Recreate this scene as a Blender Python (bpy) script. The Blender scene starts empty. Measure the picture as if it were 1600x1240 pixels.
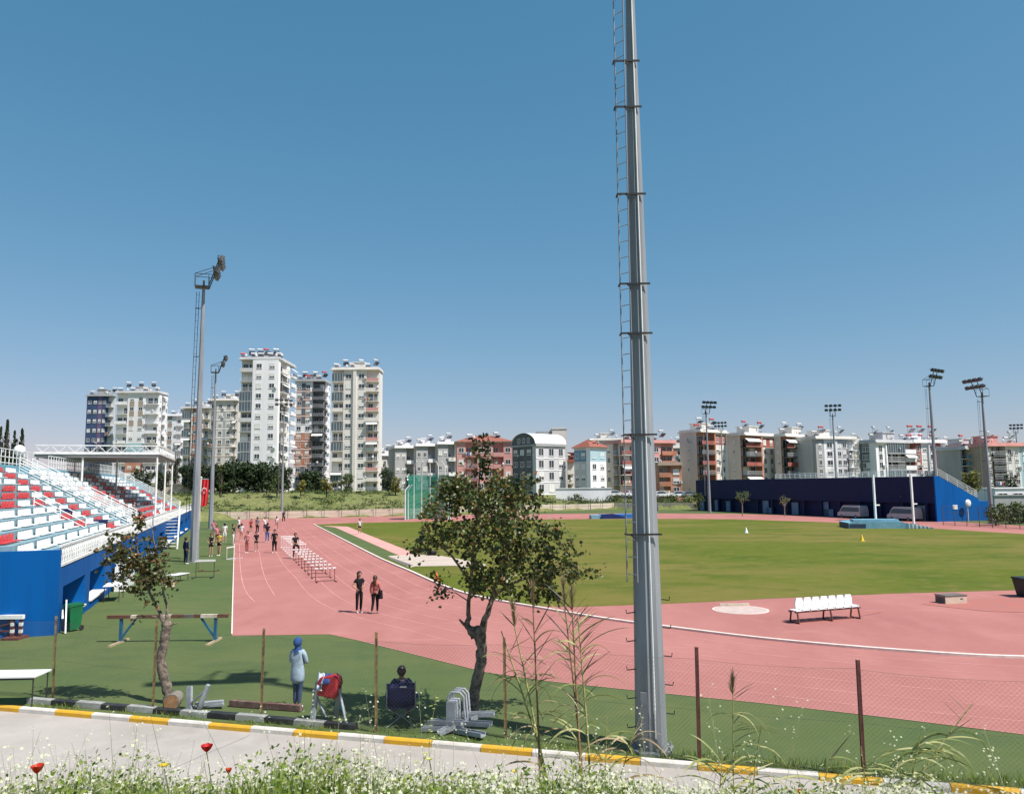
import bpy, math, random
import numpy as np
from mathutils import Vector, Matrix, noise
R = math.radians
sc = bpy.context.scene
COL = sc.collection
random.seed(7)
# ------------------------------------------------------------------ camera
F, H = 1216.0, 5.2
PITCH = math.atan(138 / F); ROLL = R(-0.57)
cd = bpy.data.cameras.new("camera"); cam = bpy.data.objects.new("camera", cd); COL.objects.link(cam)
cd.sensor_width = 36; cd.lens = 36 * F / 1600; cd.clip_start = 0.1; cd.clip_end = 9000
CR = Matrix.Rotation(R(90) + PITCH, 3, 'X') @ Matrix.Rotation(ROLL, 3, 'Z')
cam.matrix_world = Matrix.Translation((0, 0, H)) @ CR.to_4x4()
sc.camera = cam
# ------------------------------------------------------------------ light
SUN_EL = R(57); SUN_AZ = math.atan2(.855, -.52)
S = Vector((math.sin(SUN_AZ) * math.cos(SUN_EL), math.cos(SUN_AZ) * math.cos(SUN_EL), math.sin(SUN_EL)))
w = bpy.data.worlds.new("World"); sc.world = w; w.use_nodes = True
nt = w.node_tree; bg = nt.nodes['Background']
sky = nt.nodes.new('ShaderNodeTexSky'); sky.sky_type = 'NISHITA'; sky.sun_disc = False
sky.sun_elevation = SUN_EL; sky.sun_rotation = SUN_AZ
sky.altitude = 0; sky.air_density = 1.0; sky.dust_density = 0.35; sky.ozone_density = 2.2
sep = nt.nodes.new('ShaderNodeSeparateColor'); cmb = nt.nodes.new('ShaderNodeCombineColor'); nt.links.new(sky.outputs[0], sep.inputs[0])
for ch, (ga, am) in enumerate(((1.077, .545), (.61, 1.20), (.574, 1.52))):     # colour balance of the clear teal blue sky
    pw = nt.nodes.new('ShaderNodeMath'); pw.operation = 'POWER'; pw.inputs[1].default_value = ga; nt.links.new(sep.outputs[ch], pw.inputs[0])
    ml = nt.nodes.new('ShaderNodeMath'); ml.operation = 'MULTIPLY'; ml.inputs[1].default_value = am; nt.links.new(pw.outputs[0], ml.inputs[0]); nt.links.new(ml.outputs[0], cmb.inputs[ch])
nt.links.new(cmb.outputs[0], bg.inputs[0]); bg.inputs[1].default_value = 0.104
sd = bpy.data.lights.new("sun", 'SUN'); sd.energy = 5.0; sd.angle = R(.5); sd.color = (1, .95, .88)
so = bpy.data.objects.new("sun", sd); COL.objects.link(so); so.rotation_euler = S.to_track_quat('Z', 'Y').to_euler()
sc.view_settings.view_transform = 'Standard'; sc.view_settings.look = 'None'
sc.view_settings.exposure = 0.50; sc.view_settings.gamma = 1
sc.cycles.max_bounces = 5; sc.cycles.transparent_max_bounces = 12
# ------------------------------------------------------------------ pixel -> world
def ray(px, py): return CR @ Vector(((px - 800) / F, -(py - 620) / F, -1))
def G(px, py, z=0.0):
    d = ray(px, py); t = (z - H) / d.z; return Vector((d.x * t, d.y * t, z))
def P(px, py, dist):
    d = ray(px, py); t = dist / d.y; return Vector((d.x * t, dist, H + d.z * t))
TH = math.atan((800 - 380) / F); CT, ST = math.cos(TH), math.sin(TH)
def W(v, u, z=0.0): return Vector((CT * v - ST * u, ST * v + CT * u, z))
def UPX(px, v, z=0.0):     # u along a line parallel to the straights at v, seen at column px
    d = ray(px, 758); r = d.x / d.y
    return (CT * v - r * ST * v) / (ST + r * CT)
# ------------------------------------------------------------------ materials
MATS = {}
def srgb(c):
    return tuple(((x / 255) / 12.92 if x / 255 <= .04045 else ((x / 255 + .055) / 1.055) ** 2.4) for x in c)
def mat(name, c, rough=.7, c2=None, scale=3.0, bump=0.0, bscale=None, metal=0.0, spec=.4, detail=5, fac=(.35, .65), coat=0, streak=False, trans=0):
    """c, c2: linear base colours mixed by noise"""
    if name in MATS: return MATS[name]
    m = bpy.data.materials.new(name); m.use_nodes = True; t = m.node_tree
    b = t.nodes['Principled BSDF']; b.inputs['Roughness'].default_value = rough
    b.inputs['Metallic'].default_value = metal; b.inputs['Specular IOR Level'].default_value = spec
    if coat: b.inputs['Coat Weight'].default_value = coat
    if c2 is None: c2 = tuple(x * .82 for x in c)
    tc = t.nodes.new('ShaderNodeTexCoord'); src = tc.outputs['Object']
    if streak:
        mp = t.nodes.new('ShaderNodeMapping'); mp.inputs['Scale'].default_value = (1, 1, .12)
        t.links.new(src, mp.inputs[0]); src = mp.outputs[0]
    n = t.nodes.new('ShaderNodeTexNoise'); n.inputs['Scale'].default_value = scale; n.inputs['Detail'].default_value = detail
    n.inputs['Roughness'].default_value = .6
    t.links.new(src, n.inputs['Vector'])
    mr = t.nodes.new('ShaderNodeMapRange'); mr.inputs[1].default_value = fac[0]; mr.inputs[2].default_value = fac[1]
    t.links.new(n.outputs[0], mr.inputs[0])
    mx = t.nodes.new('ShaderNodeMix'); mx.data_type = 'RGBA'
    mx.inputs[6].default_value = (*c, 1); mx.inputs[7].default_value = (*c2, 1)
    t.links.new(mr.outputs[0], mx.inputs[0]); t.links.new(mx.outputs[2], b.inputs['Base Color'])
    if bump:
        n2 = t.nodes.new('ShaderNodeTexNoise'); n2.inputs['Scale'].default_value = bscale or scale * 6; n2.inputs['Detail'].default_value = 4
        t.links.new(tc.outputs['Object'], n2.inputs['Vector'])
        bp = t.nodes.new('ShaderNodeBump'); bp.inputs['Strength'].default_value = bump; bp.inputs['Distance'].default_value = .02
        t.links.new(n2.outputs[0], bp.inputs['Height']); t.links.new(bp.outputs[0], b.inputs['Normal'])
    if trans:
        tr = t.nodes.new('ShaderNodeBsdfTranslucent'); ms = t.nodes.new('ShaderNodeMixShader'); ms.inputs[0].default_value = trans
        t.links.new(mx.outputs[2], tr.inputs[0]); out = t.nodes['Material Output']
        t.links.new(b.outputs[0], ms.inputs[1]); t.links.new(tr.outputs[0], ms.inputs[2]); t.links.new(ms.outputs[0], out.inputs[0])
    MATS[name] = m; return m
def ground_mat(name, layers, rough=.9, bump=.4, bscale=40, fleck=None, world=True):
    """layers: base colour then (colour, noise scale, lo, hi, strength, (sx,sy) stretch)"""
    m = bpy.data.materials.new(name); m.use_nodes = True; t = m.node_tree; b = t.nodes['Principled BSDF']
    b.inputs['Roughness'].default_value = rough; b.inputs['Specular IOR Level'].default_value = .15
    tc = t.nodes.new('ShaderNodeTexCoord'); col = None; cur = t.nodes.new('ShaderNodeRGB'); cur.outputs[0].default_value = (*layers[0], 1); out = cur.outputs[0]
    for i, (c, s, lo, hi, st, strx) in enumerate(layers[1:]):
        mp = t.nodes.new('ShaderNodeMapping'); mp.inputs['Scale'].default_value = (strx[0], strx[1], 1); mp.inputs['Rotation'].default_value = (0, 0, -TH)
        mp.inputs['Location'].default_value = (i * 31.7, i * 17.3, 0)
        t.links.new(tc.outputs['Object'], mp.inputs[0])
        n = t.nodes.new('ShaderNodeTexNoise'); n.inputs['Scale'].default_value = s; n.inputs['Detail'].default_value = 6; n.inputs['Roughness'].default_value = .62
        t.links.new(mp.outputs[0], n.inputs['Vector'])
        mr = t.nodes.new('ShaderNodeMapRange'); mr.inputs[1].default_value = lo; mr.inputs[2].default_value = hi; mr.inputs[4].default_value = st
        t.links.new(n.outputs[0], mr.inputs[0])
        mx = t.nodes.new('ShaderNodeMix'); mx.data_type = 'RGBA'; mx.inputs[7].default_value = (*c, 1)
        t.links.new(mr.outputs[0], mx.inputs[0]); t.links.new(out, mx.inputs[6]); out = mx.outputs[2]
    t.links.new(out, b.inputs['Base Color'])
    n2 = t.nodes.new('ShaderNodeTexNoise'); n2.inputs['Scale'].default_value = bscale; n2.inputs['Detail'].default_value = 5
    t.links.new(tc.outputs['Object'], n2.inputs['Vector'])
    bp = t.nodes.new('ShaderNodeBump'); bp.inputs['Strength'].default_value = bump; bp.inputs['Distance'].default_value = .03
    t.links.new(n2.outputs[0], bp.inputs['Height']); t.links.new(bp.outputs[0], b.inputs['Normal'])
    MATS[name] = m; return m
def leaf_mat(name, cols, rough=.45, trans=.25, spec=.5):
    """per-leaf random colour (random per island)"""
    m = bpy.data.materials.new(name); m.use_nodes = True; t = m.node_tree; b = t.nodes['Principled BSDF']
    b.inputs['Roughness'].default_value = rough; b.inputs['Specular IOR Level'].default_value = spec
    g = t.nodes.new('ShaderNodeNewGeometry'); r = t.nodes.new('ShaderNodeValToRGB')
    e = r.color_ramp.elements; e[0].position = 0; e[0].color = (*cols[0][1], 1); e[1].position = cols[-1][0]; e[1].color = (*cols[-1][1], 1)
    for p, c in cols[1:-1]:
        k = e.new(p); k.color = (*c, 1)
    t.links.new(g.outputs['Random Per Island'], r.inputs[0]); t.links.new(r.outputs[0], b.inputs['Base Color'])
    tr = t.nodes.new('ShaderNodeBsdfTranslucent'); ms = t.nodes.new('ShaderNodeMixShader'); ms.inputs[0].default_value = trans
    t.links.new(r.outputs[0], tr.inputs[0]); out = t.nodes['Material Output']
    t.links.new(b.outputs[0], ms.inputs[1]); t.links.new(tr.outputs[0], ms.inputs[2]); t.links.new(ms.outputs[0], out.inputs[0])
    MATS[name] = m; return m
# ------------------------------------------------------------------ mesh builder
class MB:
    def __init__(s): s.v = []; s.f = []; s.m = []; s.sm = []
    def add(s, vs, fs, mi=0, M=None, smooth=False):
        o = len(s.v)
        if M is not None: vs = [M @ Vector(p) for p in vs]
        s.v += [tuple(p) for p in vs]; s.f += [tuple(i + o for i in f) for f in fs]
        s.m += [mi] * len(fs); s.sm += [smooth] * len(fs); return s
    def box(s, x0, x1, y0, y1, z0, z1, mi=0, M=None):
        vs = [(x0, y0, z0), (x1, y0, z0), (x1, y1, z0), (x0, y1, z0), (x0, y0, z1), (x1, y0, z1), (x1, y1, z1), (x0, y1, z1)]
        return s.add(vs, [(0, 3, 2, 1), (4, 5, 6, 7), (0, 1, 5, 4), (1, 2, 6, 5), (2, 3, 7, 6), (3, 0, 4, 7)], mi, M)
    def tube(s, pts, rs, n=8, mi=0, caps=True, smooth=True, M=None):
        pts = [Vector(p) for p in pts]
        if not hasattr(rs, '__len__'): rs = [rs] * len(pts)
        vs = []; fs = []; up = None
        for i, p in enumerate(pts):
            d = (pts[min(i + 1, len(pts) - 1)] - pts[max(i - 1, 0)]).normalized()
            if up is None:
                up = Vector((0, 0, 1)) if abs(d.z) < .9 else Vector((0, 1, 0))
            a = d.cross(up); a = a.normalized() if a.length > 1e-6 else Vector((1, 0, 0)); b = a.cross(d); up = b
            for k in range(n):
                t = 2 * math.pi * k / n; vs.append(p + (a * math.cos(t) + b * math.sin(t)) * rs[i])
        for i in range(len(pts) - 1):
            for k in range(n):
                k2 = (k + 1) % n; fs.append((i * n + k, (i + 1) * n + k, (i + 1) * n + k2, i * n + k2))
        s.add(vs, fs, mi, M, smooth)
        if caps:
            s.add(vs[:n], [tuple(range(n))], mi, M); s.add(vs[-n:], [tuple(range(n))[::-1]], mi, M)
        return s
    def bar(s, a, b, w, mi=0, h=None, M=None):
        a = Vector(a); b = Vector(b); d = (b - a); L = d.length; d.normalize()
        up = Vector((0, 0, 1)) if abs(d.z) < .95 else Vector((0, 1, 0))
        x = d.cross(up).normalized(); y = x.cross(d); h = h or w
        vs = [p + x * sx * w / 2 + y * sy * h / 2 for p in (a, b) for sx, sy in ((-1, -1), (1, -1), (1, 1), (-1, 1))]
        return s.add(vs, [(0, 1, 2, 3), (7, 6, 5, 4), (0, 4, 5, 1), (1, 5, 6, 2), (2, 6, 7, 3), (3, 7, 4, 0)], mi, M)
    def ball(s, c, r, mi=0, n=12, k=8, M=None, sc3=(1, 1, 1)):
        vs = []; fs = []
        for i in range(k + 1):
            ph = math.pi * i / k
            for j in range(n):
                t = 2 * math.pi * j / n
                vs.append((c[0] + r * sc3[0] * math.sin(ph) * math.cos(t), c[1] + r * sc3[1] * math.sin(ph) * math.sin(t), c[2] + r * sc3[2] * math.cos(ph)))
        for i in range(k):
            for j in range(n):
                j2 = (j + 1) % n
                f = [i * n + j, (i + 1) * n + j, (i + 1) * n + j2, i * n + j2]; fs.append(f)
        return s.add(vs, fs, mi, M, True)
    def prism(s, poly, y0, y1, mi=0, M=None, axis='y'):
        """poly in (x,z), extruded in y"""
        n = len(poly)
        if axis == 'y': vs = [(a, y0, b) for a, b in poly] + [(a, y1, b) for a, b in poly]
        elif axis == 'x': vs = [(y0, a, b) for a, b in poly] + [(y1, a, b) for a, b in poly]
        else: vs = [(a, b, y0) for a, b in poly] + [(a, b, y1) for a, b in poly]
        fs = [tuple(range(n)), tuple(range(n, 2 * n))[::-1]] + [(i, i + n, (i + 1) % n + n, (i + 1) % n) for i in range(n)]
        return s.add(vs, fs, mi, M)
    def mesh(s, name, mats):
        me = bpy.data.meshes.new(name); me.from_pydata(s.v, [], s.f)
        for m in (mats if isinstance(mats, (list, tuple)) else [mats]): me.materials.append(MATS[m] if isinstance(m, str) else m)
        me.polygons.foreach_set('material_index', s.m); me.polygons.foreach_set('use_smooth', s.sm); me.update(); return me
    def build(s, name, mats, parent=None, M=None, fix=False):
        me = s.mesh(name, mats)
        if fix:
            import bmesh
            bm = bmesh.new(); bm.from_mesh(me); bmesh.ops.recalc_face_normals(bm, faces=bm.faces); bm.to_mesh(me); bm.free()
        return put(name, me, parent, M)
def put(name, me, parent=None, M=None):
    o = bpy.data.objects.new(name, me); COL.objects.link(o)
    if parent is not None: o.parent = parent
    if M is not None: o.matrix_local = M
    return o
def tag(o, label=None, cat=None, group=None, kind=None):
    if label: o['label'] = label
    if cat: o['category'] = cat
    if group: o['group'] = group
    if kind: o['kind'] = kind
    return o
def thing(name, loc, rz=0, label=None, cat=None, group=None):
    o = bpy.data.objects.new(name, None); COL.objects.link(o); o.location = loc; o.rotation_euler = (0, 0, rz)
    o.empty_display_size = .2
    return tag(o, label, cat, group)
def copy_tree(o, parent=None):
    c = o.copy(); COL.objects.link(c)
    if parent is not None: c.parent = parent
    for ch in KIDS(o): copy_tree(ch, c)
    return c
def KIDS(o): return list(o.children)
def T(x=0, y=0, z=0, rz=0, rx=0, ry=0, s=1):
    return Matrix.Translation((x, y, z)) @ Matrix.Rotation(rz, 4, 'Z') @ Matrix.Rotation(ry, 4, 'Y') @ Matrix.Rotation(rx, 4, 'X') @ Matrix.Scale(s, 4)
def sheet(name, pts, z, m, bev=None):
    me = bpy.data.meshes.new(name); me.from_pydata([(p[0], p[1], z) for p in pts], [], [tuple(range(len(pts)))])
    me.materials.append(MATS[m])
    import bmesh
    bm = bmesh.new(); bm.from_mesh(me); bmesh.ops.recalc_face_normals(bm, faces=bm.faces)
    for f in bm.faces:
        if f.normal.z < 0: f.normal_flip()
    bm.to_mesh(me); bm.free()
    return tag(put(name, me), kind='structure')
def ribbon(pts, wid, z, mb, mi=0, h=0.0):
    pts = [Vector((p[0], p[1], 0)) for p in pts]; L = []; Rr = []
    for i, p in enumerate(pts):
        d = (pts[min(i + 1, len(pts) - 1)] - pts[max(i - 1, 0)]).normalized(); n = Vector((-d.y, d.x, 0)) * wid / 2
        L.append(p + n); Rr.append(p - n)
    n = len(pts); vs = [(q.x, q.y, z + h) for q in L] + [(q.x, q.y, z + h) for q in Rr]
    fs = [(i, i + n, i + n + 1, i + 1) for i in range(n - 1)]
    if h:
        vs += [(q.x, q.y, z) for q in L] + [(q.x, q.y, z) for q in Rr]
        fs += [(i, i + 1, i + 1 + 2 * n, i + 2 * n) for i in range(n - 1)] + [(i + n, i + 3 * n, i + 1 + 3 * n, i + 1 + n) for i in range(n - 1)]
    mb.add(vs, fs, mi)
# ------------------------------------------------------------------ shared materials
mat('white_paint', (.78, .78, .77), .5, (.62, .62, .6), 2, .05)
mat('white_plastic', (.85, .85, .84), .35, (.75, .75, .74), 3)
mat('red_plastic', (.62, .06, .07), .4, (.5, .045, .05), 3)
mat('galv', (.29, .305, .325), .6, (.19, .20, .215), 3, .05, metal=.1, streak=True)
mat('galv_blue', (.29, .31, .33), .65, (.18, .195, .215), 1.8, .1, 30, metal=.1, streak=True)
mat('black_metal', (.02, .02, .022), .5, (.035, .033, .03), 6)
mat('lamp_black', (.02, .022, .028), .35, (.035, .037, .042), 6)
mat('glass_dark', (.03, .04, .05), .12, (.05, .06, .07), 1, spec=.6)
mat('lamp_glass', (.04, .045, .05), .25, (.05, .055, .06), 4, spec=.4)
mat('rusty', (.10, .055, .035), .85, (.28, .20, .08), 9, .3)
mat('rust_red', (.09, .02, .018), .8, (.13, .05, .04), 8, .3)
mat('concrete', (.42, .39, .35), .85, (.30, .28, .25), 1.6, .25, 25)
mat('wood_brown', (.16, .075, .045), .8, (.09, .04, .028), 6, .2)
mat('wood_pale', (.45, .35, .22), .8, (.34, .26, .17), 6, .2)
mat('skin', (.45, .26, .18), .5, (.38, .21, .15), 12)
mat('skin_dark', (.28, .15, .10), .5, (.22, .12, .08), 12)
mat('hair_dark', (.018, .012, .01), .5, (.035, .02, .015), 30)
mat('hair_brown', (.05, .025, .015), .5, (.08, .04, .02), 30)
# ================================================================== SETTING
ground_mat('turf', ((.074, .108, .036), ((.110, .128, .047), .18, .35, .7, .9, (1, 1)), ((.056, .092, .035), .6, .45, .75, .8, (.8, 1.3)), ((.13, .15, .07), 3.0, .58, .8, .5, (1, 1)), ((.18, .17, .11), .9, .64, .78, .6, (1, 1))), bscale=35, bump=.12)
ground_mat('pitch', ((.092, .116, .010), ((.158, .135, .032), .07, .42, .62, 1.0, (.8, 1)), ((.055, .090, .006), .22, .48, .7, .9, (.8, 1.2)), ((.17, .145, .045), 1.1, .5, .75, .8, (1, 1)), ((.075, .095, .015), 6, .5, .8, .5, (1, 1))), bscale=22, bump=1.0)
ground_mat('track', ((.365, .155, .138), ((.300, .118, .108), .10, .35, .7, .9, (1.2, .7)), ((.415, .185, .168), .4, .45, .75, .7, (1.4, .6)), ((.31, .105, .10), 2.2, .58, .8, .35, (1, 1)), ((.50, .21, .19), 7, .55, .8, .3, (1, 1)), ((.52, .29, .25), .35, .62, .80, .55, (.5, 1.8))), bscale=120, bump=.25)
ground_mat('runway', ((.56, .30, .27), ((.48, .22, .20), .6, .4, .7, .8, (1, 1)), ((.62, .42, .36), 3, .5, .8, .6, (1, 1))), bscale=80, bump=.3)
ground_mat('sand', ((.50, .42, .36), ((.40, .33, .27), .8, .4, .7, .8, (1, 1)), ((.58, .50, .44), 3, .5, .8, .6, (1, 1))), bscale=60, bump=.8)
ground_mat('road', ((.39, .355, .33), ((.30, .275, .25), .35, .38, .7, .9, (1, 1)), ((.45, .415, .385), 1.4, .5, .75, .6, (1, 1)), ((.28, .25, .22), 5, .62, .8, .5, (1, 1))), bscale=70, bump=.35)
ground_mat('rough_grass', ((.12, .135, .04), ((.19, .185, .08), .10, .38, .65, .9, (1, 1)), ((.085, .125, .030), .28, .48, .72, .9, (1, 1)), ((.30, .30, .14), 1.2, .5, .75, .7, (1, 1)), ((.06, .09, .025), 2.6, .52, .75, .6, (1, 1))), bscale=3, bump=1.0)
ground_mat('soil', ((.10, .11, .04), ((.07, .10, .025), 1.5, .4, .65, .9, (1, 1)), ((.22, .19, .12), 6, .5, .75, .6, (1, 1))), bscale=14, bump=.9)
ground_mat('earth', ((.24, .21, .15), ((.12, .14, .06), .02, .4, .6, .9, (1, 1)), ((.30, .27, .21), .2, .5, .7, .6, (1, 1))), bscale=3, bump=.5)
mat('yellow_paint', (.62, .34, .02), .75, (.48, .27, .05), 3, .3, 40, fac=(.45, .75))
mat('kerb_white', (.62, .58, .54), .8, (.42, .39, .35), 3, .3, 40, fac=(.42, .75))
mat('kerb_grey', (.36, .37, .36), .8, (.22, .22, .21), 3, .3, 40)
mat('kerb_black', (.018, .019, .022), .6, (.06, .06, .06), 4, .3, 40, fac=(.45, .8))
mat('line_white', (.74, .66, .60), .8, (.60, .45, .40), 4, fac=(.4, .75))
mat('faint_line', (.57, .28, .25), .85, (.50, .20, .18), .8, fac=(.4, .6))

KA, KB = G(0, 1100, 0), G(1600, 1232, 0)      # line of the road kerb
kd = (KB - KA).normalized(); kn = Vector((kd.y, -kd.x, 0))   # kn points toward the camera
def K(s, n, z=0): q = KA + kd * s + kn * n; q.z = z; return q
sheet('ground', [(-4000, -1500), (4000, -1500), (4000, 6000), (-4000, 6000)], -.6, 'earth')
farpts = [G(372, 811), W(-17, 122), W(-17, 20), K(-60, 0), K(60, 0), W(120, 5), W(120, 140), W(100, 175), G(1090, 796), G(960, 795), G(640, 805.5)]
st = [K(-45, -.02), K(60, -.02), W(150, 10), W(150, 160), W(92, 178), G(1090, 795.4), G(960, 794.6), G(640, 805), G(330, 811), W(-40, 130), W(-60, 20)]
sheet('turf_ground', st, 0, 'turf')
# running track
far_edge = [(372, 811.5), (440, 808.5), (520, 806.7), (640, 804.5), (800, 803), (1000, 801.5), (1150, 802.5), (1300, 806.5), (1466, 813.3), (1600, 821)]
tr = [G(362, 993), G(366, 850)] + [G(*p) for p in far_edge] + [W(82.6, 42), W(82.4, 30)]
tr += [W(41.5 + 40.0 * math.cos(R(a)), 36 + 40.5 * math.sin(R(a))) for a in (-12, -25, -40, -55, -68, -80)]
tr += [G(1600, 1147), G(1400, 1122), G(1200, 1099), G(1000, 1079), (G(860, 1064)), G(760, 1050), G(640, 1020), G(560, 1000), G(515, 990.5)]
sheet('running_track', tr, .006, 'track')
def smooth(P_, n=8):
    P_ = [2 * P_[0] - P_[1]] + P_ + [2 * P_[-1] - P_[-2]]; out = []
    for i in range(1, len(P_) - 2):
        a, b, c, d = P_[i - 1:i + 3]
        for k in range(n):
            t = k / n; out.append(.5 * ((2 * b) + (c - a) * t + (2 * a - 5 * b + 4 * c - d) * t * t + (3 * b - a - 3 * c + d) * t ** 3))
    return out + [P_[-2]]
kerb_pts = smooth([G(*p) for p in [(490, 819), (572, 861.5), (611, 880), (643, 893.5), (677, 909), (716, 924), (765, 936.5), (848, 951), (940, 966.5), (1040, 980), (1200, 999.5), (1400, 1017), (1600, 1028)]] + [W(27, 15.4), W(34, 12.2)])
kfull = [kerb_pts[0] + (kerb_pts[0] - kerb_pts[6]).normalized() * 3] + kerb_pts
top_ = [(490.5, 819.3), (543, 817), (640, 815), (800, 811.5), (1000, 810), (1150, 811), (1300, 816), (1450, 825), (1600, 834)]
pp = [G(*p) for p in top_] + [W(72.4, 40), W(66, 26), W(50, 23.5), G(1600, 921.5), G(1400, 927), G(1200, 935), G(1130, 939), G(1040, 943), G(900, 948), G(842, 946.8), G(815, 944.2)]
pp += [p for p in reversed(kerb_pts[2:]) if p.y > G(800, 942).y]
sheet('infield_grass', pp, .012, 'pitch')
px = lambda L, z=0: [G(a, b, z) for a, b in L]
sheet('turf_strip', px([(494, 820.6), (503, 821.6), (524, 823.4), (612, 862), (616, 866), (603, 872.5), (590, 869.3), (572, 859.8)]), .018, 'turf')
sheet('jump_runway', px([(503, 821.2), (543, 822.5), (652, 866), (627, 869), (610, 862), (524, 823.8)]), .022, 'runway')
sheet('sand_pit', px([(606, 868.5), (648, 866.5), (690, 868.5), (715, 873), (760, 882), (750, 889), (711, 884), (648, 885), (640, 887)]), .027, 'sand')
mat('dark_mat', (.10, .095, .09), .8, (.16, .14, .12), 5)
sheet('drain_cover', px([(603, 871), (611, 871), (646, 883.5), (634, 884.5)]), .031, 'dark_mat')
mb = MB()                                     # white kerb rail on the inside of the track
ribbon(kerb_pts, .15, .008, mb, 0, .07)
tag(mb.build('track_kerb', 'line_white'), kind='structure')
def offset(P_, o):
    out = []
    for i, p in enumerate(P_):
        d = (P_[min(i + 1, len(P_) - 1)] - P_[max(i - 1, 0)]).normalized(); out.append(Vector((p.x + d.y * o, p.y - d.x * o, 0)))
    return out
mb = MB()
for k in range(1, 7): ribbon([p for p in offset(kfull[2:], 1.14 * k)], .04, .0105, mb)
tag(mb.build('lane_lines', 'faint_line'), kind='structure')
mb = MB()
ribbon([G(*p) for p in [(515, 990.5), (560, 1000), (640, 1020), (760, 1050), (860, 1064), (1000, 1079), (1200, 1099), (1400, 1122), (1600, 1147)]], .035, .012, mb, 1)
ribbon([G(362.3, 990), G(364, 920), G(366, 850)], .045, .012, mb)
tag(mb.build('edge_lines', ['line_white', 'faint_line']), kind='structure')
mb = MB()
ribbon(smooth([G(*p) for p in [(374, 850), (375, 880), (378, 905), (385, 925), (398, 940)]]), .05, .0125, mb); ribbon(smooth([G(*p) for p in [(405, 862), (409, 885), (416, 907), (429, 930)]]), .045, .0125, mb)
tag(mb.build('start_lines', 'faint_line'), kind='structure')
for nm, poly, m_ in (('red_patch', [(1440, 944), (1478, 938), (1560, 934), (1640, 938), (1640, 958), (1540, 955)], 'patch'),
                     ('red_patch', [(1315, 966), (1330, 952), (1378, 956), (1340, 964)], 'patch')):
    mat('patch', (.36, .12, .095), .9, (.32, .125, .11), 1.5)
    sheet(nm, px(poly), .016, m_)
# throwing circle
mb = MB(); cc = G(1157, 952.5); mb.tube([cc + Vector((0, 0, .004)), cc + Vector((0, 0, .022))], [1.07, 1.07], 40, 0); mb.tube([cc + Vector((0, 0, .004)), cc + Vector((0, 0, .018))], [1.13, 1.13], 40, 1)
mat('ring_conc', (.52, .40, .37), .8, (.42, .33, .30), 3)
tag(mb.build('throwing_circle', ['ring_conc', 'line_white']), kind='structure')
mb = MB(); q = G(1147, 946.5)
pts = [q + Vector((x, -.10 * math.cos(x * 1.5), 0)) for x in np.linspace(-.62, .62, 9)]
for a, b in zip(pts[:-1], pts[1:]): mb.bar(a + Vector((0, 0, .07)), b + Vector((0, 0, .07)), .12, 0, .1)
mat('board_white', (.60, .50, .40), .7, (.48, .40, .32), 5)
tag(mb.build('stop_board', 'board_white'), 'low curved whitish stop board on the far rim of the pale throwing circle', 'stop board')
# road, kerbs, embankment
sheet('road', [K(-45, .14), K(60, .14), K(60, 7), K(-45, 7)], -.10, 'road')
mb = MB(); s = -30.0; i = 0
random.seed(3)
while s < 50:
    L = 1.06; z = random.uniform(-.006, .006)
    dx = random.uniform(-.008, .008)
    mb.prism([(0 + dx, -.14), (.15 + dx, -.14), (.145 + dx, -.02 + z), (.12 + dx, .01 + z), (0.02 + dx, .012 + z), (0 + dx, .0 + z)], .006, L - .006, i % 2,
             Matrix((( kn.x, kd.x, 0, K(s, 0).x), (kn.y, kd.y, 0, K(s, 0).y), (0, 0, 1, 0), (0, 0, 0, 1))))
    s += L; i += 1
# phase: yellow block around px 38..90 handled by start offset
tag(mb.build('kerb', ['yellow_paint', 'kerb_white'], fix=True), kind='structure')
# hairline cracks, sand drifts and patches on the road
mat('crack', (.22, .20, .18), .95); mat('sandy', (.50, .44, .38), .95, (.42, .37, .32), 6, fac=(.4, .6)); mb = MB()
for (s0, n0, ds, dn) in ((-2, .2, 1.2, 3.8), (7.2, .3, -.4, 3.5), (15.5, .2, .3, 3.4)):
    q = [K(s0 + ds * t + .12 * noise.noise(Vector((t * 6, s0, 0))), n0 + dn * t + .12 * noise.noise(Vector((t * 6, s0, 5)))) for t in np.linspace(0, 1, 26)]; ribbon(q, .010, -.094, mb)
tag(mb.build('road_cracks', 'crack'), kind='structure')
# inner black and white kerb (old, just inside the fence)
A, B = G(45, 1097), G(545, 1138); d = (B - A); Lr = d.length; d.normalize(); n2 = Vector((d.y, -d.x, 0))
mb = MB(); s = 0; i = 0
while s < Lr - .3:
    q = A + d * s; L = .74
    if not (3.30 < s < 3.6):
        mb.prism([(-.10, 0), (.08, 0), (.07, .125), (-.09, .13)], .005, L - .005, i % 2, Matrix(((n2.x, d.x, 0, q.x), (n2.y, d.y, 0, q.y), (0, 0, 1, random.uniform(-.02, .01)), (0, 0, 0, 1))))
    s += L; i += 1
tag(mb.build('old_kerb', ['kerb_grey', 'kerb_black'], fix=True), kind='structure')

def bank_h(s, n):
    q = K(s, n); x, y = q.x, q.y
    z = min(3.70, 5.2 - .396 * y) + .05 * noise.noise(Vector((x * .5, y * .5, 0))) - .055 * max(0, x + .2) - .03 * max(0, -x - 1)
    return max(-.16, min(z, (n - 4.0) * 1.1 - .15))
mb = MB(); ns, nn = 150, 60; vs = []; fs = []
for j in range(nn + 1):
    for i in range(ns + 1):
        s_ = -40 + i * .65; n_ = 3.6 + j * .42; q = K(s_, n_); vs.append((q.x, q.y, bank_h(s_, n_)))
for j in range(nn):
    for i in range(ns): a = j * (ns + 1) + i; fs.append((a, a + ns + 1, a + ns + 2, a + 1))
mb.add(vs, fs, 0, None, True); tag(mb.build('embankment', 'soil', fix=True), kind='structure')

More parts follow.
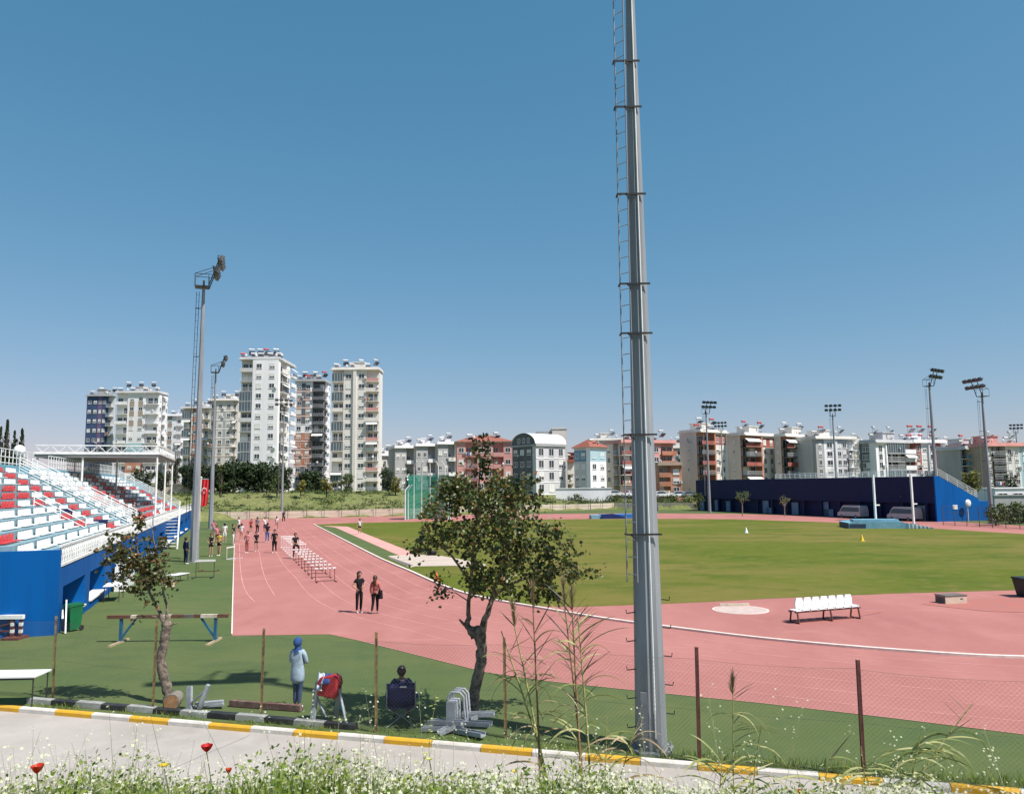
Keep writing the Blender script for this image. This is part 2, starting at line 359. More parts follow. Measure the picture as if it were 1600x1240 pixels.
# terrain beyond the stadium wall
poly = [(p[0], p[1]) for p in farpts]
def in_poly(x, y):
    c = False; n = len(poly)
    for i in range(n):
        x1, y1 = poly[i]; x2, y2 = poly[(i + 1) % n]
        if (y1 > y) != (y2 > y) and x < (x2 - x1) * (y - y1) / (y2 - y1) + x1: c = not c
    return c
def far_dist(x, y):
    if in_poly(x, y): return 0
    b = 1e9; n = len(poly)
    for i in range(n):
        x1, y1 = poly[i]; x2, y2 = poly[(i + 1) % n]; dx, dy = x2 - x1, y2 - y1
        t = max(0, min(1, ((x - x1) * dx + (y - y1) * dy) / (dx * dx + dy * dy))); b = min(b, math.hypot(x - x1 - t * dx, y - y1 - t * dy))
    return b
def far_h(x, y):
    d = far_dist(x, y)
    if d <= 0: return -.2
    zo = 4.0 if x < -5 else (4.0 - 1.5 * min(1, (x + 5) / 22))
    t = min(1, d / 26); t = t * t * (3 - 2 * t)
    q = noise.noise(Vector((x * .05, y * .05, 3))) * .5 + noise.noise(Vector((x * .22, y * .22, 7))) * .22
    return -.2 + 1.3 * min(1, d / 1.2) + (zo - 1.1) * t + q * min(1, d / 8) * (1 if d < 45 else max(0, 1 - (d - 45) / 15))
mb = MB(); vs = []; fs = []
xs = np.concatenate([np.arange(-420, -90, 12), np.arange(-90, 90, 2.2), np.arange(90, 500, 10)]); ys = np.concatenate([np.arange(24, 110, 7), np.arange(110, 205, 2.2), np.arange(205, 700, 18)])
for y in ys:
    for x in xs: vs.append((x, y, far_h(x, y)))
nx = len(xs)
for j in range(len(ys) - 1):
    for i in range(nx - 1): a = j * nx + i; fs.append((a, a + 1, a + nx + 1, a + nx))
mb.add(vs, fs, 0, None, True); tag(mb.build('grass_slope', 'rough_grass'), kind='structure')

# ------------------------------------------------------------------ near chain-link fence
posts = [(83, 1092, 962, 0), (239, 1112, 968, 0), (408, 1124, 981, 0), (588, 1143, 987, 0), (790, 1152, 995, 0), (1093, 1190, 1010, 1), (1350, 1214, 1030, 1), (1640, 1246, 1050, 1)]
posts = [(-80, 1078, 950, 0)] + posts
fe = thing('wire_fence', G(588, 1143), 0, 'low chain link fence on thin rusty posts along the yellow and white kerb', 'fence')
mat('mesh_wire', (.16, .15, .13), .6, (.09, .085, .08), 3, metal=.3)
o0 = G(588, 1143); ends = []
for (a, b, t, k) in posts:
    g = G(a, b) ; dd = ray(a, t); ht = H + dd.z * (g.y / dd.y)
    mb = MB(); l = random.uniform(-.03, .03)
    k_ = .030; mb.add([(-k_, -.028, -.1), (k_, -.028, -.1), (k_, -.02, -.1), (-k_ + .008, -.02, -.1), (-k_ + .008, .028, -.1), (-k_, .028, -.1),
            (-k_ + l, -.028, ht), (k_ + l, -.028, ht), (k_ + l, -.02, ht), (-k_ + .008 + l, -.02, ht), (-k_ + .008 + l, .028, ht), (-k_ + l, .028, ht)],
           [(0, 1, 7, 6), (1, 2, 8, 7), (2, 3, 9, 8), (3, 4, 10, 9), (4, 5, 11, 10), (5, 0, 6, 11), (6, 7, 8, 9, 10, 11)])
    mb.build('post', 'rust_red' if k else 'rusty', fe, T(*(g - o0))); ends.append((g - o0, ht))
mb = MB()
for (a, ha), (b, hb) in zip(ends[:-1], ends[1:]):
    L = (b - a).length; d = (b - a) / L; hh = min(ha, hb) - .16; sag = random.uniform(.03, .08)
    def q(s, z):
        f = s / L; top = hh - 4 * sag * f * (1 - f)
        return a + d * s + Vector((0, -.03, 0)) + Vector((0, 0, z * top / hh + .02))
    st_ = .085; s = -hh
    while s < L:
        for sg in (0, 1):
            p0 = [s, 0]; p1 = [s + hh, hh]
            if p0[0] < 0: p0 = [0, -s]
            if p1[0] > L: p1 = [L, hh - (s + hh - L)]
            if p1[0] - p0[0] < .05: continue
            z0, z1 = (p0[1], p1[1]) if not sg else (hh - p0[1], hh - p1[1])
            A_, B_ = q(p0[0], z0), q(p1[0], z1); M_ = q((p0[0] + p1[0]) / 2, (z0 + z1) / 2)
            mb.tube([A_, M_, B_], .0014, 3, 0, False)
        s += st_
    for z in (hh, .08, hh * .5): mb.tube([q(0, z), q(L * .25, z), q(L * .5, z), q(L * .75, z), q(L, z)], .0022, 3, 0, False)
mb.build('mesh', 'mesh_wire', fe)

# far concrete wall with a wire fence in front
wl = [G(300, 813.5), G(330, 812), G(480, 808.8), G(640, 805.4), G(800, 800), G(960, 795), G(1092, 795.5)]
mat('wall_beige', (.62, .52, .42), .85, (.50, .42, .34), .35, .1, 8)
mb = MB()
for a, b in zip(wl[:-1], wl[1:]):
    k = max(1, int((b - a).length / 6))
    for i in range(k):
        p, q_ = a.lerp(b, i / k), a.lerp(b, (i + 1) / k - .004); M_ = Matrix.Translation(p) @ Matrix.Rotation(math.atan2(b.y - a.y, b.x - a.x), 4, 'Z')
        L = (q_ - p).length; mb.box(0, L, 0, .3, -.3, 1.25 + random.uniform(-.04, .04), 0, M_)
tag(mb.build('boundary_wall', 'wall_beige'), 'long low beige boundary wall between the far bend of the track and the grassy slope', 'wall')
fe = thing('wire_fence', wl[1], 0, 'tall thin wire fence with dark posts in front of the low beige boundary wall', 'fence')
mat('post_dark', (.05, .06, .055), .7, (.09, .09, .08), 3)
pm = MB(); pm.tube([(0, 0, 0), (0, 0, 2.2)], .04, 5); pm.tube([(0, 0, 2.2), (-.03, -.35, 2.55)], .035, 5); pm = pm.mesh('post', 'post_dark')
rails = MB(); npst = 0
for a, b in zip(wl[:-1], wl[1:]):
    L = (b - a).length; k = max(1, int(L / 2.9))
    for i in range(k):
        p = a.lerp(b, i / k) - wl[1] + Vector((0, -.5, 0))
        if npst < 98: put('post', pm, fe, T(*p)); npst += 1
    for z in (.15, .8, 1.5, 2.15): rails.tube([a - wl[1] + Vector((0, -.5, z)), b - wl[1] + Vector((0, -.5, z))], .012, 4)
rails.build('wire', 'post_dark', fe)

# ================================================================== FLOODLIGHTS
def lamp_mb():
    m = MB(); m.prism([(-.24, -.18), (.24, -.18), (.16, .18), (-.16, .18)], -.12, .10, 0); m.box(-.23, .23, -.14, -.121, -.16, .16, 1)
    m.bar((-.27, 0, 0), (-.27, .22, 0), .03, 0); m.bar((.27, 0, 0), (.27, .22, 0), .03, 0); m.bar((-.27, .22, 0), (.27, .22, 0), .04, 0); return m
LAMP = lamp_mb().mesh('lamp', ['lamp_black', 'lamp_glass'])
def floodlight(base, ht, face, label, near=False, rb=.27, rt=.10, ladder_side=-1, nl=4, mats=('galv', 'galv')):
    root = thing('floodlight_mast', base, face, label, 'floodlight', 'floodlight masts around the stadium')
    c_ = MB(); c_.tube([(0, 0, .03), (0, 0, ht)], [rb, rt], 8, 0, True, False, T(rz=R(22.5)))
    c_.build('pole', mats[0], root)
    b_ = MB(); b_.tube([(0, 0, 0), (0, 0, .05)], rb + .14, 8, 0, True, False)
    for k in range(8):
        a = k * math.pi / 4; b_.tube([((rb + .08) * math.cos(a), (rb + .08) * math.sin(a), .04), ((rb + .08) * math.cos(a), (rb + .08) * math.sin(a), .12)], .022, 6)
    b_.build('base_plate', 'galv', root)
    # head: platform, frame, two crossbars; lamps aim toward local -y
    p_ = MB(); z = ht
    p_.box(-.5, .5, -.35, .6, z - .03, z + .03)
    for x in (-.5, .5):
        for y in (-.35, .6): p_.tube([(x, y, z), (x, y, z + .9)], .018, 5)
    for zz in (z + .9,):
        p_.tube([(-.5, .6, zz), (.5, .6, zz)], .015, 5)
        for x in (-.5, .5): p_.tube([(x, -.35, zz), (x, .6, zz)], .015, 5)
    p_.build('platform', 'black_metal', root)
    f_ = MB()
    for x in (-.45, .45): f_.bar((x, -.35, z), (x, -1.05, z + 2.15), .07)
    f_.bar((0, 0, z - .6), (0, 0, z + .5), .14)
    for x in (-.45, .45): f_.bar((x, .6, z + .9), (x, -.8, z + 1.5), .035); f_.bar((x, .6, z + .9), (x, -.6, z + .9), .035)
    for zz, y in ((z + 1.1, -.70), (z + 1.9, -.98)): f_.bar((-1.45, y, zz), (1.45, y, zz), .08)
    f_.build('lamp_frame', 'black_metal', root)
    for zz, y in ((z + 1.15, -.90), (z + 1.95, -1.20)):
        for k in range(nl):
            x = -1.2 + 2.4 * k / (nl - 1)
            put('lamp', LAMP, root, T(x, y, zz, rz=R(random.uniform(-6, 6)), rx=R(28), s=1.2))
    return root
def mast_from_px(pxb, pyb, pyt, face, label, dist=None, **k):
    g = G(pxb, pyb) if dist is None else Vector(((ray(pxb, 758).x / ray(pxb, 758).y) * dist, dist, 0))
    d = ray(pxb, pyt); ht = H + d.z * g.y / d.y
    return floodlight(g, ht, face, label, **k), g, ht
def thin_ladder(root, z0, z1, off, rz, wdt=.28, rung=.4, rail=.018, m='galv'):
    l_ = MB(); 
    for s in (-wdt / 2, wdt / 2): l_.tube([(off[0] + s, off[1], z0), (off[2] + s, off[3], z1)], rail, 6)
    n = int((z1 - z0) / rung)
    for i in range(n + 1):
        t = (i + .5) / (n + 1); x = off[0] + (off[2] - off[0]) * t; y = off[1] + (off[3] - off[1]) * t; zz = z0 + (z1 - z0) * t
        l_.tube([(x - wdt / 2, y, zz), (x + wdt / 2, y, zz)], .011, 5)
    return l_.build('ladder', m, root, T(rz=rz))
# facing: lamps aim to local -y; the left straight's masts aim to +v, the right ones to -v
FL = math.atan2(ST, CT) + R(90); FR_ = FL + math.pi
# nearest mast
g0 = G(1018, 1170)
near = floodlight(g0, 18.3, R(7), 'tall grey mast close behind the kerb, running out of the top of the photo', rb=.315, rt=.062, mats=('galv_blue', 'galv'))
near_r = -R(7)
# ladder, mounting arms, climbing hooks and base door of the near mast
l_ = MB(); nr_ = 42
for (x, y) in ((-.37, .02), (-.19, -.16)): l_.tube([(x - .03, y - .08, 3.25), (x + .02, y + .06, 18.0)], .014, 6)
for i in range(nr_): zz = 3.4 + i * .345; l_.tube([(-.395 + zz * .0033, -.075 + zz * .0085, zz), (-.215 + zz * .0033, -.255 + zz * .0085, zz)], .009, 5)
l_.build('ladder', 'galv', near, T(rz=near_r))
for zz in (4.2, 6.2, 8.3, 9.35, 11.3, 13.25, 14.3, 16.2):
    r_ = .315 - .253 * zz / 18.3; xl = -.41; m_ = MB()
    m_.box(xl, r_ + .03, -r_ - .03, -r_, zz - .018, zz + .018); m_.bar((xl, -r_ - .02, zz), (xl, .02, zz), .03)
    m_.bar((-r_ * .9, -r_ - .015, zz - .10), (-r_ - .08, -r_ - .015, zz), .03)
    m_.build('bracket', 'black_metal', near, T(rz=near_r))
for i, zz in enumerate((1.0, 1.55, 2.1, 2.65, 3.2)):
    for sx in (-1, 1):
        r_ = .315 - .253 * zz / 18.3; z_ = zz + (.0 if sx > 0 else -.25) - .3; m_ = MB()
        m_.tube([(sx * (r_ - .01), -.05, z_), (sx * (r_ + .16), -.05, z_ - .02), (sx * (r_ + .17), -.05, z_ + .05)], .012, 5)
        m_.build('step_hook', 'black_metal', near, T(rz=near_r))
m_ = MB(); m_.box(-.13, .0, -.315, -.28, .28, 1.15); m_.build('service_door', 'galv_blue', near, T(rz=near_r + R(-20)))
m_ = MB(); m_.tube([(.035, -.325, .3), (.012, -.075, 17.8)], .016, 6); m_.build('cable_duct', 'white_paint', near, T(rz=near_r))
specs = [(303, 878, 449, FL, 'grey mast beside the hanging red flag, second tallest of the floodlights', None, dict(rb=.33, rt=.11)),
         (329, 826, 582, FL, 'mast just right of the red flag, its lamps seen edge on', None, dict(rb=.32, rt=.11)),
         (440, 809.5, 641, R(200), 'slim mast rising in front of the tall white apartment tower', None, dict(rb=.24, rt=.1)),
         (1109, 800.5, 646, R(22), 'mast in front of the left end of the navy tribune', None, dict(rb=.3, rt=.12)),
         (1467, 814, 603, R(35), 'mast at the bright blue end of the tribune, with two rows of lamps', None, dict(rb=.3, rt=.12)),
         (1550, 818.5, 619, R(-80), 'mast standing just right of the blue tribune end', None, dict(rb=.3, rt=.12)),
         (1307, 0, 650, R(-15), 'distant mast rising from behind the middle of the navy tribune', 150, dict(rb=.25, rt=.12)),
         (1130, 0, 673, R(-20), 'small distant mast between the grey gabled apartment houses', 192, dict(rb=.25, rt=.12)),
         (1594, 0, 676, R(-25), 'small distant mast at the right edge of the photo', 200, dict(rb=.25, rt=.12))]
for (a, b, t, fc, lb, dist, kw) in specs:
    r_, g, ht = mast_from_px(a, b, t, fc, lb, dist, **kw)
    thin_ladder(r_, 3, ht - .3, (-.62, .1, -.45, .1), -fc, .20, .5, .02, 'black_metal' if a < 340 else 'galv')
    for zz in np.arange(4, ht, 3.6):
        m_ = MB(); m_.bar((-.6, .1, zz), (0, .05, zz), .05); m_.build('bracket', 'black_metal', r_, T(rz=-fc))

# ================================================================== LEFT GRANDSTAND
mat('stand_blue', (.0012, .090, .32), .62, (.002, .070, .26), 1.1, .12, 8, fac=(.4, .7), streak=True, spec=.12)
mat('stand_blue_shaded', (.0035, .010, .068), .75, (.0025, .008, .05), .8)  # tribune's blue with the shade of its sunless front put into the colour
mat('turquoise', (.16, .36, .44), .7, (.12, .29, .36), 1.2, .05)
mat('terrace', (.22, .34, .38), .75, (.17, .27, .31), 1.2, .08)
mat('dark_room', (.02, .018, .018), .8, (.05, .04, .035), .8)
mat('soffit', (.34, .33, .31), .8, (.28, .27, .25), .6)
FV = -6.22
U0, U1 = 32.9, 111.0
root = thing('grandstand', W(FV, U0), TH, 'blue grandstand on the left with rows of white and red seats', 'grandstand')
# local frame: x = v - FV (toward the track), y = u - U0, z
def lx(v): return v - FV
NR = 10; RD = .70; Z0 = 2.42; RH = .385; V0 = FV - .95
mb = MB()
ops = [(.6, 5.0)] + [(6.1 + 7.6 * i, 10.1 + 7.6 * i) for i in range(9)]
# front wall with recessed openings
y = 0
edges = []
for a, b in ops:
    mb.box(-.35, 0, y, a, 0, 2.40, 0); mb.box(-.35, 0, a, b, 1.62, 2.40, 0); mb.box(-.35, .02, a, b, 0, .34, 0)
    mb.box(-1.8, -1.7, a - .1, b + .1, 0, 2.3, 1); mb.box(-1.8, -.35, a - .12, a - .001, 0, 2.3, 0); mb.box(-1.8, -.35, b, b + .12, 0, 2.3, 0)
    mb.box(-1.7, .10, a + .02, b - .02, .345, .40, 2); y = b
mb.box(-.35, 0, y, U1 - U0, 0, 2.40, 0)
# near end wall: low flat box in front of the seats
mb.box(-14.0, -.352, -.25, .0, 0, 3.02, 0); mb.box(-.35, .004, -.25, -.001, 0, 3.02, 0)
mb.box(-14, -.36, U1 - U0 - .2, U1 - U0, 0, 2.39, 0)
mb.build('wall', ['stand_blue', 'dark_room', 'white_paint'], root)
mb = MB(); mb.box(-14, -.36, .01, U1 - U0 - .21, 2.30, Z0, 0)
for i in range(NR):
    x = lx(V0) - RD * i; mb.box(x - RD, x, .02 if i < 1 else .02, 90 if i > 6 else 72, Z0 + .001, Z0 + RH * (i + 1) - .0, 0)
mb.box(lx(V0) - RD * NR - .2, lx(V0) - RD * NR, .02, 76, Z0, Z0 + RH * NR + .55, 1)
# turquoise sloping end of the terraces
mb.prism([(lx(V0) - RD * NR, Z0 + RH * NR + .3), (lx(V0) - RD * NR, Z0), (lx(V0), Z0), (lx(V0), Z0 + .4)], 72.02, 73.6, 1)
mb.build('terrace', ['terrace', 'turquoise'], root, fix=True)
mb = MB(); mb.box(-.8, .03, .003, U1 - U0 + .1, 2.401, 2.50, 0)        # white ledge and balustrade
yy = .15
while yy < 62:
    mb.bar((-.05, yy, 2.5), (-.05, yy, 3.12), .06); mb.bar((-.05, yy + .02, 2.52), (-.05, yy + .42, 3.08), .03); mb.bar((-.05, yy + .42, 2.52), (-.05, yy + .02, 3.08), .03); yy += .44
mb.bar((-.05, 0, 3.14), (-.05, 62, 3.14), .08); mb.bar((-.05, 0, 2.56), (-.05, 62, 2.56), .05)
while yy < U1 - U0:
    mb.bar((-.05, yy, 2.5), (-.05, yy, 3.2), .05); yy += 1.2
mb.bar((-.05, 62, 3.2), (-.05, U1 - U0, 3.2), .06); mb.bar((-.05, 62, 2.85), (-.05, U1 - U0, 2.85), .04)
mb.build('balustrade', 'white_paint', root)
# seats
def seat_mb():
    m = MB(); m.prism([(-.20, .0), (.20, .0), (.20, .05), (-.20, .05)], -.0, .001, 0) if 0 else None
    m.box(-.19, .19, -.15, .17, .0, .04)           # pan (x across)
    m.prism([(-.19, .03), (.19, .03), (.19, .20), (.13, .29), (-.13, .29), (-.19, .20)], .13, .17)
    
    return m
seat_w = seat_mb().mesh('seat', 'white_plastic'); seat_r = seat_mb().mesh('seat', 'red_plastic')
allseats = []
random.seed(11)
blocks = []
yb = .5
while yb < 71:
    blocks.append(yb); yb += 2.9
for r_ in range(NR):
    for bi, yb in enumerate(blocks):
        u = yb + U0
        if 58.5 < u + 1.3 < 62.5: continue
        red = (abs(u - 54.2) < 1.5) or (r_ in (5, 6) and u < 49.5) or (r_ == 4 and 45.5 < u < 50) or (r_ in (1, 2) and 46.5 < u < 50.5) or (r_ == 0 and 51 < u < 54) or (abs(u - 84 + (9 - r_) * 1.0) < 2.0) or (u > 64 and random.random() < .36 and r_ < 7) or (u < 44 and r_ in (4, 7)) or (r_ in (0, 1, 3) and random.random() < .10)
        for k in range(5):
            y = yb + .34 + k * .455
            allseats.append((y, r_, red))
pts = []
for (y, r_, red) in allseats:
    x = lx(V0) - RD * r_ - .45; z = Z0 + RH * (r_ + 1) + .05
    wp = W(FV + x, U0 + y, z); d_ = wp.length; q = ray(0, 620)
    vis = wp.x / wp.y > -.66
    pts.append((0 if vis else 1, d_, x, y, z, red))
pts.sort()
rest = MB()
sm = seat_mb()
for i, (vv, d_, x, y, z, red) in enumerate(pts):
    M_ = T(x, y, z, rz=R(90))     # back on the -x side, facing +x
    if i < 100: put('seat', seat_r if red else seat_w, root, M_)
    else: rest.add([M_ @ Vector(p) for p in sm.v], sm.f, 1 if red else 0)
tag(rest.build('seats', ['white_plastic', 'red_plastic'], root), kind='stuff')
# stair railings
def railing(m, pts, n=5, h=1.0, r=.022, step=1.6, pr=.03):
    pts = [Vector(p) for p in pts]
    for a, b in zip(pts[:-1], pts[1:]):
        for k in range(n):
            z = Vector((0, 0, h * (k + 1) / n)); m.tube([a + z, b + z], r, 5)
        L = (b - a).length; c = max(1, int(L / step))
        for i in range(c + 1): p = a.lerp(b, i / c); m.tube([p, p + Vector((0, 0, h))], pr, 5)
def slope(yv): return [(lx(V0) - .1, yv, Z0 + .1), (lx(V0) - RD * NR, yv, Z0 + RH * NR)]
for yv in (27.4, 30.6, 72.2):
    m = MB(); railing(m, slope(yv), 6, 1.15, .028, 1.7, .035); m.build('stair_railing', 'white_paint', root)
m = MB(); railing(m, [(lx(-10.4), 14.6, Z0 + RH * 5), (lx(-7.9), 14.6, Z0 + RH * 1.2)], 3, .8, .025, 1.3); m.build('stair_railing', 'white_paint', root)
m = MB(); xb = lx(V0) - RD * NR - .1; zb_ = Z0 + RH * NR + .55
for a, b in ((0, 30.5), (36, 72.2)):
    for z in (.12, .5, 1.0): m.tube([(xb, a, zb_ + z), (xb, b, zb_ + z)], .03, 5)
    y = a
    while y <= b: m.tube([(xb, y, zb_), (xb, y, zb_ + 1.0)], .028, 5); y += .9
m.build('rear_railing', 'white_paint', root)
for (y, r_) in ((17.2, 3), (20.3, 1)): m = MB(); x = lx(V0) - RD * r_; m.box(x - 1.0, x + .02, y, y + 1.3, Z0 + RH * r_, Z0 + RH * (r_ + 1) + .16, 0); m.build('gangway_mouth', 'stand_blue_shaded', root)
# canopy: a thing of its own standing over the stand
ca = thing('stand_canopy', W(-7, 75, 0), TH, 'flat white canopy with a zigzag truss on slim columns over the left grandstand', 'canopy')
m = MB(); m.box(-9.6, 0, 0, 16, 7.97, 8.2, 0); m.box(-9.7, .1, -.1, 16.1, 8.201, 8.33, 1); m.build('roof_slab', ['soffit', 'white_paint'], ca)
m = MB()
for yv in (-.05, 16.05):
    m.bar((-9.6, yv, 8.36), (0, yv, 8.36), .08); m.bar((-9.6, yv, 8.95), (0, yv, 8.95), .09); n = 16
    for i in range(n): a = -9.6 + 9.6 * i / n; b = a + 9.6 / n; m.bar((a, yv, 8.36 if i % 2 else 8.95), (b, yv, 8.95 if i % 2 else 8.36), .05)
for xv in (0,):
    m.bar((xv, 0, 9.0), (xv, 16, 9.0), .12); n = 24
    for i in range(n): a = 16 * i / n; b = a + 16 / n; m.bar((xv, a, 8.36 if i % 2 else 9.0), (xv, b, 9.0 if i % 2 else 8.36), .05)
m.build('truss', 'white_paint', ca)
for (x, y, z) in ((-.15, .1, 3.0), (-.15, 8, 3.0), (-.15, 15.8, 3.0), (-9.4, .2, 5.6), (-6, .2, 5.2), (-9.4, 15.7, 5.6), (-4.4, 8, 4.6)):
    m = MB(); m.tube([(x, y, z - .45), (x, y, 7.95)], .085, 8); m.build('column', 'white_paint', ca)
# globe lamp on the stand
gl = thing('globe_lamp', W(-14.4, 61, 6.4), 0, 'white ball shaped lamp on a short post above the left grandstand', 'lamp')
m = MB(); m.tube([(0, 0, 0), (0, 0, 1.2)], .05, 8); m.build('post', 'white_paint', gl)
m = MB(); m.ball((0, 0, 1.5), .36, 0, 20, 14); m.build('globe', 'white_plastic', gl)
# metal stairs at the front of the stand
g = G(262, 858); st_ = thing('metal_stairs', g, TH, 'steep white metal stairs leading up the blue front of the left grandstand', 'stairs')
m = MB()
for x in (-.75, .75): m.bar((x, 0, 0), (x, 1.6, 3.2), .12)
m.build('stringer', 'white_paint', st_)
for i in range(11): m = MB(); z = .25 + i * .27; m.box(-.75, .75, z / 2 - .12, z / 2 + .12, z - .02, z + .02); m.build('tread', 'white_paint', st_)
m = MB()
for x in (-.75, .75): m.tube([(x, 0, 0), (x, 0, 1), (x, 1.6, 4.1), (x, 1.6, 3.1)], .03, 5)
m.build('handrail', 'white_paint', st_)

# ================================================================== RIGHT TRIBUNE
VB = 84.7; UA = 77.9; UB_ = 134.5
root = thing('tribune', W(VB, UA), TH, 'long blue tribune seen from behind, back coloured navy for shade, bright blue sloping end wall', 'tribune')
mat('blue_door', (.14, .24, .36), .6, (.10, .18, .28), 2)
L = UB_ - UA; m = MB()
m.prism([(0, 2.35), (0, 5.85), (.5, 5.85), (7.2, 2.8), (7.2, 2.35)], .22, L, 0)     # raking body
m.prism([(-.12, 0), (-.12, 5.85), (.5, 5.85), (7.2, 2.85), (7.2, 0)], 0, .2, 1)      # end wall, toward the camera
m.box(7.2, 9.6, 0, 6, 0, 2.5, 1)
m.box(.5, .7, .25, L, 0, 2.34, 0)
m.build('wall', ['stand_blue_shaded', 'stand_blue'], root, fix=True)
for i in range(15):
    y = 1.5 + i * 3.95
    if y < L: m = MB(); m.box(-.06, .22, y, y + .35, 0, 2.345); m.build('pillar', 'stand_blue_shaded', root)
for i, pxx in enumerate((1097, 1121, 1139, 1197, 1205, 1243, 1290, 1297)):
    y = UPX(pxx, VB) - UA; m = MB(); hgt = (2.1, 2.1, 1.9, 2.2, 1.0, 2.0, 2.2, 1.1)[i]; m.box(.3, .38, y, y + (1.6 if hgt > 1.5 else 2.0), .05, hgt); m.build('door', 'blue_door', root)
m = MB(); m.box(.26, .34, 2.0, 3.4, 0, 2.0); m.build('door', 'galv', root)
m = MB(); railing(m, [(.5, .1, 5.85), (7.1, .1, 2.85)], 4, 1.0, .03, 1.5); railing(m, [(7.1, .1, 2.85), (7.1, 4, 2.85)], 4, 1.0, .03, 1.5); m.build('stair_railing', 'white_paint', root)
m = MB(); railing(m, [(1.5, 3, 5.6), (1.5, 34, 5.6)], 4, 1.05, .035, 1.2, .045); m.build('top_railing', 'white_paint', root)
m = MB()
for i in range(12): m.box(.55 + i * .55, .55 + (i + 1) * .55 - .02, .25, L - .05, 5.5 - i * .25 - .3, 5.86 - i * .25, 0)
m.build('terrace', 'terrace', root)
m = MB(); m.box(2.6, 3.4, -.06, -.01, 1.55, 2.1); m.build('sign_board', 'white_paint', root)
m = MB(); m.ball((4.6, -.6, 2.3), .5, 0, 12, 8, None, (1, .4, 1)); m.tube([(4.6, -.5, 0), (4.6, -.5, 2.0)], .05, 6); o_ = m.mesh('dish', 'white_paint')
ds = put('satellite_dish', o_, None, T(*W(VB, UA), rz=TH)); tag(ds, 'white dish on a thin post in front of the bright blue tribune end', 'satellite dish')
# ================================================================== BUILDINGS
mat('win_frame', (.70, .70, .69), .5, (.6, .6, .6), 3)
mat('blind', (.72, .71, .69), .7, (.62, .61, .58), 3)
mat('b_white', (.84, .82, .84), .8, (.70, .69, .71), .25, .05, 4, streak=True)
mat('b_blush', (.74, .70, .66), .8, (.61, .58, .545), .25, .05, 4, streak=True)
mat('b_beige', (.66, .61, .56), .8, (.54, .50, .46), .25, .05, 4, streak=True)
mat('b_grey', (.40, .395, .40), .8, (.31, .31, .315), .3, .05, 4, streak=True)
mat('b_lgrey', (.60, .59, .60), .8, (.48, .475, .485), .3, .05, 4, streak=True)
mat('b_dgrey', (.10, .105, .12), .8, (.14, .145, .16), .4)
mat('b_orange', (.52, .27, .19), .8, (.37, .14, .08), .4)
mat('b_red', (.38, .15, .12), .8, (.28, .07, .05), .4)
mat('b_pink', (.62, .32, .29), .8, (.52, .26, .24), .4)
mat('b_navy', (.03, .055, .14), .7, (.05, .08, .17), .5)
mat('b_purple', (.16, .10, .20), .7, (.12, .08, .16), .5)
mat('b_tan', (.38, .30, .24), .8, (.32, .25, .2), .4)
mat('b_blue', (.15, .30, .42), .8, (.12, .25, .35), .4)
mat('b_lblue', (.36, .52, .58), .8, (.30, .45, .5), .4)
mat('b_dark', (.045, .045, .05), .7, (.08, .075, .07), .8)
mat('roof_tile', (.30, .10, .07), .8, (.22, .075, .055), 1.2, .2, 12)
mat('glass_balc', (.06, .09, .11), .12, (.10, .13, .15), 1, spec=.6)
mat('tank', (.62, .62, .62), .4, (.5, .5, .5), 3)
mat('tank_red', (.50, .06, .06), .5, (.40, .05, .05), 3)
mat('panel', (.03, .045, .08), .2, (.06, .07, .10), 1, spec=.6)
mat('awning', (.75, .75, .74), .8, (.62, .61, .6), 2)
MCACHE = {}
def win_mesh(w, h, v):
    k = ('w', round(w, 1), round(h, 1), v)
    if k in MCACHE: return MCACHE[k]
    m = MB(); a, b = w / 2, h / 2; f = .09
    m.box(-a, a, -.06, .02, -b, -b + f, 0); m.box(-a, a, -.06, .02, b - f, b, 0); m.box(-a, -a + f, -.06, .02, -b + f, b - f, 0); m.box(a - f, a, -.06, .02, -b + f, b - f, 0)
    m.box(-.04, .04, -.05, .02, -b + f, b - f, 0)
    z = b - f
    if v == 1: m.box(-a + f, a - f, -.05, -.012, -.1 * h, b - f, 2); z = -.1 * h
    if v == 2: m.box(-a + f, a - f, -.05, -.012, -b + f, b - f, 2); z = -b + f
    if z > -b + f: m.box(-a + f, a - f, -.015, .01, -b + f, z, 1)
    m.box(-a - .06, a + .06, -.12, .02, -b - .06, -b - .002, 0)
    MCACHE[k] = m.mesh('window', ['win_frame', 'glass_dark', 'blind']); return MCACHE[k]
def balc_mesh(w, v, dep, pm):
    k = ('b', round(w, 1), v, dep, pm)
    if k in MCACHE: return MCACHE[k]
    m = MB(); w = round(w, 1); m.box(.03, w - .03, -.55, dep - .01, -.16, 0, 0)
    if v == 'glass':
        m.box(.05, w - .05, -.5, -.44, .0, 2.45, 1)
        for i in range(int(w / .8) + 1): m.box(.05 + i * .8, .12 + i * .8, -.53, -.505, 0, 2.45, 0)
    elif v == 'rail':
        m.box(.05, w - .05, -.53, -.47, 1.0, 1.06, 3); m.box(.05, w - .05, -.53, -.47, .45, .49, 3)
        for i in range(int(w / .3)): m.box(.06 + i * .3, .09 + i * .3, -.51, -.48, 0, 1.0, 3)
    else:
        m.box(.03, w - .03, -.55, -.43, 0, .95, 2 if v == 'col' else 0)
    MCACHE[k] = m.mesh('balcony', [pm[0], 'glass_balc', pm[1], 'win_frame']); return MCACHE[k]
LAU = []
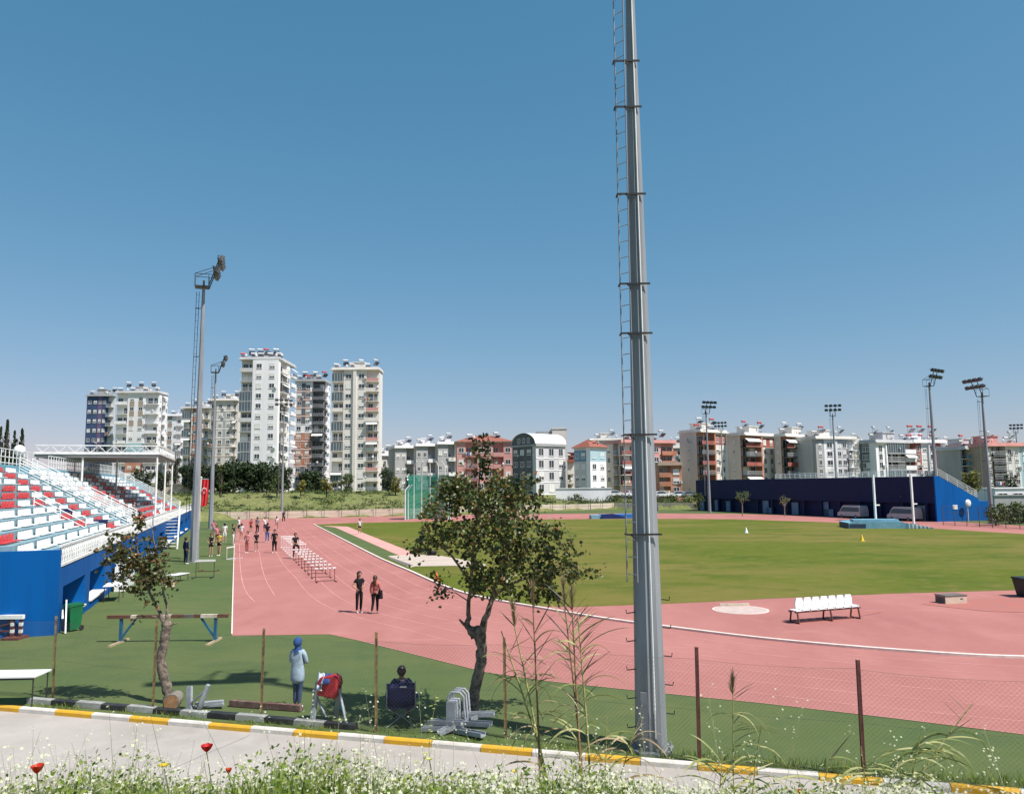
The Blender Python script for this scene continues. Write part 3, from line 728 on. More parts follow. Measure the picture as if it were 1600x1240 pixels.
for i_, cs in enumerate((('cloth_a', 'awning', 'cloth_b'), ('awning', 'cloth_c', 'awning'), ('cloth_b', 'cloth_c', 'cloth_a'))):
    mat('cloth_a', (.10, .16, .40), .8); mat('cloth_b', (.50, .10, .10), .8); mat('cloth_c', (.55, .45, .20), .8); m = MB()
    for k_ in range(3): m.box(.1 + k_ * .55, .5 + k_ * .55, -.64, -.62, .15 + .1 * k_, .98, k_)
    m.bar((0, -.63, 1.0), (1.8, -.63, 1.0), .02, 1); LAU.append(m.mesh('laundry', list(cs)))
def door_mesh(w, v):
    k = ('d', round(w, 1), v)
    if k in MCACHE: return MCACHE[k]
    m = MB(); m.box(0, w, -.03, .02, 0, 2.2, 1 if v != 1 else 2); m.box(-.06, 0, -.05, .02, 0, 2.26, 0); m.box(w, w + .06, -.05, .02, 0, 2.26, 0); m.box(-.06, w + .06, -.05, .02, 2.2, 2.26, 0); m.box(w / 2 - .03, w / 2 + .03, -.045, .0, 0, 2.2, 0)
    MCACHE[k] = m.mesh('balcony_door', ['win_frame', 'glass_dark', 'blind']); return MCACHE[k]
m = MB(); m.prism([(-1.0, 0), (1.0, 0), (1.0, .05), (-1.0, .05)], -1.0, 1.0, 0, T(0, .0, .62, rx=R(-38)))
for x in (-.9, .9): m.bar((x, .75, 0), (x, .75, 2.0), .06, 1); m.bar((x, -.8, 0), (x, .75, 1.6), .05, 1)
HM = {}
for tk in ('tank', 'tank_red'):
    m2 = MB(); m2.v, m2.f, m2.m, m2.sm = list(m.v), list(m.f), list(m.m), list(m.sm)
    m2.v = [(p[0], -p[1], p[2]) for p in m2.v] if 0 else m2.v
    m2.tube([(-1.0, .8, 2.15), (1.0, .8, 2.15)], .32, 10, 2)
    HM[tk] = m2.mesh('solar_heater', ['panel', 'galv', tk])
m = MB(); m.ball((0, 0, .6), .45, 0, 10, 6, None, (1, .3, 1)); m.tube([(0, .1, 0), (0, .1, .6)], .04, 5, 0); DISH = m.mesh('satellite_dish', 'tank')
m = MB(); m.box(-.4, .4, -.32, 0, 0, .55, 0); m.tube([(-.1, -.33, .27), (-.1, -.322, .27)], .2, 10, 1); AC = m.mesh('air_conditioner', ['tank', 'b_dark'])
m = MB(); m.prism([(0, 0), (-1.1, -.75), (-1.1, -.95), (0, -.05)], 0, 2.4, 0, None, 'x'); AWN = m.mesh('awning', 'awning')
def vert(p, d):
    r_ = ray(p, 758); return r_.x / r_.y
def building(name, label, px0, px1, ytop, d, floors, bays, rz=0, sidepx=None, side='R', sbays=None, wall='b_beige', trim=None, zb=3.2, depth=13, fh=2.95,
             roof='flat', heaters=4, tanks=('tank',), balc=('wall', 'wall'), seed=1, awn=.1, ground_floor=True, cat='apartment block', hz=1.6):
    rnd = random.Random(seed); t0, t1 = vert(px0, d), vert(px1, d); c, s = math.cos(rz), math.sin(rz)
    Lx, Ly = t0 * d, d; wd = (t1 * Ly - Lx) / (c - t1 * s)
    pm = ray((px0 + px1) / 2, ytop); my = Ly + wd / 2 * s; ztop = H + pm.z / pm.y * my
    if sidepx is not None:
        ts = vert(sidepx, d)
        bx, by = (Lx, Ly) if side == 'L' else (Lx + wd * c, Ly + wd * s)
        depth = (bx - ts * by) / (s + ts * c)
    root = thing(name, (Lx, Ly, zb), rz, label, cat)
    h = ztop - zb; fh = (h - .5) / floors; IN = 1.3
    wallm = [wall, trim or wall]; extra = []
    def mi(nm):
        if nm not in wallm: wallm.append(nm)
        return wallm.index(nm)
    wm = MB(); fronts = any(b[0] == 'b' for b in bays); 
    sb = sbays or []
    sideB = any(b[0] == 'b' for b in sb)
    y0 = IN; xr = wd - (IN if side == 'R' and sb else 0); xl = (IN if side == 'L' and sb else 0)
    wm.box(xl, xr, y0, depth, -4, h, 0)
    def facade(M, width, bays, xin0, xin1, salt):
        tot = sum(b[1] for b in bays); x = 0
        for bi, b in enumerate(bays):
            bw = width * b[1] / tot; o = b[2] if len(b) > 2 else {}
            if b[0] != 'b':
                wm.box(x, x + bw, o.get('y', 0), IN, -4, h - o.get('cut', 0), mi(o.get('m', wall)), M)
            else:
                wm.box(x, x + bw, IN - .002, IN, -4, h, mi(o.get('back', wall)), M)
            nw = o.get('n', 1 if b[0] == 'w' else 0); ww, wh = o.get('w', min(1.5, bw / max(nw, 1) * .62)), o.get('h', 1.35)
            for fl in range(floors):
                z = fl * fh
                if b[0] == 'w':
                    for k in range(nw):
                        cx = x + bw * (k + .5) / nw; v = rnd.choice([0, 0, 0, 1, 1, 2])
                        put('window', win_mesh(ww, wh, v), root, M @ T(cx, o.get('y', 0) - .002, z + fh * .5 + .05))
                        if rnd.random() < .12 and nw < 4: put('air_conditioner', AC, root, M @ T(cx + ww / 2 + .25, o.get('y', 0) - .01, z + .5))
                    pn = o.get('panel')
                    if pn and (o.get('pf') is None or fl in o['pf']):
                        for k in range(nw):
                            cx = x + bw * (k + .5) / nw; wm.box(cx - ww / 2 - .1, cx + ww / 2 + .1, o.get('y', 0) - .04, o.get('y', 0) + .1, z + fh * .5 + .05 + wh / 2 + .1, z + fh * 1.5 - wh / 2 - .12, mi(pn), M)
                    vp = o.get('vpanel')
                    if vp and (o.get('vf') is None or fl in o['vf']): wm.box(x + bw * .5 - bw * vp[1] / 2, x + bw * .5 + bw * vp[1] / 2, o.get('y', 0) - .03, o.get('y', 0) + .1, z + .02, z + fh - .02, mi(vp[0]), M)
                    cf = o.get('fm', {}).get(fl)
                    if cf: wm.box(x + .01, x + bw - .01, o.get('y', 0) - .02, o.get('y', 0) + .1, z, z + fh - .01, mi(cf), M)
                    if o.get('band'): wm.box(x, x + bw, o.get('y', 0) - .08, o.get('y', 0) + .1, z - .12, z + .10, mi(o['band']), M)
                if b[0] == 'b' and not (fl == 0 and not o.get('gf', True)):
                    var = o['v'][(fl * 7 + bi * 3) % len(o['v'])] if isinstance(o.get('v'), (list, tuple)) else o.get('v', 'solid')
                    bo = put('balcony', balc_mesh(bw, var, IN, (o.get('bm', wall), o.get('cm', wall))), root, M @ T(x, 0, z)); Q = T(-x, 0, -z)
                    dw = bw * .36
                    put('balcony_door', door_mesh(dw, rnd.choice([0, 0, 1])), bo, Q @ T(x + bw * .12, IN - .01, z + .02))
                    if bw > 3.2: put('balcony_door', door_mesh(dw * .8, rnd.choice([0, 0, 1])), bo, Q @ T(x + bw * .60, IN - .01, z + .02))
                    if rnd.random() < o.get('awn', awn): put('awning', AWN, bo, Q @ T(x + .1, -.1, z + fh - .25, s=1) @ Matrix.Diagonal((bw / 2.6, 1, 1, 1)))
                    if rnd.random() < .14 and bw > 2: put('laundry', rnd.choice(LAU), bo, T(.15 + rnd.random() * (bw - 2), 0, 0))
                    if rnd.random() < .15: put('satellite_dish', DISH, bo, Q @ T(x + bw * rnd.random(), -.65, z + .6, rz=R(rnd.uniform(-20, 40)), s=.8))
            x += bw
    facade(Matrix.Identity(4), wd, bays, 0, 0, 1)
    if sb:
        Ms = Matrix.Translation((wd, IN, 0)) @ Matrix.Rotation(R(90), 4, 'Z') if side == 'R' else Matrix.Translation((0, depth, 0)) @ Matrix.Rotation(R(-90), 4, 'Z')
        facade(Ms, depth - IN, sb, 0, 0, 2)
    wm.build('wall', wallm, root)
    rf = MB(); ov = .35
    if roof == 'flat':
        rf.box(-ov, wd + ov, -ov - .3, depth + ov, h, h + .28, 0); rf.box(-.1, wd + .1, -.2, 0, h + .28, h + .85, 0); rf.box(-.1, .1, 0, depth, h + .28, h + .85, 0); rf.box(wd - .1, wd + .1, 0, depth, h + .28, h + .85, 0)
        ro = rf.build('roof', trim or wall, root)
    elif roof == 'hip':
        a = .6; hh = 2.2; rf.box(-ov, wd + ov, -ov, depth + ov, h, h + .25, 1); r0 = min(wd, depth) / 2
        vs = [(-a, -a, h + .25), (wd + a, -a, h + .25), (wd + a, depth + a, h + .25), (-a, depth + a, h + .25), (wd * .35, depth * .5, h + hh), (wd * .65, depth * .5, h + hh)]
        rf.add(vs, [(0, 1, 5, 4), (1, 2, 5), (2, 3, 4, 5), (3, 0, 4)], 0); ro = rf.build('roof', ['roof_tile', trim or wall], root)
    elif roof == 'vault':
        n = 14; pl = [(wd / 2 - (wd / 2 + .2) * math.cos(math.pi * i / n), h + 3.6 * math.sin(math.pi * i / n)) for i in range(n + 1)]
    hr = rnd
    if roof != 'vault' and heaters:
        bw_ = max(3, wd * .3); bx_ = wd * .35
        if hz > 1: rb = MB(); rb.box(bx_, bx_ + bw_, depth * .35, depth * .35 + 4, h + .28, h + 2.6, 0); rb.box(bx_ - .2, bx_ + bw_ + .2, depth * .35 - .2, depth * .35 + 4.2, h + 2.6, h + 2.8, 0); rb.build('stair_tower', trim or wall, ro)
        for i in range(heaters):
            x = wd * (i + .5) / heaters + hr.uniform(-.3, .3); tk = tanks[i % len(tanks)]; row = i % 2
            put('solar_heater', HM[tk], ro, T(x, 1.5 + row * 1.8, h + .28 + (hz if row else .15), rz=hr.uniform(.3, .9) - rz, s=.78))
            if hr.random() < .5: put('satellite_dish', DISH, ro, T(x + .9, .6, h + .85, rz=R(hr.uniform(-30, 60)), s=.9))
    return root, wd, depth, h, fh
W_ = 'w'; B_ = 'b'
# --- left cluster of towers
building('apartment_building', 'apartment block with a navy left half, leftmost of the far blocks', 129, 170, 619, 292, 10,
         [(W_, 3, dict(m='b_navy', n=2, w=1.2)), (W_, 1, dict(m='b_purple', n=1, w=.9)), (W_, 1.2, dict(m='b_navy')), (B_, 1.6, dict(v='rail', bm='b_lgrey'))],
         sidepx=174, side='R', sbays=[('s', 1, {})], wall='b_lgrey', trim='b_grey', heaters=4, seed=1, zb=4)
building('apartment_building', 'white apartment block with orange and tan panels behind the stand canopy', 174, 241, 614, 280, 10,
         [(B_, 1.7, dict(v=['rail', 'solid'], bm='b_white')), (W_, 2.4, dict(n=2, panel='b_tan', pf=(6, 7, 8), fm={3: 'b_orange', 2: 'b_orange', 4: 'b_lblue'})), (B_, 1.7, dict(v=['solid', 'rail'], bm='b_white'))],
         sidepx=257, side='R', sbays=[(W_, 1, {}), (B_, 1.3, dict(v='solid', awn=.5)), (W_, 1, {})], wall='b_white', trim='b_lgrey', heaters=7, tanks=('tank', 'tank'), seed=2, zb=4, hz=2.4)
building('apartment_building', 'narrow white block between the orange panelled block and the grey mast', 257, 281, 650, 300, 9,
         [(W_, 1, dict(n=1, panel='b_tan')), ('s', .5), (B_, 1, dict(v='solid'))], wall='b_white', trim='b_white', heaters=2, seed=3, zb=4)
building('apartment_building', 'block with glazed balconies and an orange striped bay, behind the tall grey mast', 281, 324, 638, 275, 9,
         [(B_, 1.5, dict(v=['glass', 'rail'], bm='b_lgrey')), (W_, 2, dict(n=2, w=1.2, panel='b_orange')), (B_, 1, dict(v='rail'))], wall='b_blush', trim='b_lgrey', heaters=4, seed=4, zb=4)
building('apartment_building', 'block with two grey vertical stripes, left of the tallest white tower', 324, 366, 626, 262, 10,
         [(B_, .9, dict(v='rail')), (W_, 2.2, dict(n=2, w=1.2, vpanel=('b_grey', .16), vf=(5, 6, 7, 8), panel='b_tan', pf=(0, 1, 2, 3, 4), band='b_white')), (B_, .5, dict(v='rail'))],
         wall='b_beige', trim='b_blush', heaters=4, seed=5, zb=4)
building('apartment_tower', 'tallest white apartment tower, at the left of the three high towers', 370, 432, 562, 214, 13,
         [(B_, 1.25, dict(v=['rail', 'glass', 'rail', 'glass', 'solid'], bm='b_lgrey', cm='b_navy', back='b_lgrey')), (W_, 2.45, dict(n=2, w=1.5, y=-.6))],
         sidepx=457, side='R', sbays=[(B_, 1.6, dict(v=['solid', 'glass', 'rail'], bm='b_blush', awn=.45)), (W_, .7, {}), (B_, 1.2, dict(v='solid', bm='b_white', awn=.4))],
         wall='b_white', trim='b_lgrey', heaters=9, tanks=('tank_red', 'tank', 'tank', 'tank', 'tank'), seed=6, awn=.12, zb=4)
building('apartment_tower', 'orange and white tower with dark balconies, middle one of the three high towers', 458, 504, 596, 246, 13,
         [(W_, 2.5, dict(n=2, w=1.4, vpanel=('b_dgrey', .24), vf=(0, 1, 2, 8, 9, 10, 11, 12), panel='b_orange', pf=(0, 1, 2, 8, 9, 10, 11), band='b_white', fm={4: 'b_orange', 5: 'b_orange', 6: 'b_orange', 3: 'b_orange'})), (B_, 1.7, dict(v=['col', 'rail', 'solid'], bm='b_dgrey', cm='b_dgrey', back='b_dgrey'))],
         sidepx=514, side='R', sbays=[(B_, 1, dict(v='solid', bm='b_white', awn=.6)), (W_, 1, {})], wall='b_white', trim='b_grey', heaters=6, tanks=('tank', 'tank', 'tank_red'), seed=7, zb=4)
building('apartment_tower', 'beige tower, rightmost of the three high towers, with glazed balconies at its left edge', 516, 590, 578, 228, 12,
         [(B_, 1.3, dict(v=['rail', 'solid', 'glass', 'glass', 'rail'], bm='b_blush')), (W_, 1.1, dict(n=1, w=1.7)), ('s', .35, dict(y=-.5)), (W_, 1.1, dict(n=1, w=1.7)), (B_, 1.35, dict(v=['rail', 'solid', 'col'], bm='b_blush', cm='b_pink', awn=.3))],
         sidepx=None, wall='b_blush', trim='b_blush', heaters=6, seed=8, zb=4, depth=7)
# --- low rows in the middle
for i, (a, b, t, d_, lab) in enumerate([(590, 617, 712, 255, 'small peach and white house with a flat white roof right of the beige tower'), (617, 650, 700, 240, 'grey and white low block, left one of the stepped row'), (650, 684, 697, 240, 'grey and white low block, middle one of the stepped row'), (684, 714, 694, 240, 'grey and white low block, next to the red roofed house')]):
    building('low_apartment_building', lab, a, b, t, d_, 3 if i else 3, [(W_, 1.6, dict(n=2, m='b_grey' if i else 'b_blush')), (B_, 1.1, dict(v='solid', bm='b_white')), ('s', .25, dict(m='b_white', y=-.3))], rz=R(18), wall='b_grey' if i else 'b_blush', trim='b_white', heaters=2, seed=20 + i, zb=3.9)
building('red_apartment_house', 'pinkish red house with a red tiled roof, rising behind the top of the larger tree', 714, 801, 691, 205, 4,
         [(W_, 1, dict(n=1, m='b_pink')), (B_, 1.3, dict(v='rail', bm='b_pink')), (W_, 1.8, dict(n=2, m='b_pink')), (B_, 1.2, dict(v='solid', bm='b_pink')), (W_, 1, dict(m='b_pink'))], rz=R(6), wall='b_pink', trim='b_blush', roof='hip', heaters=2, seed=30, zb=3.5, depth=11, hz=.8)
# vaulted building
root, wd, dep, h, fh = building('vaulted_building', 'grey block with a barrel vaulted white roof, beside a plain beige tower slab', 838, 884, 694, 186, 4,
         [(W_, 1.1, dict(n=1, w=1.6, h=1.9, band='b_white')), (W_, 1.1, dict(n=1, w=1.6, h=1.9, band='b_white')), (W_, 1, dict(n=1, w=1.4, h=1.9, band='b_white'))], rz=R(38), sidepx=801, side='L', sbays=[(W_, 1, dict(n=3, m='b_dgrey'))],
         wall='b_lgrey', trim='b_lgrey', roof='vault', heaters=0, seed=31, zb=3)
m = MB(); n = 14; pl = [(dep / 2 - (dep / 2 + .15) * math.cos(math.pi * i / n), h + 2.7 * math.sin(math.pi * i / n)) for i in range(n + 1)]
m.prism(pl, .02, wd - .02, 0, None, 'x')
pl2 = [(p[0], p[1] + .12) for p in pl]
for i in range(n): m.add([(-.3, pl2[i][0], pl2[i][1]), (wd + .3, pl2[i][0], pl2[i][1]), (wd + .3, pl2[i + 1][0], pl2[i + 1][1]), (-.3, pl2[i + 1][0], pl2[i + 1][1])], [(0, 1, 2, 3)], 1)
m.box(-.2, wd + .3, -.35, dep + .3, h - .5, h - .002, 2)
m.build('vaulted_roof', ['b_dgrey', 'white_paint', 'b_grey'], root, fix=True)
for yv in (.3, .5, .7): put('window', win_mesh(1.0, 1.2, 0), root, Matrix.Translation((-.02, dep * yv, h + 1.0)) @ Matrix.Rotation(R(-90), 4, 'Z'))
sl = thing('tower_slab', (0, 0, 0), 0, 'plain windowless beige slab attached behind the right side of the vaulted building', 'tower')
q0 = P(864, 758, 200); q1 = P(887, 758, 200); zt = P(875, 670, 200).z; m = MB(); m.box(q0.x, q1.x, 200, 212, 2, zt); m.box(q0.x - .15, q1.x + .15, 199.85, 212.15, zt, zt + .3); m.build('wall', 'b_beige', sl)
m = MB(); m.box(q0.x - 4, q0.x - .01, 201, 209, 16, zt - .5); m.build('lift_room', 'b_grey', sl)
building('small_house', 'narrow pinkish house squeezed between the beige slab and the blue and white house', 887, 898, 722, 215, 3, [(B_, 1, dict(v='solid'))], wall='b_blush', trim='roof_tile', heaters=1, seed=32, zb=3, depth=6)
building('blue_white_house', 'small white and blue house with a low red tiled roof', 923, 948, 700, 186, 4, [(W_, 1.6, dict(n=2, w=1.3, fm={3: 'b_lblue'}, m='b_white'))], rz=R(40), sidepx=898, side='L',
         sbays=[(W_, 1, dict(n=2, w=1.3, m='b_lgrey', fm={3: 'b_blue'}))], wall='b_white', trim='b_blush', roof='hip', heaters=1, seed=33, zb=2.8, hz=.5)
building('apartment_building', 'red and beige apartment block behind the near mast, with red balconies to its right', 972, 1058, 692, 200, 5,
         [(B_, 1, dict(v='col', cm='b_red', bm='b_blush')), (B_, 1, dict(v='col', cm='b_orange', bm='b_blush')), (W_, 1.1, dict(n=1, m='b_blush')), (W_, 1, dict(n=1, m='b_pink')), (B_, 1.6, dict(v='col', cm='b_orange', bm='b_red', back='b_pink'))],
         rz=R(22), sidepx=946, side='L', sbays=[(W_, 1.4, dict(n=1)), (B_, .9, dict(v='rail'))], wall='b_beige', trim='b_pink', heaters=4, tanks=('tank', 'tank'), seed=34, zb=2.6)
building('low_apartment_building', 'orange and brown house filling the gap left of the first grey gable', 1030, 1066, 727, 190, 3, [(B_, 1, dict(v='col', cm='b_orange', bm='b_orange', back='b_tan')), (W_, 1, dict(m='b_orange'))], wall='b_orange', trim='b_tan', heaters=0, seed=35, zb=2.6, depth=8)
# --- right rows: gable + balcony front
gl_ = [('first gabled block from the left above the navy tribune', 1097, 1138, 1064, 676, 205, 40, ('tank_red', 'tank', 'tank')), ('second gabled block from the left above the navy tribune', 1166, 1215, 1139, 681, 207, 41, ('tank', 'tank_red')),
       ('third gabled block from the left above the navy tribune, with a leaning dark heater', 1230, 1278, 1213, 683, 209, 42, ('tank',))]
for lab, a, b, sp, t, d_, sd_, tk in gl_:
    building('apartment_building', 'beige ' + lab, a, b, t, d_, 6,
             [(B_, 1.7, dict(v=['rail', 'col'], bm='b_dark', cm='b_red', back='b_orange')), ('s', .16, dict(m='b_orange', y=-.45)), (W_, 1.5, dict(n=2, w=1.3, h=1.5, m='b_blush', fm={5: 'b_red'})), ('s', .16, dict(m='b_white', y=-.5))],
             rz=R(38), sidepx=sp, side='L', sbays=[('s', 2), (W_, 1, dict(n=1, w=.6, h=1.0)), ('s', 2)], wall='b_beige', trim='b_blush', heaters=4, tanks=tk, seed=sd_, zb=2.2, hz=2.2, awn=.35)
building('apartment_building', 'block with red topped tanks over the middle of the navy tribune', 1278, 1342, 686, 205, 6,
         [(W_, 1, dict(n=1, m='b_grey', w=1.0)), (W_, 1.3, dict(n=1, m='b_white', w=1.8)), ('s', .2, dict(m='b_white', y=-.3)), (W_, 1.3, dict(n=2, m='b_lgrey', w=1.2)), (B_, 1.2, dict(v='rail', bm='b_white'))], rz=R(20), wall='b_lgrey', trim='b_blush', heaters=4, tanks=('tank', 'tank_red', 'tank'), seed=43, zb=2.2)
building('apartment_building', 'dark grey and white block with black glazed balconies on its top floor', 1372, 1432, 692, 190, 6,
         [(W_, .9, dict(n=1, m='b_white', w=1.2, h=1.6)), ('s', .15, dict(m='b_white', y=-.3)), (B_, 1.7, dict(v=['rail', 'rail', 'glass'], bm='b_lgrey')), (B_, 1.1, dict(v='solid', bm='b_white'))], rz=R(24), sidepx=1346, side='L', sbays=[('s', .4, dict(m='b_dgrey')), (W_, 1, dict(n=2, m='b_grey', w=1.0, fm={5: 'b_dgrey', 4: 'b_dgrey'})), ('s', .3, dict(m='b_white'))],
         wall='b_lgrey', trim='b_lgrey', heaters=5, tanks=('tank', 'tank'), seed=44, zb=2.2, hz=2.2)
building('apartment_building', 'white block with brick red panels, under the row of red roof tanks', 1432, 1484, 692, 195, 6,
         [(W_, 1, dict(n=1, m='b_red', w=1.0)), (W_, .9, dict(n=1, m='b_white', w=1.2)), ('s', .15, dict(m='b_white', y=-.4)), (W_, .9, dict(n=1, m='b_white', w=1.2)), (W_, .8, dict(n=1, m='b_red', w=1.0)), (B_, .9, dict(v='solid', bm='b_white'))], rz=R(16), wall='b_white', trim='b_white', heaters=6, tanks=('tank_red',), seed=45, zb=2.2, hz=2.6)
building('low_apartment_building', 'low white rear block showing between the red panelled block and the grey blue one', 1484, 1514, 706, 240, 5, [(B_, 1, dict(v='solid', bm='b_white')), (B_, 1, dict(v='glass'))], wall='b_white', trim='b_white', heaters=2, seed=46, zb=2.5)
building('apartment_building', 'grey blue block standing between the two rightmost masts', 1512, 1546, 702, 185, 6, [(B_, 1.2, dict(v='col', cm='b_blue', bm='b_lgrey', back='b_grey')), (W_, 1, dict(n=1, m='b_grey'))], rz=R(20), wall='b_grey', trim='b_lgrey', heaters=3, tanks=('tank', 'tank_red'), seed=47, zb=2.2, depth=8)
building('apartment_building', 'tan and cream block with dark balconies at the right edge of the photo', 1546, 1612, 697, 180, 6, [(W_, .4, dict(n=1, m='b_tan', w=.7)), (B_, 1.2, dict(v='rail', bm='b_dgrey', back='b_grey')), (W_, 1.2, dict(n=2, m='b_blush', w=1.0)), (W_, .8, dict(n=1, m='b_lblue', w=1.0))], rz=R(10), wall='b_tan', trim='b_pink', heaters=4, seed=48, zb=2.2)
for i, (a, b, t, d_, lab, wl_) in enumerate([(1476, 1500, 697, 300, 'distant pale block peeking over the red panelled block', 'b_blush'), (925, 975, 688, 250, 'grey rear block with white roof parts left of the near mast', 'b_lgrey'), (1262, 1282, 692, 260, 'distant grey block in the gap right of the third gable', 'b_grey'), (1338, 1352, 694, 250, 'distant beige block in the narrow gap before the dark grey block', 'b_beige'), (593, 640, 703, 330, 'distant white rear building over the peach house', 'b_white'), (1052, 1070, 700, 250, 'distant rear block left of the first gable', 'b_grey'), (232, 300, 700, 330, 'pale rear block low behind the stand canopy columns', 'b_blush')]):
    building('distant_building', lab, a, b, t, d_, 5, [(W_, 1, dict(n=2)), (B_, 1, dict(v='solid'))], wall=wl_, trim='b_blush', heaters=2, seed=60 + i, zb=2.5)
# low hut and walls
def lowbox(name, lab, pa, pb, yt, d_, m_, dep=5, win=0, cat='wall', zb=-1):
    a, b = P(pa, 758, d_), P(pb, 758, d_); z = P((pa + pb) / 2, yt, d_).z; r_ = thing(name, (a.x, d_, zb), 0, lab, cat); m = MB(); m.box(0, b.x - a.x, 0, dep, 0, z - zb); m.box(-.15, b.x - a.x + .15, -.15, dep + .15, z - zb, z - zb + .15); m.build('wall', m_, r_)
    for i in range(win): put('window', win_mesh(1.6, 1.0, 0), r_, T((b.x - a.x) * (i + .5) / win, -.01, z - zb - 1.2))
    return r_
lowbox('white_wall', 'long white garden wall below the blue and white house', 868, 955, 763, 176, 'b_white', .4, 0, 'wall', 1)
lowbox('white_hut', 'low white flat roofed hut near the right edge of the photo', 1554, 1625, 763, 132, 'b_white', 6, 3, 'hut', 0)
lowbox('grey_wall', 'long grey wall below the white hut at the right edge', 1552, 1640, 774, 124, 'b_grey', .4, 0, 'wall', -.2)
lowbox('beige_wall', 'low beige wall behind the canopy columns, beside the grassy slope', 200, 345, 757, 170, 'wall_beige', .4, 0, 'wall', 2)

# ================================================================== TREES IN THE DISTANCE
leaf_mat('leaf_far_dark', [(0, (.012, .026, .010)), (.6, (.026, .045, .015)), (1, (.045, .065, .022))], .6, .1, .3)
leaf_mat('leaf_far_green', [(0, (.035, .06, .015)), (.6, (.07, .10, .025)), (1, (.13, .15, .04))], .6, .15, .3)
leaf_mat('leaf_far_yellow', [(0, (.10, .10, .02)), (.6, (.19, .18, .035)), (1, (.28, .25, .07))], .6, .15, .3)
mat('bark', (.10, .075, .055), .9, (.055, .042, .032), 8, .5)
mat('bark_pale', (.26, .23, .19), .9, (.14, .12, .10), 7, .5, 30)
def far_tree(name, label, pxc, pyb, pyt, wpx, d_, m_, seed, n=900, shape='round', group=None, cat='tree', lowc=.14):
    rnd = random.Random(seed); base = P(pxc, pyb, d_); top = P(pxc, pyt, d_); hgt = top.z - base.z; rad = wpx / F * d_ / 2
    r_ = thing(name, base, 0, label, cat, group)
    m = MB(); hb = hgt * (.12 if shape == 'round' else .1); m.tube([(0, 0, -.8), (rnd.uniform(-.1, .1), 0, hb), (0, 0, hgt * .8)], [hgt * .035 + .04, hgt * .028 + .03, .03], 7)
    for i in range(7): a = rnd.uniform(0, 6.28); m.tube([(0, 0, hb * rnd.uniform(.7, 1.6)), (rad * .6 * math.cos(a), rad * .6 * math.sin(a), hgt * rnd.uniform(.45, .8))], [.08 + hgt * .008, .03], 5)
    m.build('trunk', 'bark', r_)
    cl = []
    for i in range(22):
        if shape == 'round': a = rnd.uniform(0, 6.28); q = rad * .72 * math.sqrt(rnd.random()); cl.append((q * math.cos(a), q * math.sin(a), hgt * rnd.uniform(lowc, .88), rad * rnd.uniform(.22, .42)))
        else: z = rnd.random(); cl.append((rnd.uniform(-.2, .2) * rad * (1 - z), rnd.uniform(-.2, .2) * rad, hgt * (.1 + .85 * z), rad * (1 - z * .9)))
    vs = []; fs = []; ls = max(.14, rad * .085)
    for i in range(n):
        c_ = cl[rnd.randrange(len(cl))]; v = Vector((rnd.gauss(0, 1), rnd.gauss(0, 1), rnd.gauss(0, 1))).normalized() * c_[3] * rnd.uniform(.55, 1.08)
        p = Vector(c_[:3]) + v * (1 if shape == 'round' else 1); 
        if shape != 'round': p.z = c_[2] + v.z / c_[3] * hgt * .05
        nrm = (v.normalized() + Vector((rnd.gauss(0, .5), rnd.gauss(0, .5), rnd.gauss(0, .5)))).normalized(); a = nrm.orthogonal().normalized(); b = nrm.cross(a)
        th = rnd.uniform(0, 6.28); a, b = a * math.cos(th) + b * math.sin(th), b * math.cos(th) - a * math.sin(th); L = ls * rnd.uniform(.7, 1.4); o = len(vs)
        vs += [p - a * L, p + b * L * .6, p + a * L, p - b * L * .6]; fs.append((o, o + 1, o + 2, o + 3))
    mm = MB(); mm.add(vs, fs); mm.build('crown', m_, r_); return r_
k = 0
dk = [(320, 56, 722, 160), (346, 50, 729, 160), (367, 52, 723, 165), (385, 50, 717, 170), (404, 48, 724, 165), (421, 46, 721, 170), (440, 40, 730, 160), (298, 40, 726, 170), (485, 44, 738, 190)]
labs = ['hidden low behind the second mast', 'left of the flag mast cluster', 'below the left edge of the tallest white tower', 'under the middle of the tallest white tower', 'under the right half of the tallest white tower', 'left of the slim mast', 'just behind the slim mast', 'beside the canopy columns', 'in front of the orange tower']
for (a, wp, t, d_), lb in zip(dk, labs):
    far_tree('dense_tree', 'dark dense tree ' + lb, a, 768, t, wp, d_, 'leaf_far_dark', 100 + k, 2200, group='dark dense trees at the foot of the towers'); k += 1
for (a, wp, t, d_, m_, lb) in [(606, 34, 722, 175, 'leaf_far_dark', 'round dark tree right of the beige tower'), (541, 26, 738, 180, 'leaf_far_green', 'small green tree at the foot of the beige tower'), (642, 22, 732, 190, 'leaf_far_dark', 'dark tree beside the discus cage poles'), (433, 26, 740, 150, 'leaf_far_green', 'yellow green bush tree behind the slim mast'),
                               (345, 16, 722, 140, 'leaf_far_green', 'thin pale green tree right of the second mast'), (1520, 30, 733, 118, 'leaf_far_yellow', 'olive yellow round tree behind the low end of the tribune'), (1581, 26, 738, 150, 'leaf_far_dark', 'dark tree in front of the cream block at the right edge'), (272, 22, 690, 200, 'leaf_far_dark', 'dark tree top just right of the canopy corner'),
                               (510, 24, 745, 150, 'leaf_far_yellow', 'yellow flowering bush at the foot of the orange tower'), (470, 18, 748, 150, 'leaf_far_yellow', 'yellowish bush left of the orange tower base'), (252, 34, 732, 150, 'leaf_far_dark', 'dark tree seen between the canopy columns'), (222, 40, 726, 160, 'leaf_far_dark', 'dark tree seen under the canopy'), (618, 20, 742, 160, 'leaf_far_yellow', 'brownish yellow shrub right of the round dark tree')]:
    far_tree('tree', lb, a, 770 if a < 1000 else 772, t, wp, d_, m_, 200 + k, 1000); k += 1
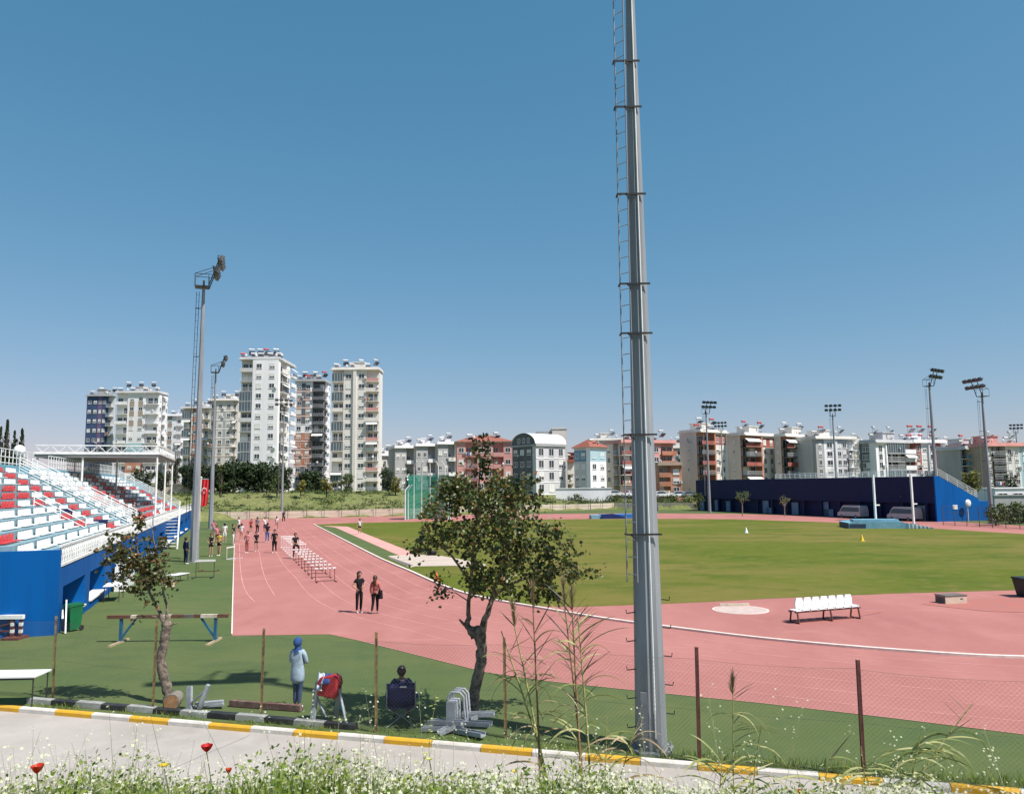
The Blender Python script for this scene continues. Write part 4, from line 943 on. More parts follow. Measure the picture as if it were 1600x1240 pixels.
for (a, t, wp, lb) in [(7, 652, 14, 'tall dark cypress at the left edge of the photo'), (20, 672, 18, 'bushy dark conifer right of the cypress'), (31, 668, 14, 'pointed dark conifer behind the globe lamp'), (-3, 664, 16, 'dark conifer cut by the left edge')]:
    far_tree('cypress', lb, a, 740, t, wp, 120, 'leaf_far_dark', 300 + k, 1800, 'cone'); k += 1
# hedge shrubs and young trees along the right
for i, (a, t, b, wp, d_, m_) in enumerate([(1556, 790, 816, 40, 92, 'leaf_far_green'), (1578, 786, 816, 44, 95, 'leaf_far_green'), (1600, 784, 818, 40, 96, 'leaf_far_green')]):
    far_tree('shrub', ['green shrub just right of the mast beside the tribune end', 'wide green shrub near the right edge by the track', 'green shrub cut by the right edge by the track'][i], a, b, t, wp, d_, m_, 400 + i, 700, cat='shrub')
for i, (a, t, b, wp, d_) in enumerate([(1092, 768, 796, 22, 150), (1075, 772, 792, 26, 172), (1050, 772, 790, 26, 172), (1020, 774, 790, 24, 174), (900, 772, 786, 30, 176), (930, 771, 786, 34, 178), (960, 773, 788, 26, 175)]):
    far_tree('bush', 'green bush ' + ['against the left end of the navy tribune', 'below the parked white cars, next to the tribune', 'below the middle parked white cars', 'right of the near mast beyond the wall', 'under the white garden wall on the left', 'under the middle of the white garden wall', 'left of the near mast beyond the wall'][i], a, b, t, wp, d_, 'leaf_far_green', 420 + i, 500, cat='bush')
def bare_tree(label, pxc, pyb, pyt, d_, seed, leafy=0):
    rnd = random.Random(seed); base = G(pxc, pyb) if d_ is None else P(pxc, pyb, d_); hgt = H + ray(pxc, pyt).z * base.y / ray(pxc, pyt).y - base.z
    r_ = thing('young_tree', base, 0, label, 'tree'); m = MB(); tips = []
    m.tube([(0, 0, 0), (.05, 0, hgt * .45)], [.09, .07], 7)
    for i in range(7):
        a = rnd.uniform(0, 6.28); e = rnd.uniform(.4, 1); p = [Vector((.05, 0, hgt * .43)), Vector((.4 * math.cos(a) * e, .4 * math.sin(a) * e, hgt * .65)), Vector((hgt * .28 * math.cos(a) * e, hgt * .28 * math.sin(a) * e, hgt * rnd.uniform(.8, 1)))]
        m.tube(p, [.05, .035, .015], 5); tips.append(p)
    m.build('trunk', 'bark_pale', r_); vs = []; fs = []
    for i in range(260 if leafy else 60):
        p = rnd.choice(tips); q = p[1].lerp(p[2], rnd.random()) + Vector((rnd.gauss(0, .2), rnd.gauss(0, .2), rnd.gauss(0, .2))); o = len(vs); L = .12
        a = Vector((rnd.gauss(0, 1), rnd.gauss(0, 1), rnd.gauss(0, 1))).normalized() * L; b = a.orthogonal().normalized() * L * .6
        vs += [q - a, q + b, q + a, q - b]; fs.append((o, o + 1, o + 2, o + 3))
    mm = MB(); mm.add(vs, fs); mm.build('crown', 'leaf_far_green' if leafy else 'leaf_far_yellow', r_)
bare_tree('nearly leafless young tree behind the blue landing mats', 1412, 812, 763, None, 1)
bare_tree('small leafy tree before the left half of the navy tribune', 1160, 806, 766, None, 2, 1)
bare_tree('thin tree before the middle of the navy tribune', 1226, 806, 775, None, 3)

# ================================================================== VEHICLES
mat('car_white', (.72, .73, .74), .3, (.66, .67, .68), 1, coat=.5); mat('car_grey', (.22, .23, .25), .3, (.2, .2, .22), 1, coat=.5); mat('car_blue', (.03, .07, .20), .3, (.03, .06, .17), 1, coat=.5)
mat('van_paint', (.42, .44, .46), .35, (.36, .38, .4), 1); mat('tyre', (.02, .02, .02), .85); mat('headlight', (.6, .6, .58), .15)
def vehicle(kind, loc, rz, m_, label, group=None):
    r_ = thing('parked_' + kind, loc, rz, label, kind, group)
    L = 4.2 if kind == 'car' else 5.4; hw = .86 if kind == 'car' else .98
    if kind == 'car':
        prof = [(-2.1, .35), (-2.05, .8), (-1.9, .92), (-1.35, 1.38), (-.9, 1.46), (.3, 1.44), (.95, 1.0), (1.8, .88), (2.08, .7), (2.1, .35)]; gl_p = [(-1.75, .94), (-1.32, 1.32), (-.9, 1.40), (.28, 1.38), (.85, .98)]
    else:
        prof = [(-2.7, .4), (-2.72, 1.2), (-2.6, 2.1), (-2.3, 2.25), (1.3, 2.25), (1.75, 1.9), (2.15, 1.15), (2.65, .95), (2.72, .4)]; gl_p = [(-2.5, 1.2), (-2.42, 1.9), (1.25, 1.95), (1.62, 1.75), (1.95, 1.2)]
    m = MB(); n = len(prof)
    def sec(f, y): return [(p[0], y * (1 - (.12 if p[1] > (1.0 if kind == 'car' else 1.3) else 0)), p[1]) for p in prof]
    vs = [v for v in sec(1, -hw)] + [v for v in sec(1, hw)]
    m.add(vs, [tuple(range(n))[::-1], tuple(range(n, 2 * n))] + [(i, (i + 1) % n, (i + 1) % n + n, i + n) for i in range(n)], 0); m.build('body', m_, r_, fix=True)
    for s_ in (-1, 1):
        m = MB(); lo, hi = (.92, 1.38) if kind == 'car' else (1.15, 2.1); g = [(p[0], s_ * (hw * (1 - .12 * max(0, min(1, (p[1] - lo) / (hi - lo)))) + .03), p[1]) for p in gl_p]; m.add(g, [tuple(range(len(g)))]); m.build('side_window', 'glass_dark', r_)
    m = MB(); a, b = gl_p[-2], gl_p[-1]; o = .05; m.add([(a[0] + o + .02, -hw * .8, a[1] + o), (a[0] + o + .02, hw * .8, a[1] + o), (b[0] + o + .04, hw * .86, b[1] + o * .4), (b[0] + o + .04, -hw * .86, b[1] + o * .4)], [(0, 1, 2, 3)]); m.build('windscreen', 'glass_dark', r_)
    wx = L * .31
    for x in (-wx, wx):
        for s_ in (-1, 1): m = MB(); m.tube([(x, s_ * (hw - .2), .32), (x, s_ * (hw + .015), .32)], .32, 16, 0); wo = m.build('wheel', 'tyre', r_); m = MB(); m.tube([(x, s_ * (hw + .016), .32), (x, s_ * (hw + .022), .32)], .19, 12); m.build('rim', 'galv', wo)
    for s_ in (-1, 1): m = MB(); m.box(L / 2 - .06, L / 2 + .03, s_ * .65 - .16, s_ * .65 + .16, .62, .76); m.build('headlight', 'headlight', r_)
    return r_
for i, (a, pyb, m_, rz) in enumerate([(962, 775, 'car_white', 0), (990, 775, 'car_white', 180), (1035, 776, 'car_white', 0), (1056, 776, 'car_white', 180), (1078, 776, 'car_grey', 0)]):
    g = P(a, pyb, 178); vehicle('car', (g.x, g.y, g.z - .15), R(rz + 8), m_, ['white car parked left of the near mast beyond the wall', 'white car half hidden by the near mast', 'white car parked just right of the near mast', 'second white car right of the near mast', 'silver grey car nearest to the navy tribune'][i], 'cars parked beyond the boundary wall')
for i, (a, v_) in enumerate([(1330, 83.65), (1410, 83.65)]):
    u = UPX(a, v_); q = W(v_, u); VN = vehicle('van', q, TH + R(90), 'van_paint', ['white van parked by the tribune, behind the left end of the landing mats', 'white van parked by the tribune, behind the leafless young tree'][i], 'white vans parked by the tribune'); VN.scale = (.82, .82, .82)
g = G(940, 806); vehicle  # landing mat there is below

# ================================================================== FIELD EQUIPMENT
# discus cage
q = G(668, 811); cg = thing('throwing_cage', q, 0, 'tall green netting throwing cage with bent steel poles, left of the larger tree', 'cage')
mat('net_green', (.01, .24, .17), .8, (.008, .18, .13), 2)
ang = [R(a) for a in range(-200, 21, 22)]; rr = 3.6
polesp = [Vector((rr * math.cos(a), -rr * math.sin(a) * 1.0, 0)) for a in ang]
for i, p in enumerate(polesp):
    hh = 9.2 if 2 < i < 8 else 5.4; out = p.normalized() * .7; m = MB(); m.tube([p, p + Vector((0, 0, hh - .8)), p + Vector((0, 0, hh)) - out], .09, 6); m.build('pole', 'white_paint', cg)
m = MB(); 
for a, b in zip(polesp[:-1], polesp[1:]):
    for k in range(12):
        t0 = a.lerp(b, k / 12); t1 = a.lerp(b, (k + .76) / 12); hh = 5.0 if polesp.index(a) < 2 or polesp.index(b) > 8 else 7.0
        m.add([t0, t1, t1 + Vector((0, 0, hh)), t0 + Vector((0, 0, hh))], [(0, 1, 2, 3)])
    for k in range(24): z = Vector((0, 0, .1 + k * .3)); m.tube([a * .995 + z, b * .995 + z], .012, 3) if z.z < hh else None
m.build('netting', 'net_green', cg)
# landing mats
mat('mat_blue', (.20, .40, .50), .6, (.14, .30, .40), 1.5); mat('mat_dark', (.025, .05, .10), .6); mat('mat_navy', (.01, .03, .16), .5, (.008, .02, .10), 1.5)
mat('mat_bright', (.02, .16, .45), .6, (.015, .12, .36), 1.5)
g = G(1392, 825.5); lm = thing('landing_mat', g, R(-10), 'large pale blue pole vault landing mat between two white uprights', 'landing mat')
m = MB(); m.prism([(-4.4, 0), (-4.4, .62), (-3.9, .72), (1.2, .78), (1.6, .6), (1.6, 0)], 0, 4.6, 0); m.build('mattress', 'mat_blue', lm, fix=True)
m = MB(); m.add([(1.65, .2, 0), (4.3, -.3, 0), (4.3, 1.2, 0), (1.65, 4.4, 0), (1.65, .2, .6), (4.3, -.3, .12), (4.3, 1.2, .12), (1.65, 4.4, .6)], [(0, 3, 2, 1), (4, 5, 6, 7), (0, 1, 5, 4), (1, 2, 6, 5), (2, 3, 7, 6), (3, 0, 4, 7)]); m.build('front_wedge', 'mat_blue', lm)
for i in range(6): m = MB(); x = 1.8 + i * .4; m.box(x, x + .08, -.36, -.02, .03, .56 - (x - 1.65) * .17); m.build('strap', 'white_paint', lm)
m = MB(); m.box(-4.42, -4.41, .1, 4.5, .05, .6); m.box(-4.3, -2.6, -.03, -.002, .08, .52); m.build('vent_panel', 'mat_dark', lm)
m = MB(); m.box(-3.8, 1.0, .4, 2.0, .78, 1.0); m.build('top_pad', 'mat_blue', lm)
for i, (a, b, t) in enumerate([(1369, 822, 741), (1428, 819, 741)]):
    g = G(a, b); ht = H + ray(a, t).z * g.y / ray(a, t).y; r_ = thing('vault_upright', g, TH, 'white pole vault upright ' + ('left one, with a small crossbar peg' if i == 0 else 'right one, before the tribune'), 'upright', 'pole vault uprights')
    m = MB(); m.box(-.10, .10, -.10, .10, .02, ht); m.build('post', 'white_paint', r_); m = MB(); m.box(-.5, .5, -.3, .3, 0, .1); m.build('base', 'galv', r_)
    m = MB(); m.box(.10, .7, -.04, .04, 2.4, 2.55); m.build('peg', 'white_paint', r_)
g = G(955, 810); lm = thing('landing_mat', g, R(2), 'bright and navy blue high jump mat at the far side, behind the near mast', 'landing mat')
m = MB(); m.box(-1.4, 5.5, 0, 3.2, 0, .62); m.build('mattress', 'mat_bright', lm); m = MB(); m.prism([(-1.5, 0), (-1.5, .66), (.2, .78), (2.2, .2), (2.2, 0)], -.35, -.01); m.build('cover', 'mat_navy', lm, fix=True); m = MB(); m.box(-3.0, -1.5, .3, 2.6, 0, .55); m.build('side_mat', 'mat_blue', lm)
# seat bench
g0_, g1_ = G(1250, 974), G(1345, 966); d = g1_ - g0_; rz = math.atan2(d.y, d.x); L = d.length
bn = thing('team_bench', g0_, rz, 'row of seven white plastic seats on a dark steel frame, on the red surface', 'bench'); bn.scale = (1, 1, 1)
m = MB()
m.bar((-.2, 0, .42), (L, 0, .42), .05); m.bar((-.2, .34, .42), (L, .34, .42), .05); m.bar((-.1, .17, .02), (L, .17, .02), .05)
for x in (-.1, L / 2, L - .1):
    m.bar((x, -.08, 0), (x, 0, .42), .045); m.bar((x, .42, 0), (x, .34, .42), .045); m.bar((x, -.08, .03), (x, .42, .03), .04)
m.build('frame', 'rust_red', bn)
for i in range(7):
    m = MB(); x = .28 + (L - .42) * i / 6.3 * 1.0; a, b = x - .17, x + .17
    m.prism([(a, .46), (b, .46), (b, .49), (a, .49)], -.05, .34); m.prism([(a, .44), (b, .44), (b + .01, .72), (b - .04, .88), (a + .04, .88), (a - .01, .72)], .32, .37)
    m.prism([(a, .44), (a + .03, .44), (a + .03, .52), (a, .52)], -.05, .33); m.prism([(b - .03, .44), (b, .44), (b, .52), (b - .03, .52)], -.05, .33); m.build('seat', 'white_plastic', bn, fix=True)
m = MB(); m.box(-.18, .08, -.05, .34, .45, .49); m.build('side_shelf', 'white_plastic', bn)
# low box and black bin
g = G(1492, 943); r_ = thing('wooden_box', g, R(12), 'low pale wooden box with a dark lid and a hand slot, on the red surface', 'box')
m = MB(); m.box(-.45, .62, 0, .6, 0, .32); m.build('body', 'board_white', r_); m = MB(); m.box(-.47, .64, -.02, .62, .321, .36); m.build('lid', 'dark_mat', r_); m = MB(); m.box(.28, .42, -.006, -.001, .18, .22); m.build('hand_slot', 'black_metal', r_); m = MB(); m.box(-.456, -.451, .03, .57, .03, .29); m.build('end_panel', 'dark_mat', r_)
g = G(1606, 932); r_ = thing('plastic_bin', g, 0, 'black tapered bin cut by the right edge of the photo', 'bin'); mat('bin_black', (.012, .016, .025), .5)
m = MB(); m.tube([(0, 0, 0), (0, 0, .8)], [.42, .58], 4, 0, True, False, T(rz=R(45))); m.build('body', 'bin_black', r_); m = MB(); m.tube([(0, 0, .8), (0, 0, .86)], .62, 4, 0, True, False, T(rz=R(45))); m.build('rim', 'bin_black', r_)
# hurdles
mat('hurdle_white', (.78, .76, .75), .5, (.7, .66, .64), 4)
def hurdle_meshes(hh, legc='rust_red'):
    m = MB(); m.bar((-.58, 0, hh - .035), (.58, 0, hh - .035), .03, 0, .075)
    for x in ((-.34, -.12, .14, .36) if hh < .8 else ()): m.box(x - .025, x + .025, -.024, -.014, hh - .07, hh, 1)
    top = m.mesh('top_bar', ['hurdle_white', 'rust_red'])
    m = MB()
    for s_ in (-1, 1):
        x = .52 * s_; m.tube([(x, 0, .02), (x, 0, hh - .07)], .018, 6); m.bar((x, 0, .025), (x, -.62, .025), .045); m.box(x - .035, x + .035, -.66, -.58, 0, .07)
    m.bar((-.52, 0, .04), (.52, 0, .04), .03)
    return top, m.mesh('frame', legc)
def hurdle(g, rz, mesh, label, group): 
    r_ = thing('hurdle', g, rz, label, 'hurdle', group); put('top_bar', mesh[0], r_); put('frame', mesh[1], r_); return r_
HL = hurdle_meshes(.76); HH = hurdle_meshes(1.0, 'hurdle_white')
a0, a1 = G(508, 908), G(449, 855); nth = ['first', 'second', 'third', 'fourth', 'fifth', 'sixth', 'seventh', 'eighth', 'ninth', 'tenth', 'eleventh', 'twelfth', 'thirteenth', 'fourteenth']
N = 14
for i in range(N):
    t = (1 / (1 + (N - 1 - i) * 0)) * i / (N - 1); g = a0.lerp(a1, t)
    hd = hurdle(g, TH + R(random.uniform(-3, 3)), HL if i < 8 else HH, ('nearest low red and white hurdle of the long row on the track' if i == 0 else '%s hurdle from the near end of the long row, %s' % (nth[i], 'low' if i < 8 else 'raised high')), 'hurdles in a row on the left straight')
hm = hurdle_meshes(1.0, 'black_metal')
hurdle(G(320, 902), R(4), hm, 'single hurdle with thin dark legs on the turf below the tall grey mast', 'single hurdles on the turf')
hurdle(G(322, 893), R(176), HL, 'single low white hurdle right beside the foot of the tall grey mast', 'single hurdles on the turf')
hm2 = hurdle_meshes(.9, 'hurdle_white'); hurdle(G(360, 873), R(80), hm2, 'white hurdle standing end on at the left edge of the red track', 'single hurdles on the turf')
# flag and its pole
g = G(308, 874); ht = H + ray(311, 747).z * g.y / ray(311, 747).y
r_ = thing('flagpole', g, 0, 'slim white pole just right of the tall grey mast', 'flagpole'); m = MB(); m.tube([(0, 0, 0), (.09, 0, ht)], [.07, .045], 8); m.build('pole', 'white_paint', r_); m = MB(); m.ball((.09, 0, ht + .05), .08); m.bar((.05, 0, ht - .05), (.62, 0, ht - .05), .03); m.build('finial_arm', 'white_paint', r_)
mat('flag_red', (.62, .025, .03), .7, (.5, .02, .025), 2)
fl = thing('hanging_flag', g + Vector((.16, -.03, ht - .1)), 0, 'red flag with a white crescent and star hanging down from the slim white pole', 'flag')
m = MB(); NX, NZ = 10, 16; FH = 1.95
def fp(i, k): x = .5 * i / NX * (1 - .12 * k / NZ); z = -FH * k / NZ; return (x, .055 * math.sin(i * 1.3 + k * .2), z)
m.add([fp(i, k) for k in range(NZ + 1) for i in range(NX + 1)], [(k * (NX + 1) + i, k * (NX + 1) + i + 1, (k + 1) * (NX + 1) + i + 1, (k + 1) * (NX + 1) + i) for k in range(NZ) for i in range(NX)], 0, None, True)
clo = m.build('cloth', 'flag_red', fl); m = MB(); cx, cz = .24, -.75; y = -.09
o_ = [(cx + .17 * math.cos(t), y, cz + .17 * math.sin(t)) for t in np.linspace(R(20), R(340), 24)]; i_ = [(cx + .04 + .135 * math.cos(t), y, cz + .135 * math.sin(t)) for t in np.linspace(R(22), R(338), 24)]
m.add([Matrix.Rotation(R(90), 4, 'Y') @ (Vector(p) - Vector((cx, y, cz))) + Vector((cx, y, cz)) for p in o_ + i_], [(i, i + 1, i + 25, i + 24) for i in range(23)])
st5 = [(cx + (.075 if k % 2 == 0 else .03) * math.sin(k * math.pi / 5), y, cz - .22 + (.075 if k % 2 == 0 else .03) * math.cos(k * math.pi / 5)) for k in range(10)]
m.add(st5, [tuple(range(10))]); m.build('crescent_and_star', 'white_paint', clo)
# tables
mat('table_top', (.74, .75, .76), .45, (.66, .67, .68), 2)
def table(c_, rz, L, wd, ht, label):
    r_ = thing('folding_table', c_, rz, label, 'table', 'white topped tables'); m = MB(); m.box(-L / 2, L / 2, -wd / 2, wd / 2, ht - .035, ht); m.build('tabletop', 'table_top', r_)
    for x in (-1, 1):
        for y in (-1, 1): m = MB(); m.tube([(x * (L / 2 - .06), y * (wd / 2 - .06), 0), (x * (L / 2 - .06), y * (wd / 2 - .06), ht - .035)], .018, 6); m.build('leg', 'black_metal', r_)
    m = MB(); m.box(-L / 2 + .05, L / 2 - .05, -wd / 2 + .04, -wd / 2 + .06, ht - .09, ht - .036); m.box(-L / 2 + .05, L / 2 - .05, wd / 2 - .06, wd / 2 - .04, ht - .09, ht - .036); m.build('apron', 'black_metal', r_); return r_
tb = G(44, 1089); table(Vector((-12.55, 19.75, 0)), R(2), 1.9, .75, .74, 'white topped table with thin black legs at the lower left edge of the photo')
bt = thing('water_bottle', (-12.72, 19.7, .74), 0, 'small clear bottle standing on the table at the lower left edge', 'bottle'); mat('bottle_clear', (.6, .65, .68), .1, (.5, .55, .6), 3, spec=.6)
m = MB(); m.tube([(0, 0, 0), (0, 0, .15), (0, 0, .19), (0, 0, .21)], [.033, .033, .015, .014], 12); m.build('body', 'bottle_clear', bt); m = MB(); m.tube([(0, 0, .211), (0, 0, .235)], .017, 10); m.build('cap', 'white_plastic', bt)
q = G(174, 938); table(q + Vector((0, .2, 0)), TH + R(90), 1.5, .75, .74, 'white topped table against the blue front of the left grandstand')
q = G(275, 908); table(q + Vector((.1, 0, 0)), TH + R(60), 1.3, .6, .42, 'low white table behind the left tree, farther along the grandstand')
# white cabinet beside the second opening
q = W(FV + .45, 46.5); r_ = thing('white_cabinet', q, TH, 'white cabinet standing against the grandstand front behind the left tree', 'cabinet'); m = MB(); m.box(-.3, .3, -1.4, 1.4, 0, 1.5); m.build('body', 'white_paint', r_); m = MB(); m.box(.301, .315, -1.3, -.02, .1, 1.4); m.box(.301, .315, .02, 1.3, .1, 1.4); m.build('door', 'white_plastic', r_)
# bins
mat('bin_green', (.01, .14, .05), .45, (.008, .10, .04), 3)
def bin_(g, rz, label, s_=1):
    r_ = thing('wheelie_bin', g, rz, label, 'bin', 'green wheelie bins'); r_.scale = (.82, .82, 1.0); m = MB(); vs = [(-.22, -.24, .04), (.22, -.24, .04), (.22, .24, .08), (-.22, .24, .08), (-.27, -.31, .88), (.27, -.31, .88), (.27, .31, .92), (-.27, .31, .92)]
    m.add(vs, [(0, 3, 2, 1), (4, 5, 6, 7), (0, 1, 5, 4), (1, 2, 6, 5), (2, 3, 7, 6), (3, 0, 4, 7)]); m.build('body', 'bin_green', r_)
    m = MB(); m.prism([(-.33, .89), (.33, .93), (.30, 1.0), (-.30, .98)], -.29, .29, 0, T(rz=R(90))); m.build('lid', 'bin_green', r_)
    for x in (-1, 1): m = MB(); m.tube([(x * .2, .28, .1), (x * .26, .28, .1)], .1, 12); m.build('wheel', 'tyre', r_)
    m = MB(); m.tube([(-.25, .36, .9), (.25, .36, .9)], .02, 6); m.build('handle', 'bin_green', r_)
bin_(G(107, 987) + Vector((0, .25, 0)), R(-30), 'green wheelie bin at the corner of the blue grandstand')
bin_(G(249, 862), R(10), 'farther green bin beside the metal stairs of the grandstand')
# plank leaning by the bin
m = MB(); m.bar((0, 0, 0), (-.22, .35, 1.15), .05, 0, .16); pk = m.build('white_plank', 'white_paint', None, T(*G(102, 990))); tag(pk, 'white plank leaning on the blue wall beside the green bin', 'plank')
# steeplechase barrier against the blue wall
g = G(-2, 993); r_ = thing('water_jump_barrier', g + Vector((.2, -.55, 0)), R(0), 'white topped barrier with a red banded end post standing before the blue end wall', 'barrier')
m = MB(); m.box(-2.4, 1.0, -.07, .07, .68, .82); m.build('beam', 'white_paint', r_)
for x in (.62, .92): 
    m = MB()
    for k in range(5): m.box(x - .05, x + .05, -.05, .05, .08 + k * .12, .2 + k * .12, k % 2)
    m.build('post', ['rust_red', 'white_paint'], r_)
m = MB(); m.box(.45, 1.05, -.35, .35, 0, .08); m.bar((.62, 0, .55), (-1.2, 0, .1), .05); m.bar((.62, 0, .25), (-1.8, 0, .35), .05); m.build('brace', 'rust_red', r_)
# balance beam trestle
A_, B_2 = G(172, 1004), G(352, 1002); d = B_2 - A_; L = d.length; r_ = thing('trestle_barrier', A_, math.atan2(d.y, d.x), 'long brown and white banded beam on blue trestle legs, left of the red track corner', 'barrier'); ht = .92
m = MB(); x = -.12; i = 0; segs = [1.0, .25, .5, .6, .35, .55, .4, .3, .7, .45]; sm_ = sum(segs)
for k, sg in enumerate(segs): l = (L + .2) * sg / sm_; m.box(x, x + l - .003, -.07, .07, ht - .11, ht, (0, 1, 0, 0, 1, 0, 2, 0, 1, 0)[k]); x += l
mat('beam_white', (.6, .55, .48), .7, (.4, .3, .22), 5); m.build('beam', ['wood_brown', 'beam_white', 'dark_mat'], r_)
mat('leg_blue', (.02, .12, .24), .5, (.015, .08, .17), 3)
for x, s_ in ((.35, 1), (L - .35, -1)):
    m = MB(); m.bar((x, 0, .03), (x, 0, ht - .115), .09); m.bar((x, 0, .12), (x + s_ * .5, 0, ht - .115), .06); m.build('leg', 'leg_blue', r_)
    m = MB(); m.box(x - .05, x + .05, -.75, .55, 0, .06); m.build('foot', 'wood_pale', r_)
# planks on the old kerb, stump, steel frames
g = G(411, 1110); m = MB(); m.box(-.95, .95, -.05, .05, .02, .15); m.box(-.92, .9, .06, .2, .01, .05); mat('plank_maroon', (.13, .06, .055), .8, (.24, .17, .15), 9, .2, fac=(.45, .75)); o = m.build('maroon_plank', 'plank_maroon', None, T(*(g + Vector((0, .15, .0))), rz=math.atan2(kd.y, kd.x))); tag(o, 'weathered maroon plank lying behind the black and white kerb', 'plank')
g = G(267, 1109); mat('cut_wood', (.42, .24, .11), .8, (.25, .12, .05), 7, .2); r_ = thing('cut_log', g, R(15), 'short sawn log with a reddish cut face at the foot of the left tree', 'log')
m = MB(); m.tube([(0, 0, .17), (.05, .6, .16)], [.19, .15], 14); m.build('bark', 'bark_pale', r_); m = MB(); m.tube([(0, -.012, .17), (0, -.001, .17)], [.165, .165], 14); m.build('cut_face', 'cut_wood', r_)
mat('frame_grey', (.34, .37, .41), .6, (.24, .26, .29), 4, .1)
def steel(name, g, rz, bars, label, cat='frame', w_=.07):
    r_ = thing(name, g, rz, label, cat)
    for b in bars: m = MB(); m.bar(b[0], b[1], b[2] if len(b) > 2 else w_, 0, (b[2] if len(b) > 2 else w_) * .6); m.build('bar', 'frame_grey', r_)
    return r_
g = G(296, 1108); steel('steel_trestle', g, math.atan2(kd.y, kd.x), [((0, 0, 0), (-.06, .05, .52), .13), ((-.5 + .5, .1, .04), (.75, .25, .1), .09), ((.28, 0, .05), (.46, .05, .58), .13), ((-.02, 0, .1), (.35, .02, .42), .06), ((.1, .1, .1), (.7, .3, .14), .14)], 'small grey steel trestle standing on the kerb right of the left tree', 'trestle')
g = G(508, 1128); rt = steel('steel_trestle', g, math.atan2(kd.y, kd.x), [((-.32, 0, 0), (-.26, .12, .84), .10), ((-.30, .1, .55), (.02, 0, .12), .05), ((.08, .35, .0), (.28, .1, .72), .09), ((.28, .1, .72), (.5, .0, .06), .05), ((-.32, 0, .66), (.32, .1, .66), .05), ((.3, .1, .6), (.22, .55, 0), .05)], 'grey steel trestle with the red bag and clothes hung on it', 'trestle')
g2 = g + Vector((.02, .0, 0)); bg_ = thing('red_bag', g2, math.atan2(kd.y, kd.x), 'red sports bag hung over the grey steel trestle', 'bag')
mat('bag_red', (.45, .02, .03), .7, (.30, .015, .02), 5, .3)
m = MB(); m.prism([(-.24, .56), (.20, .5), (.27, .62), (.26, 1.0), (.15, 1.03), (-.18, .96), (-.26, .8)], -.02, .24); o = m.build('body', 'bag_red', bg_, fix=True); bv = o.modifiers.new('b', 'BEVEL'); bv.width = .05; bv.segments = 3
m = MB(); m.tube([(.27, .1, .72), (.33, .1, .85), (.30, .1, 1.0), (.2, .1, 1.04)], .02, 6); m.build('strap', 'black_metal', bg_)
cl = thing('folded_clothes', g2, math.atan2(kd.y, kd.x), 'blue and white clothes thrown over the red bag', 'clothes'); mat('cloth_navy', (.03, .06, .22), .8); mat('cloth_pale', (.50, .56, .68), .8)
random.seed(5)
for nm, m_, x0, x1 in (('jacket', 'cloth_navy', -.06, .10), ('shirt', 'cloth_pale', -.22, -.05)):
    m = MB(); n = 9; vs = []
    for k in range(n + 1):
        for i in range(6):
            t = k / n; z = 1.05 - abs(t - .35) * .55; y = -.06 + .36 * t; x = x0 + (x1 - x0) * i / 5; vs.append((x + random.gauss(0, .012), y - .03 * (z < .95), z + random.gauss(0, .012) - .16 * (x < -.1) * (t < .3)))
    m.add(vs, [(k * 6 + i, k * 6 + i + 1, (k + 1) * 6 + i + 1, (k + 1) * 6 + i) for k in range(n) for i in range(5)], 0, None, True); o = m.build(nm, m_, cl); sf = o.modifiers.new('s', 'SOLIDIFY'); sf.thickness = .03
bt = thing('sports_bottle', G(531, 1107), 0, 'turquoise sports bottle standing on the turf right of the red bag', 'bottle'); mat('bottle_teal', (.03, .42, .42), .3)
m = MB(); m.tube([(0, 0, 0), (0, 0, .2), (0, 0, .25)], [.045, .045, .025], 12); m.build('body', 'bottle_teal', bt); m = MB(); m.tube([(0, 0, .251), (0, 0, .33)], [.03, .024], 10); m.build('cap', 'black_metal', bt)
# pile of steel steps beside the big tree
g = G(706, 1141); kr = math.atan2(kd.y, kd.x); rt = thing('steel_frame_pile', g, kr, 'grey steel hoop frame standing at the foot of the larger tree', 'frame')
for y in (0, .16, .32):
    m = MB(); m.tube([(-.10, y, 0), (-.08, y, .72), (0, y, .80), (.18, y, .80), (.26, y, .72), (.32, y, .05)], .026, 8); m.build('hoop', 'frame_grey', rt)
m = MB(); m.box(-.12, .08, -.03, .36, .05, .6); m.build('side_plate', 'frame_grey', rt)
for i, (bx, by, bz, L_, rz_, rl) in enumerate([(-.62, -.05, .02, .9, .22, .0), (-.5, .12, .12, .8, -.12, .0), (.10, -.16, .02, .78, -.42, .25), (.16, .0, .13, .76, -.16, .28), (.20, .16, .24, .72, .12, .3), (-.25, -.30, .0, .95, .75, .5)]):
    m = MB(); m.box(0, L_, -.08, .08, 0, .035); m.box(0, L_, -.08, -.06, .035, .09); m.box(0, L_, .06, .08, .035, .09)
    o = m.build('steel_channel', 'frame_grey', None, Matrix.Translation(g) @ T(bx, by, bz, rz=kr + rz_, ry=-rl * .5 if i > 4 else -.06)); tag(o, 'grey steel channel ' + ['bottom one of the pile left of the hoop frame', 'upper one of the pile left of the hoop frame', 'lowest of the fanned ones right of the hoop frame', 'middle of the fanned ones right of the hoop frame', 'topmost of the fanned ones by the tree trunk', 'tilted diagonally across the yellow kerb'][i], 'steel channel', 'grey steel channels at the foot of the larger tree')
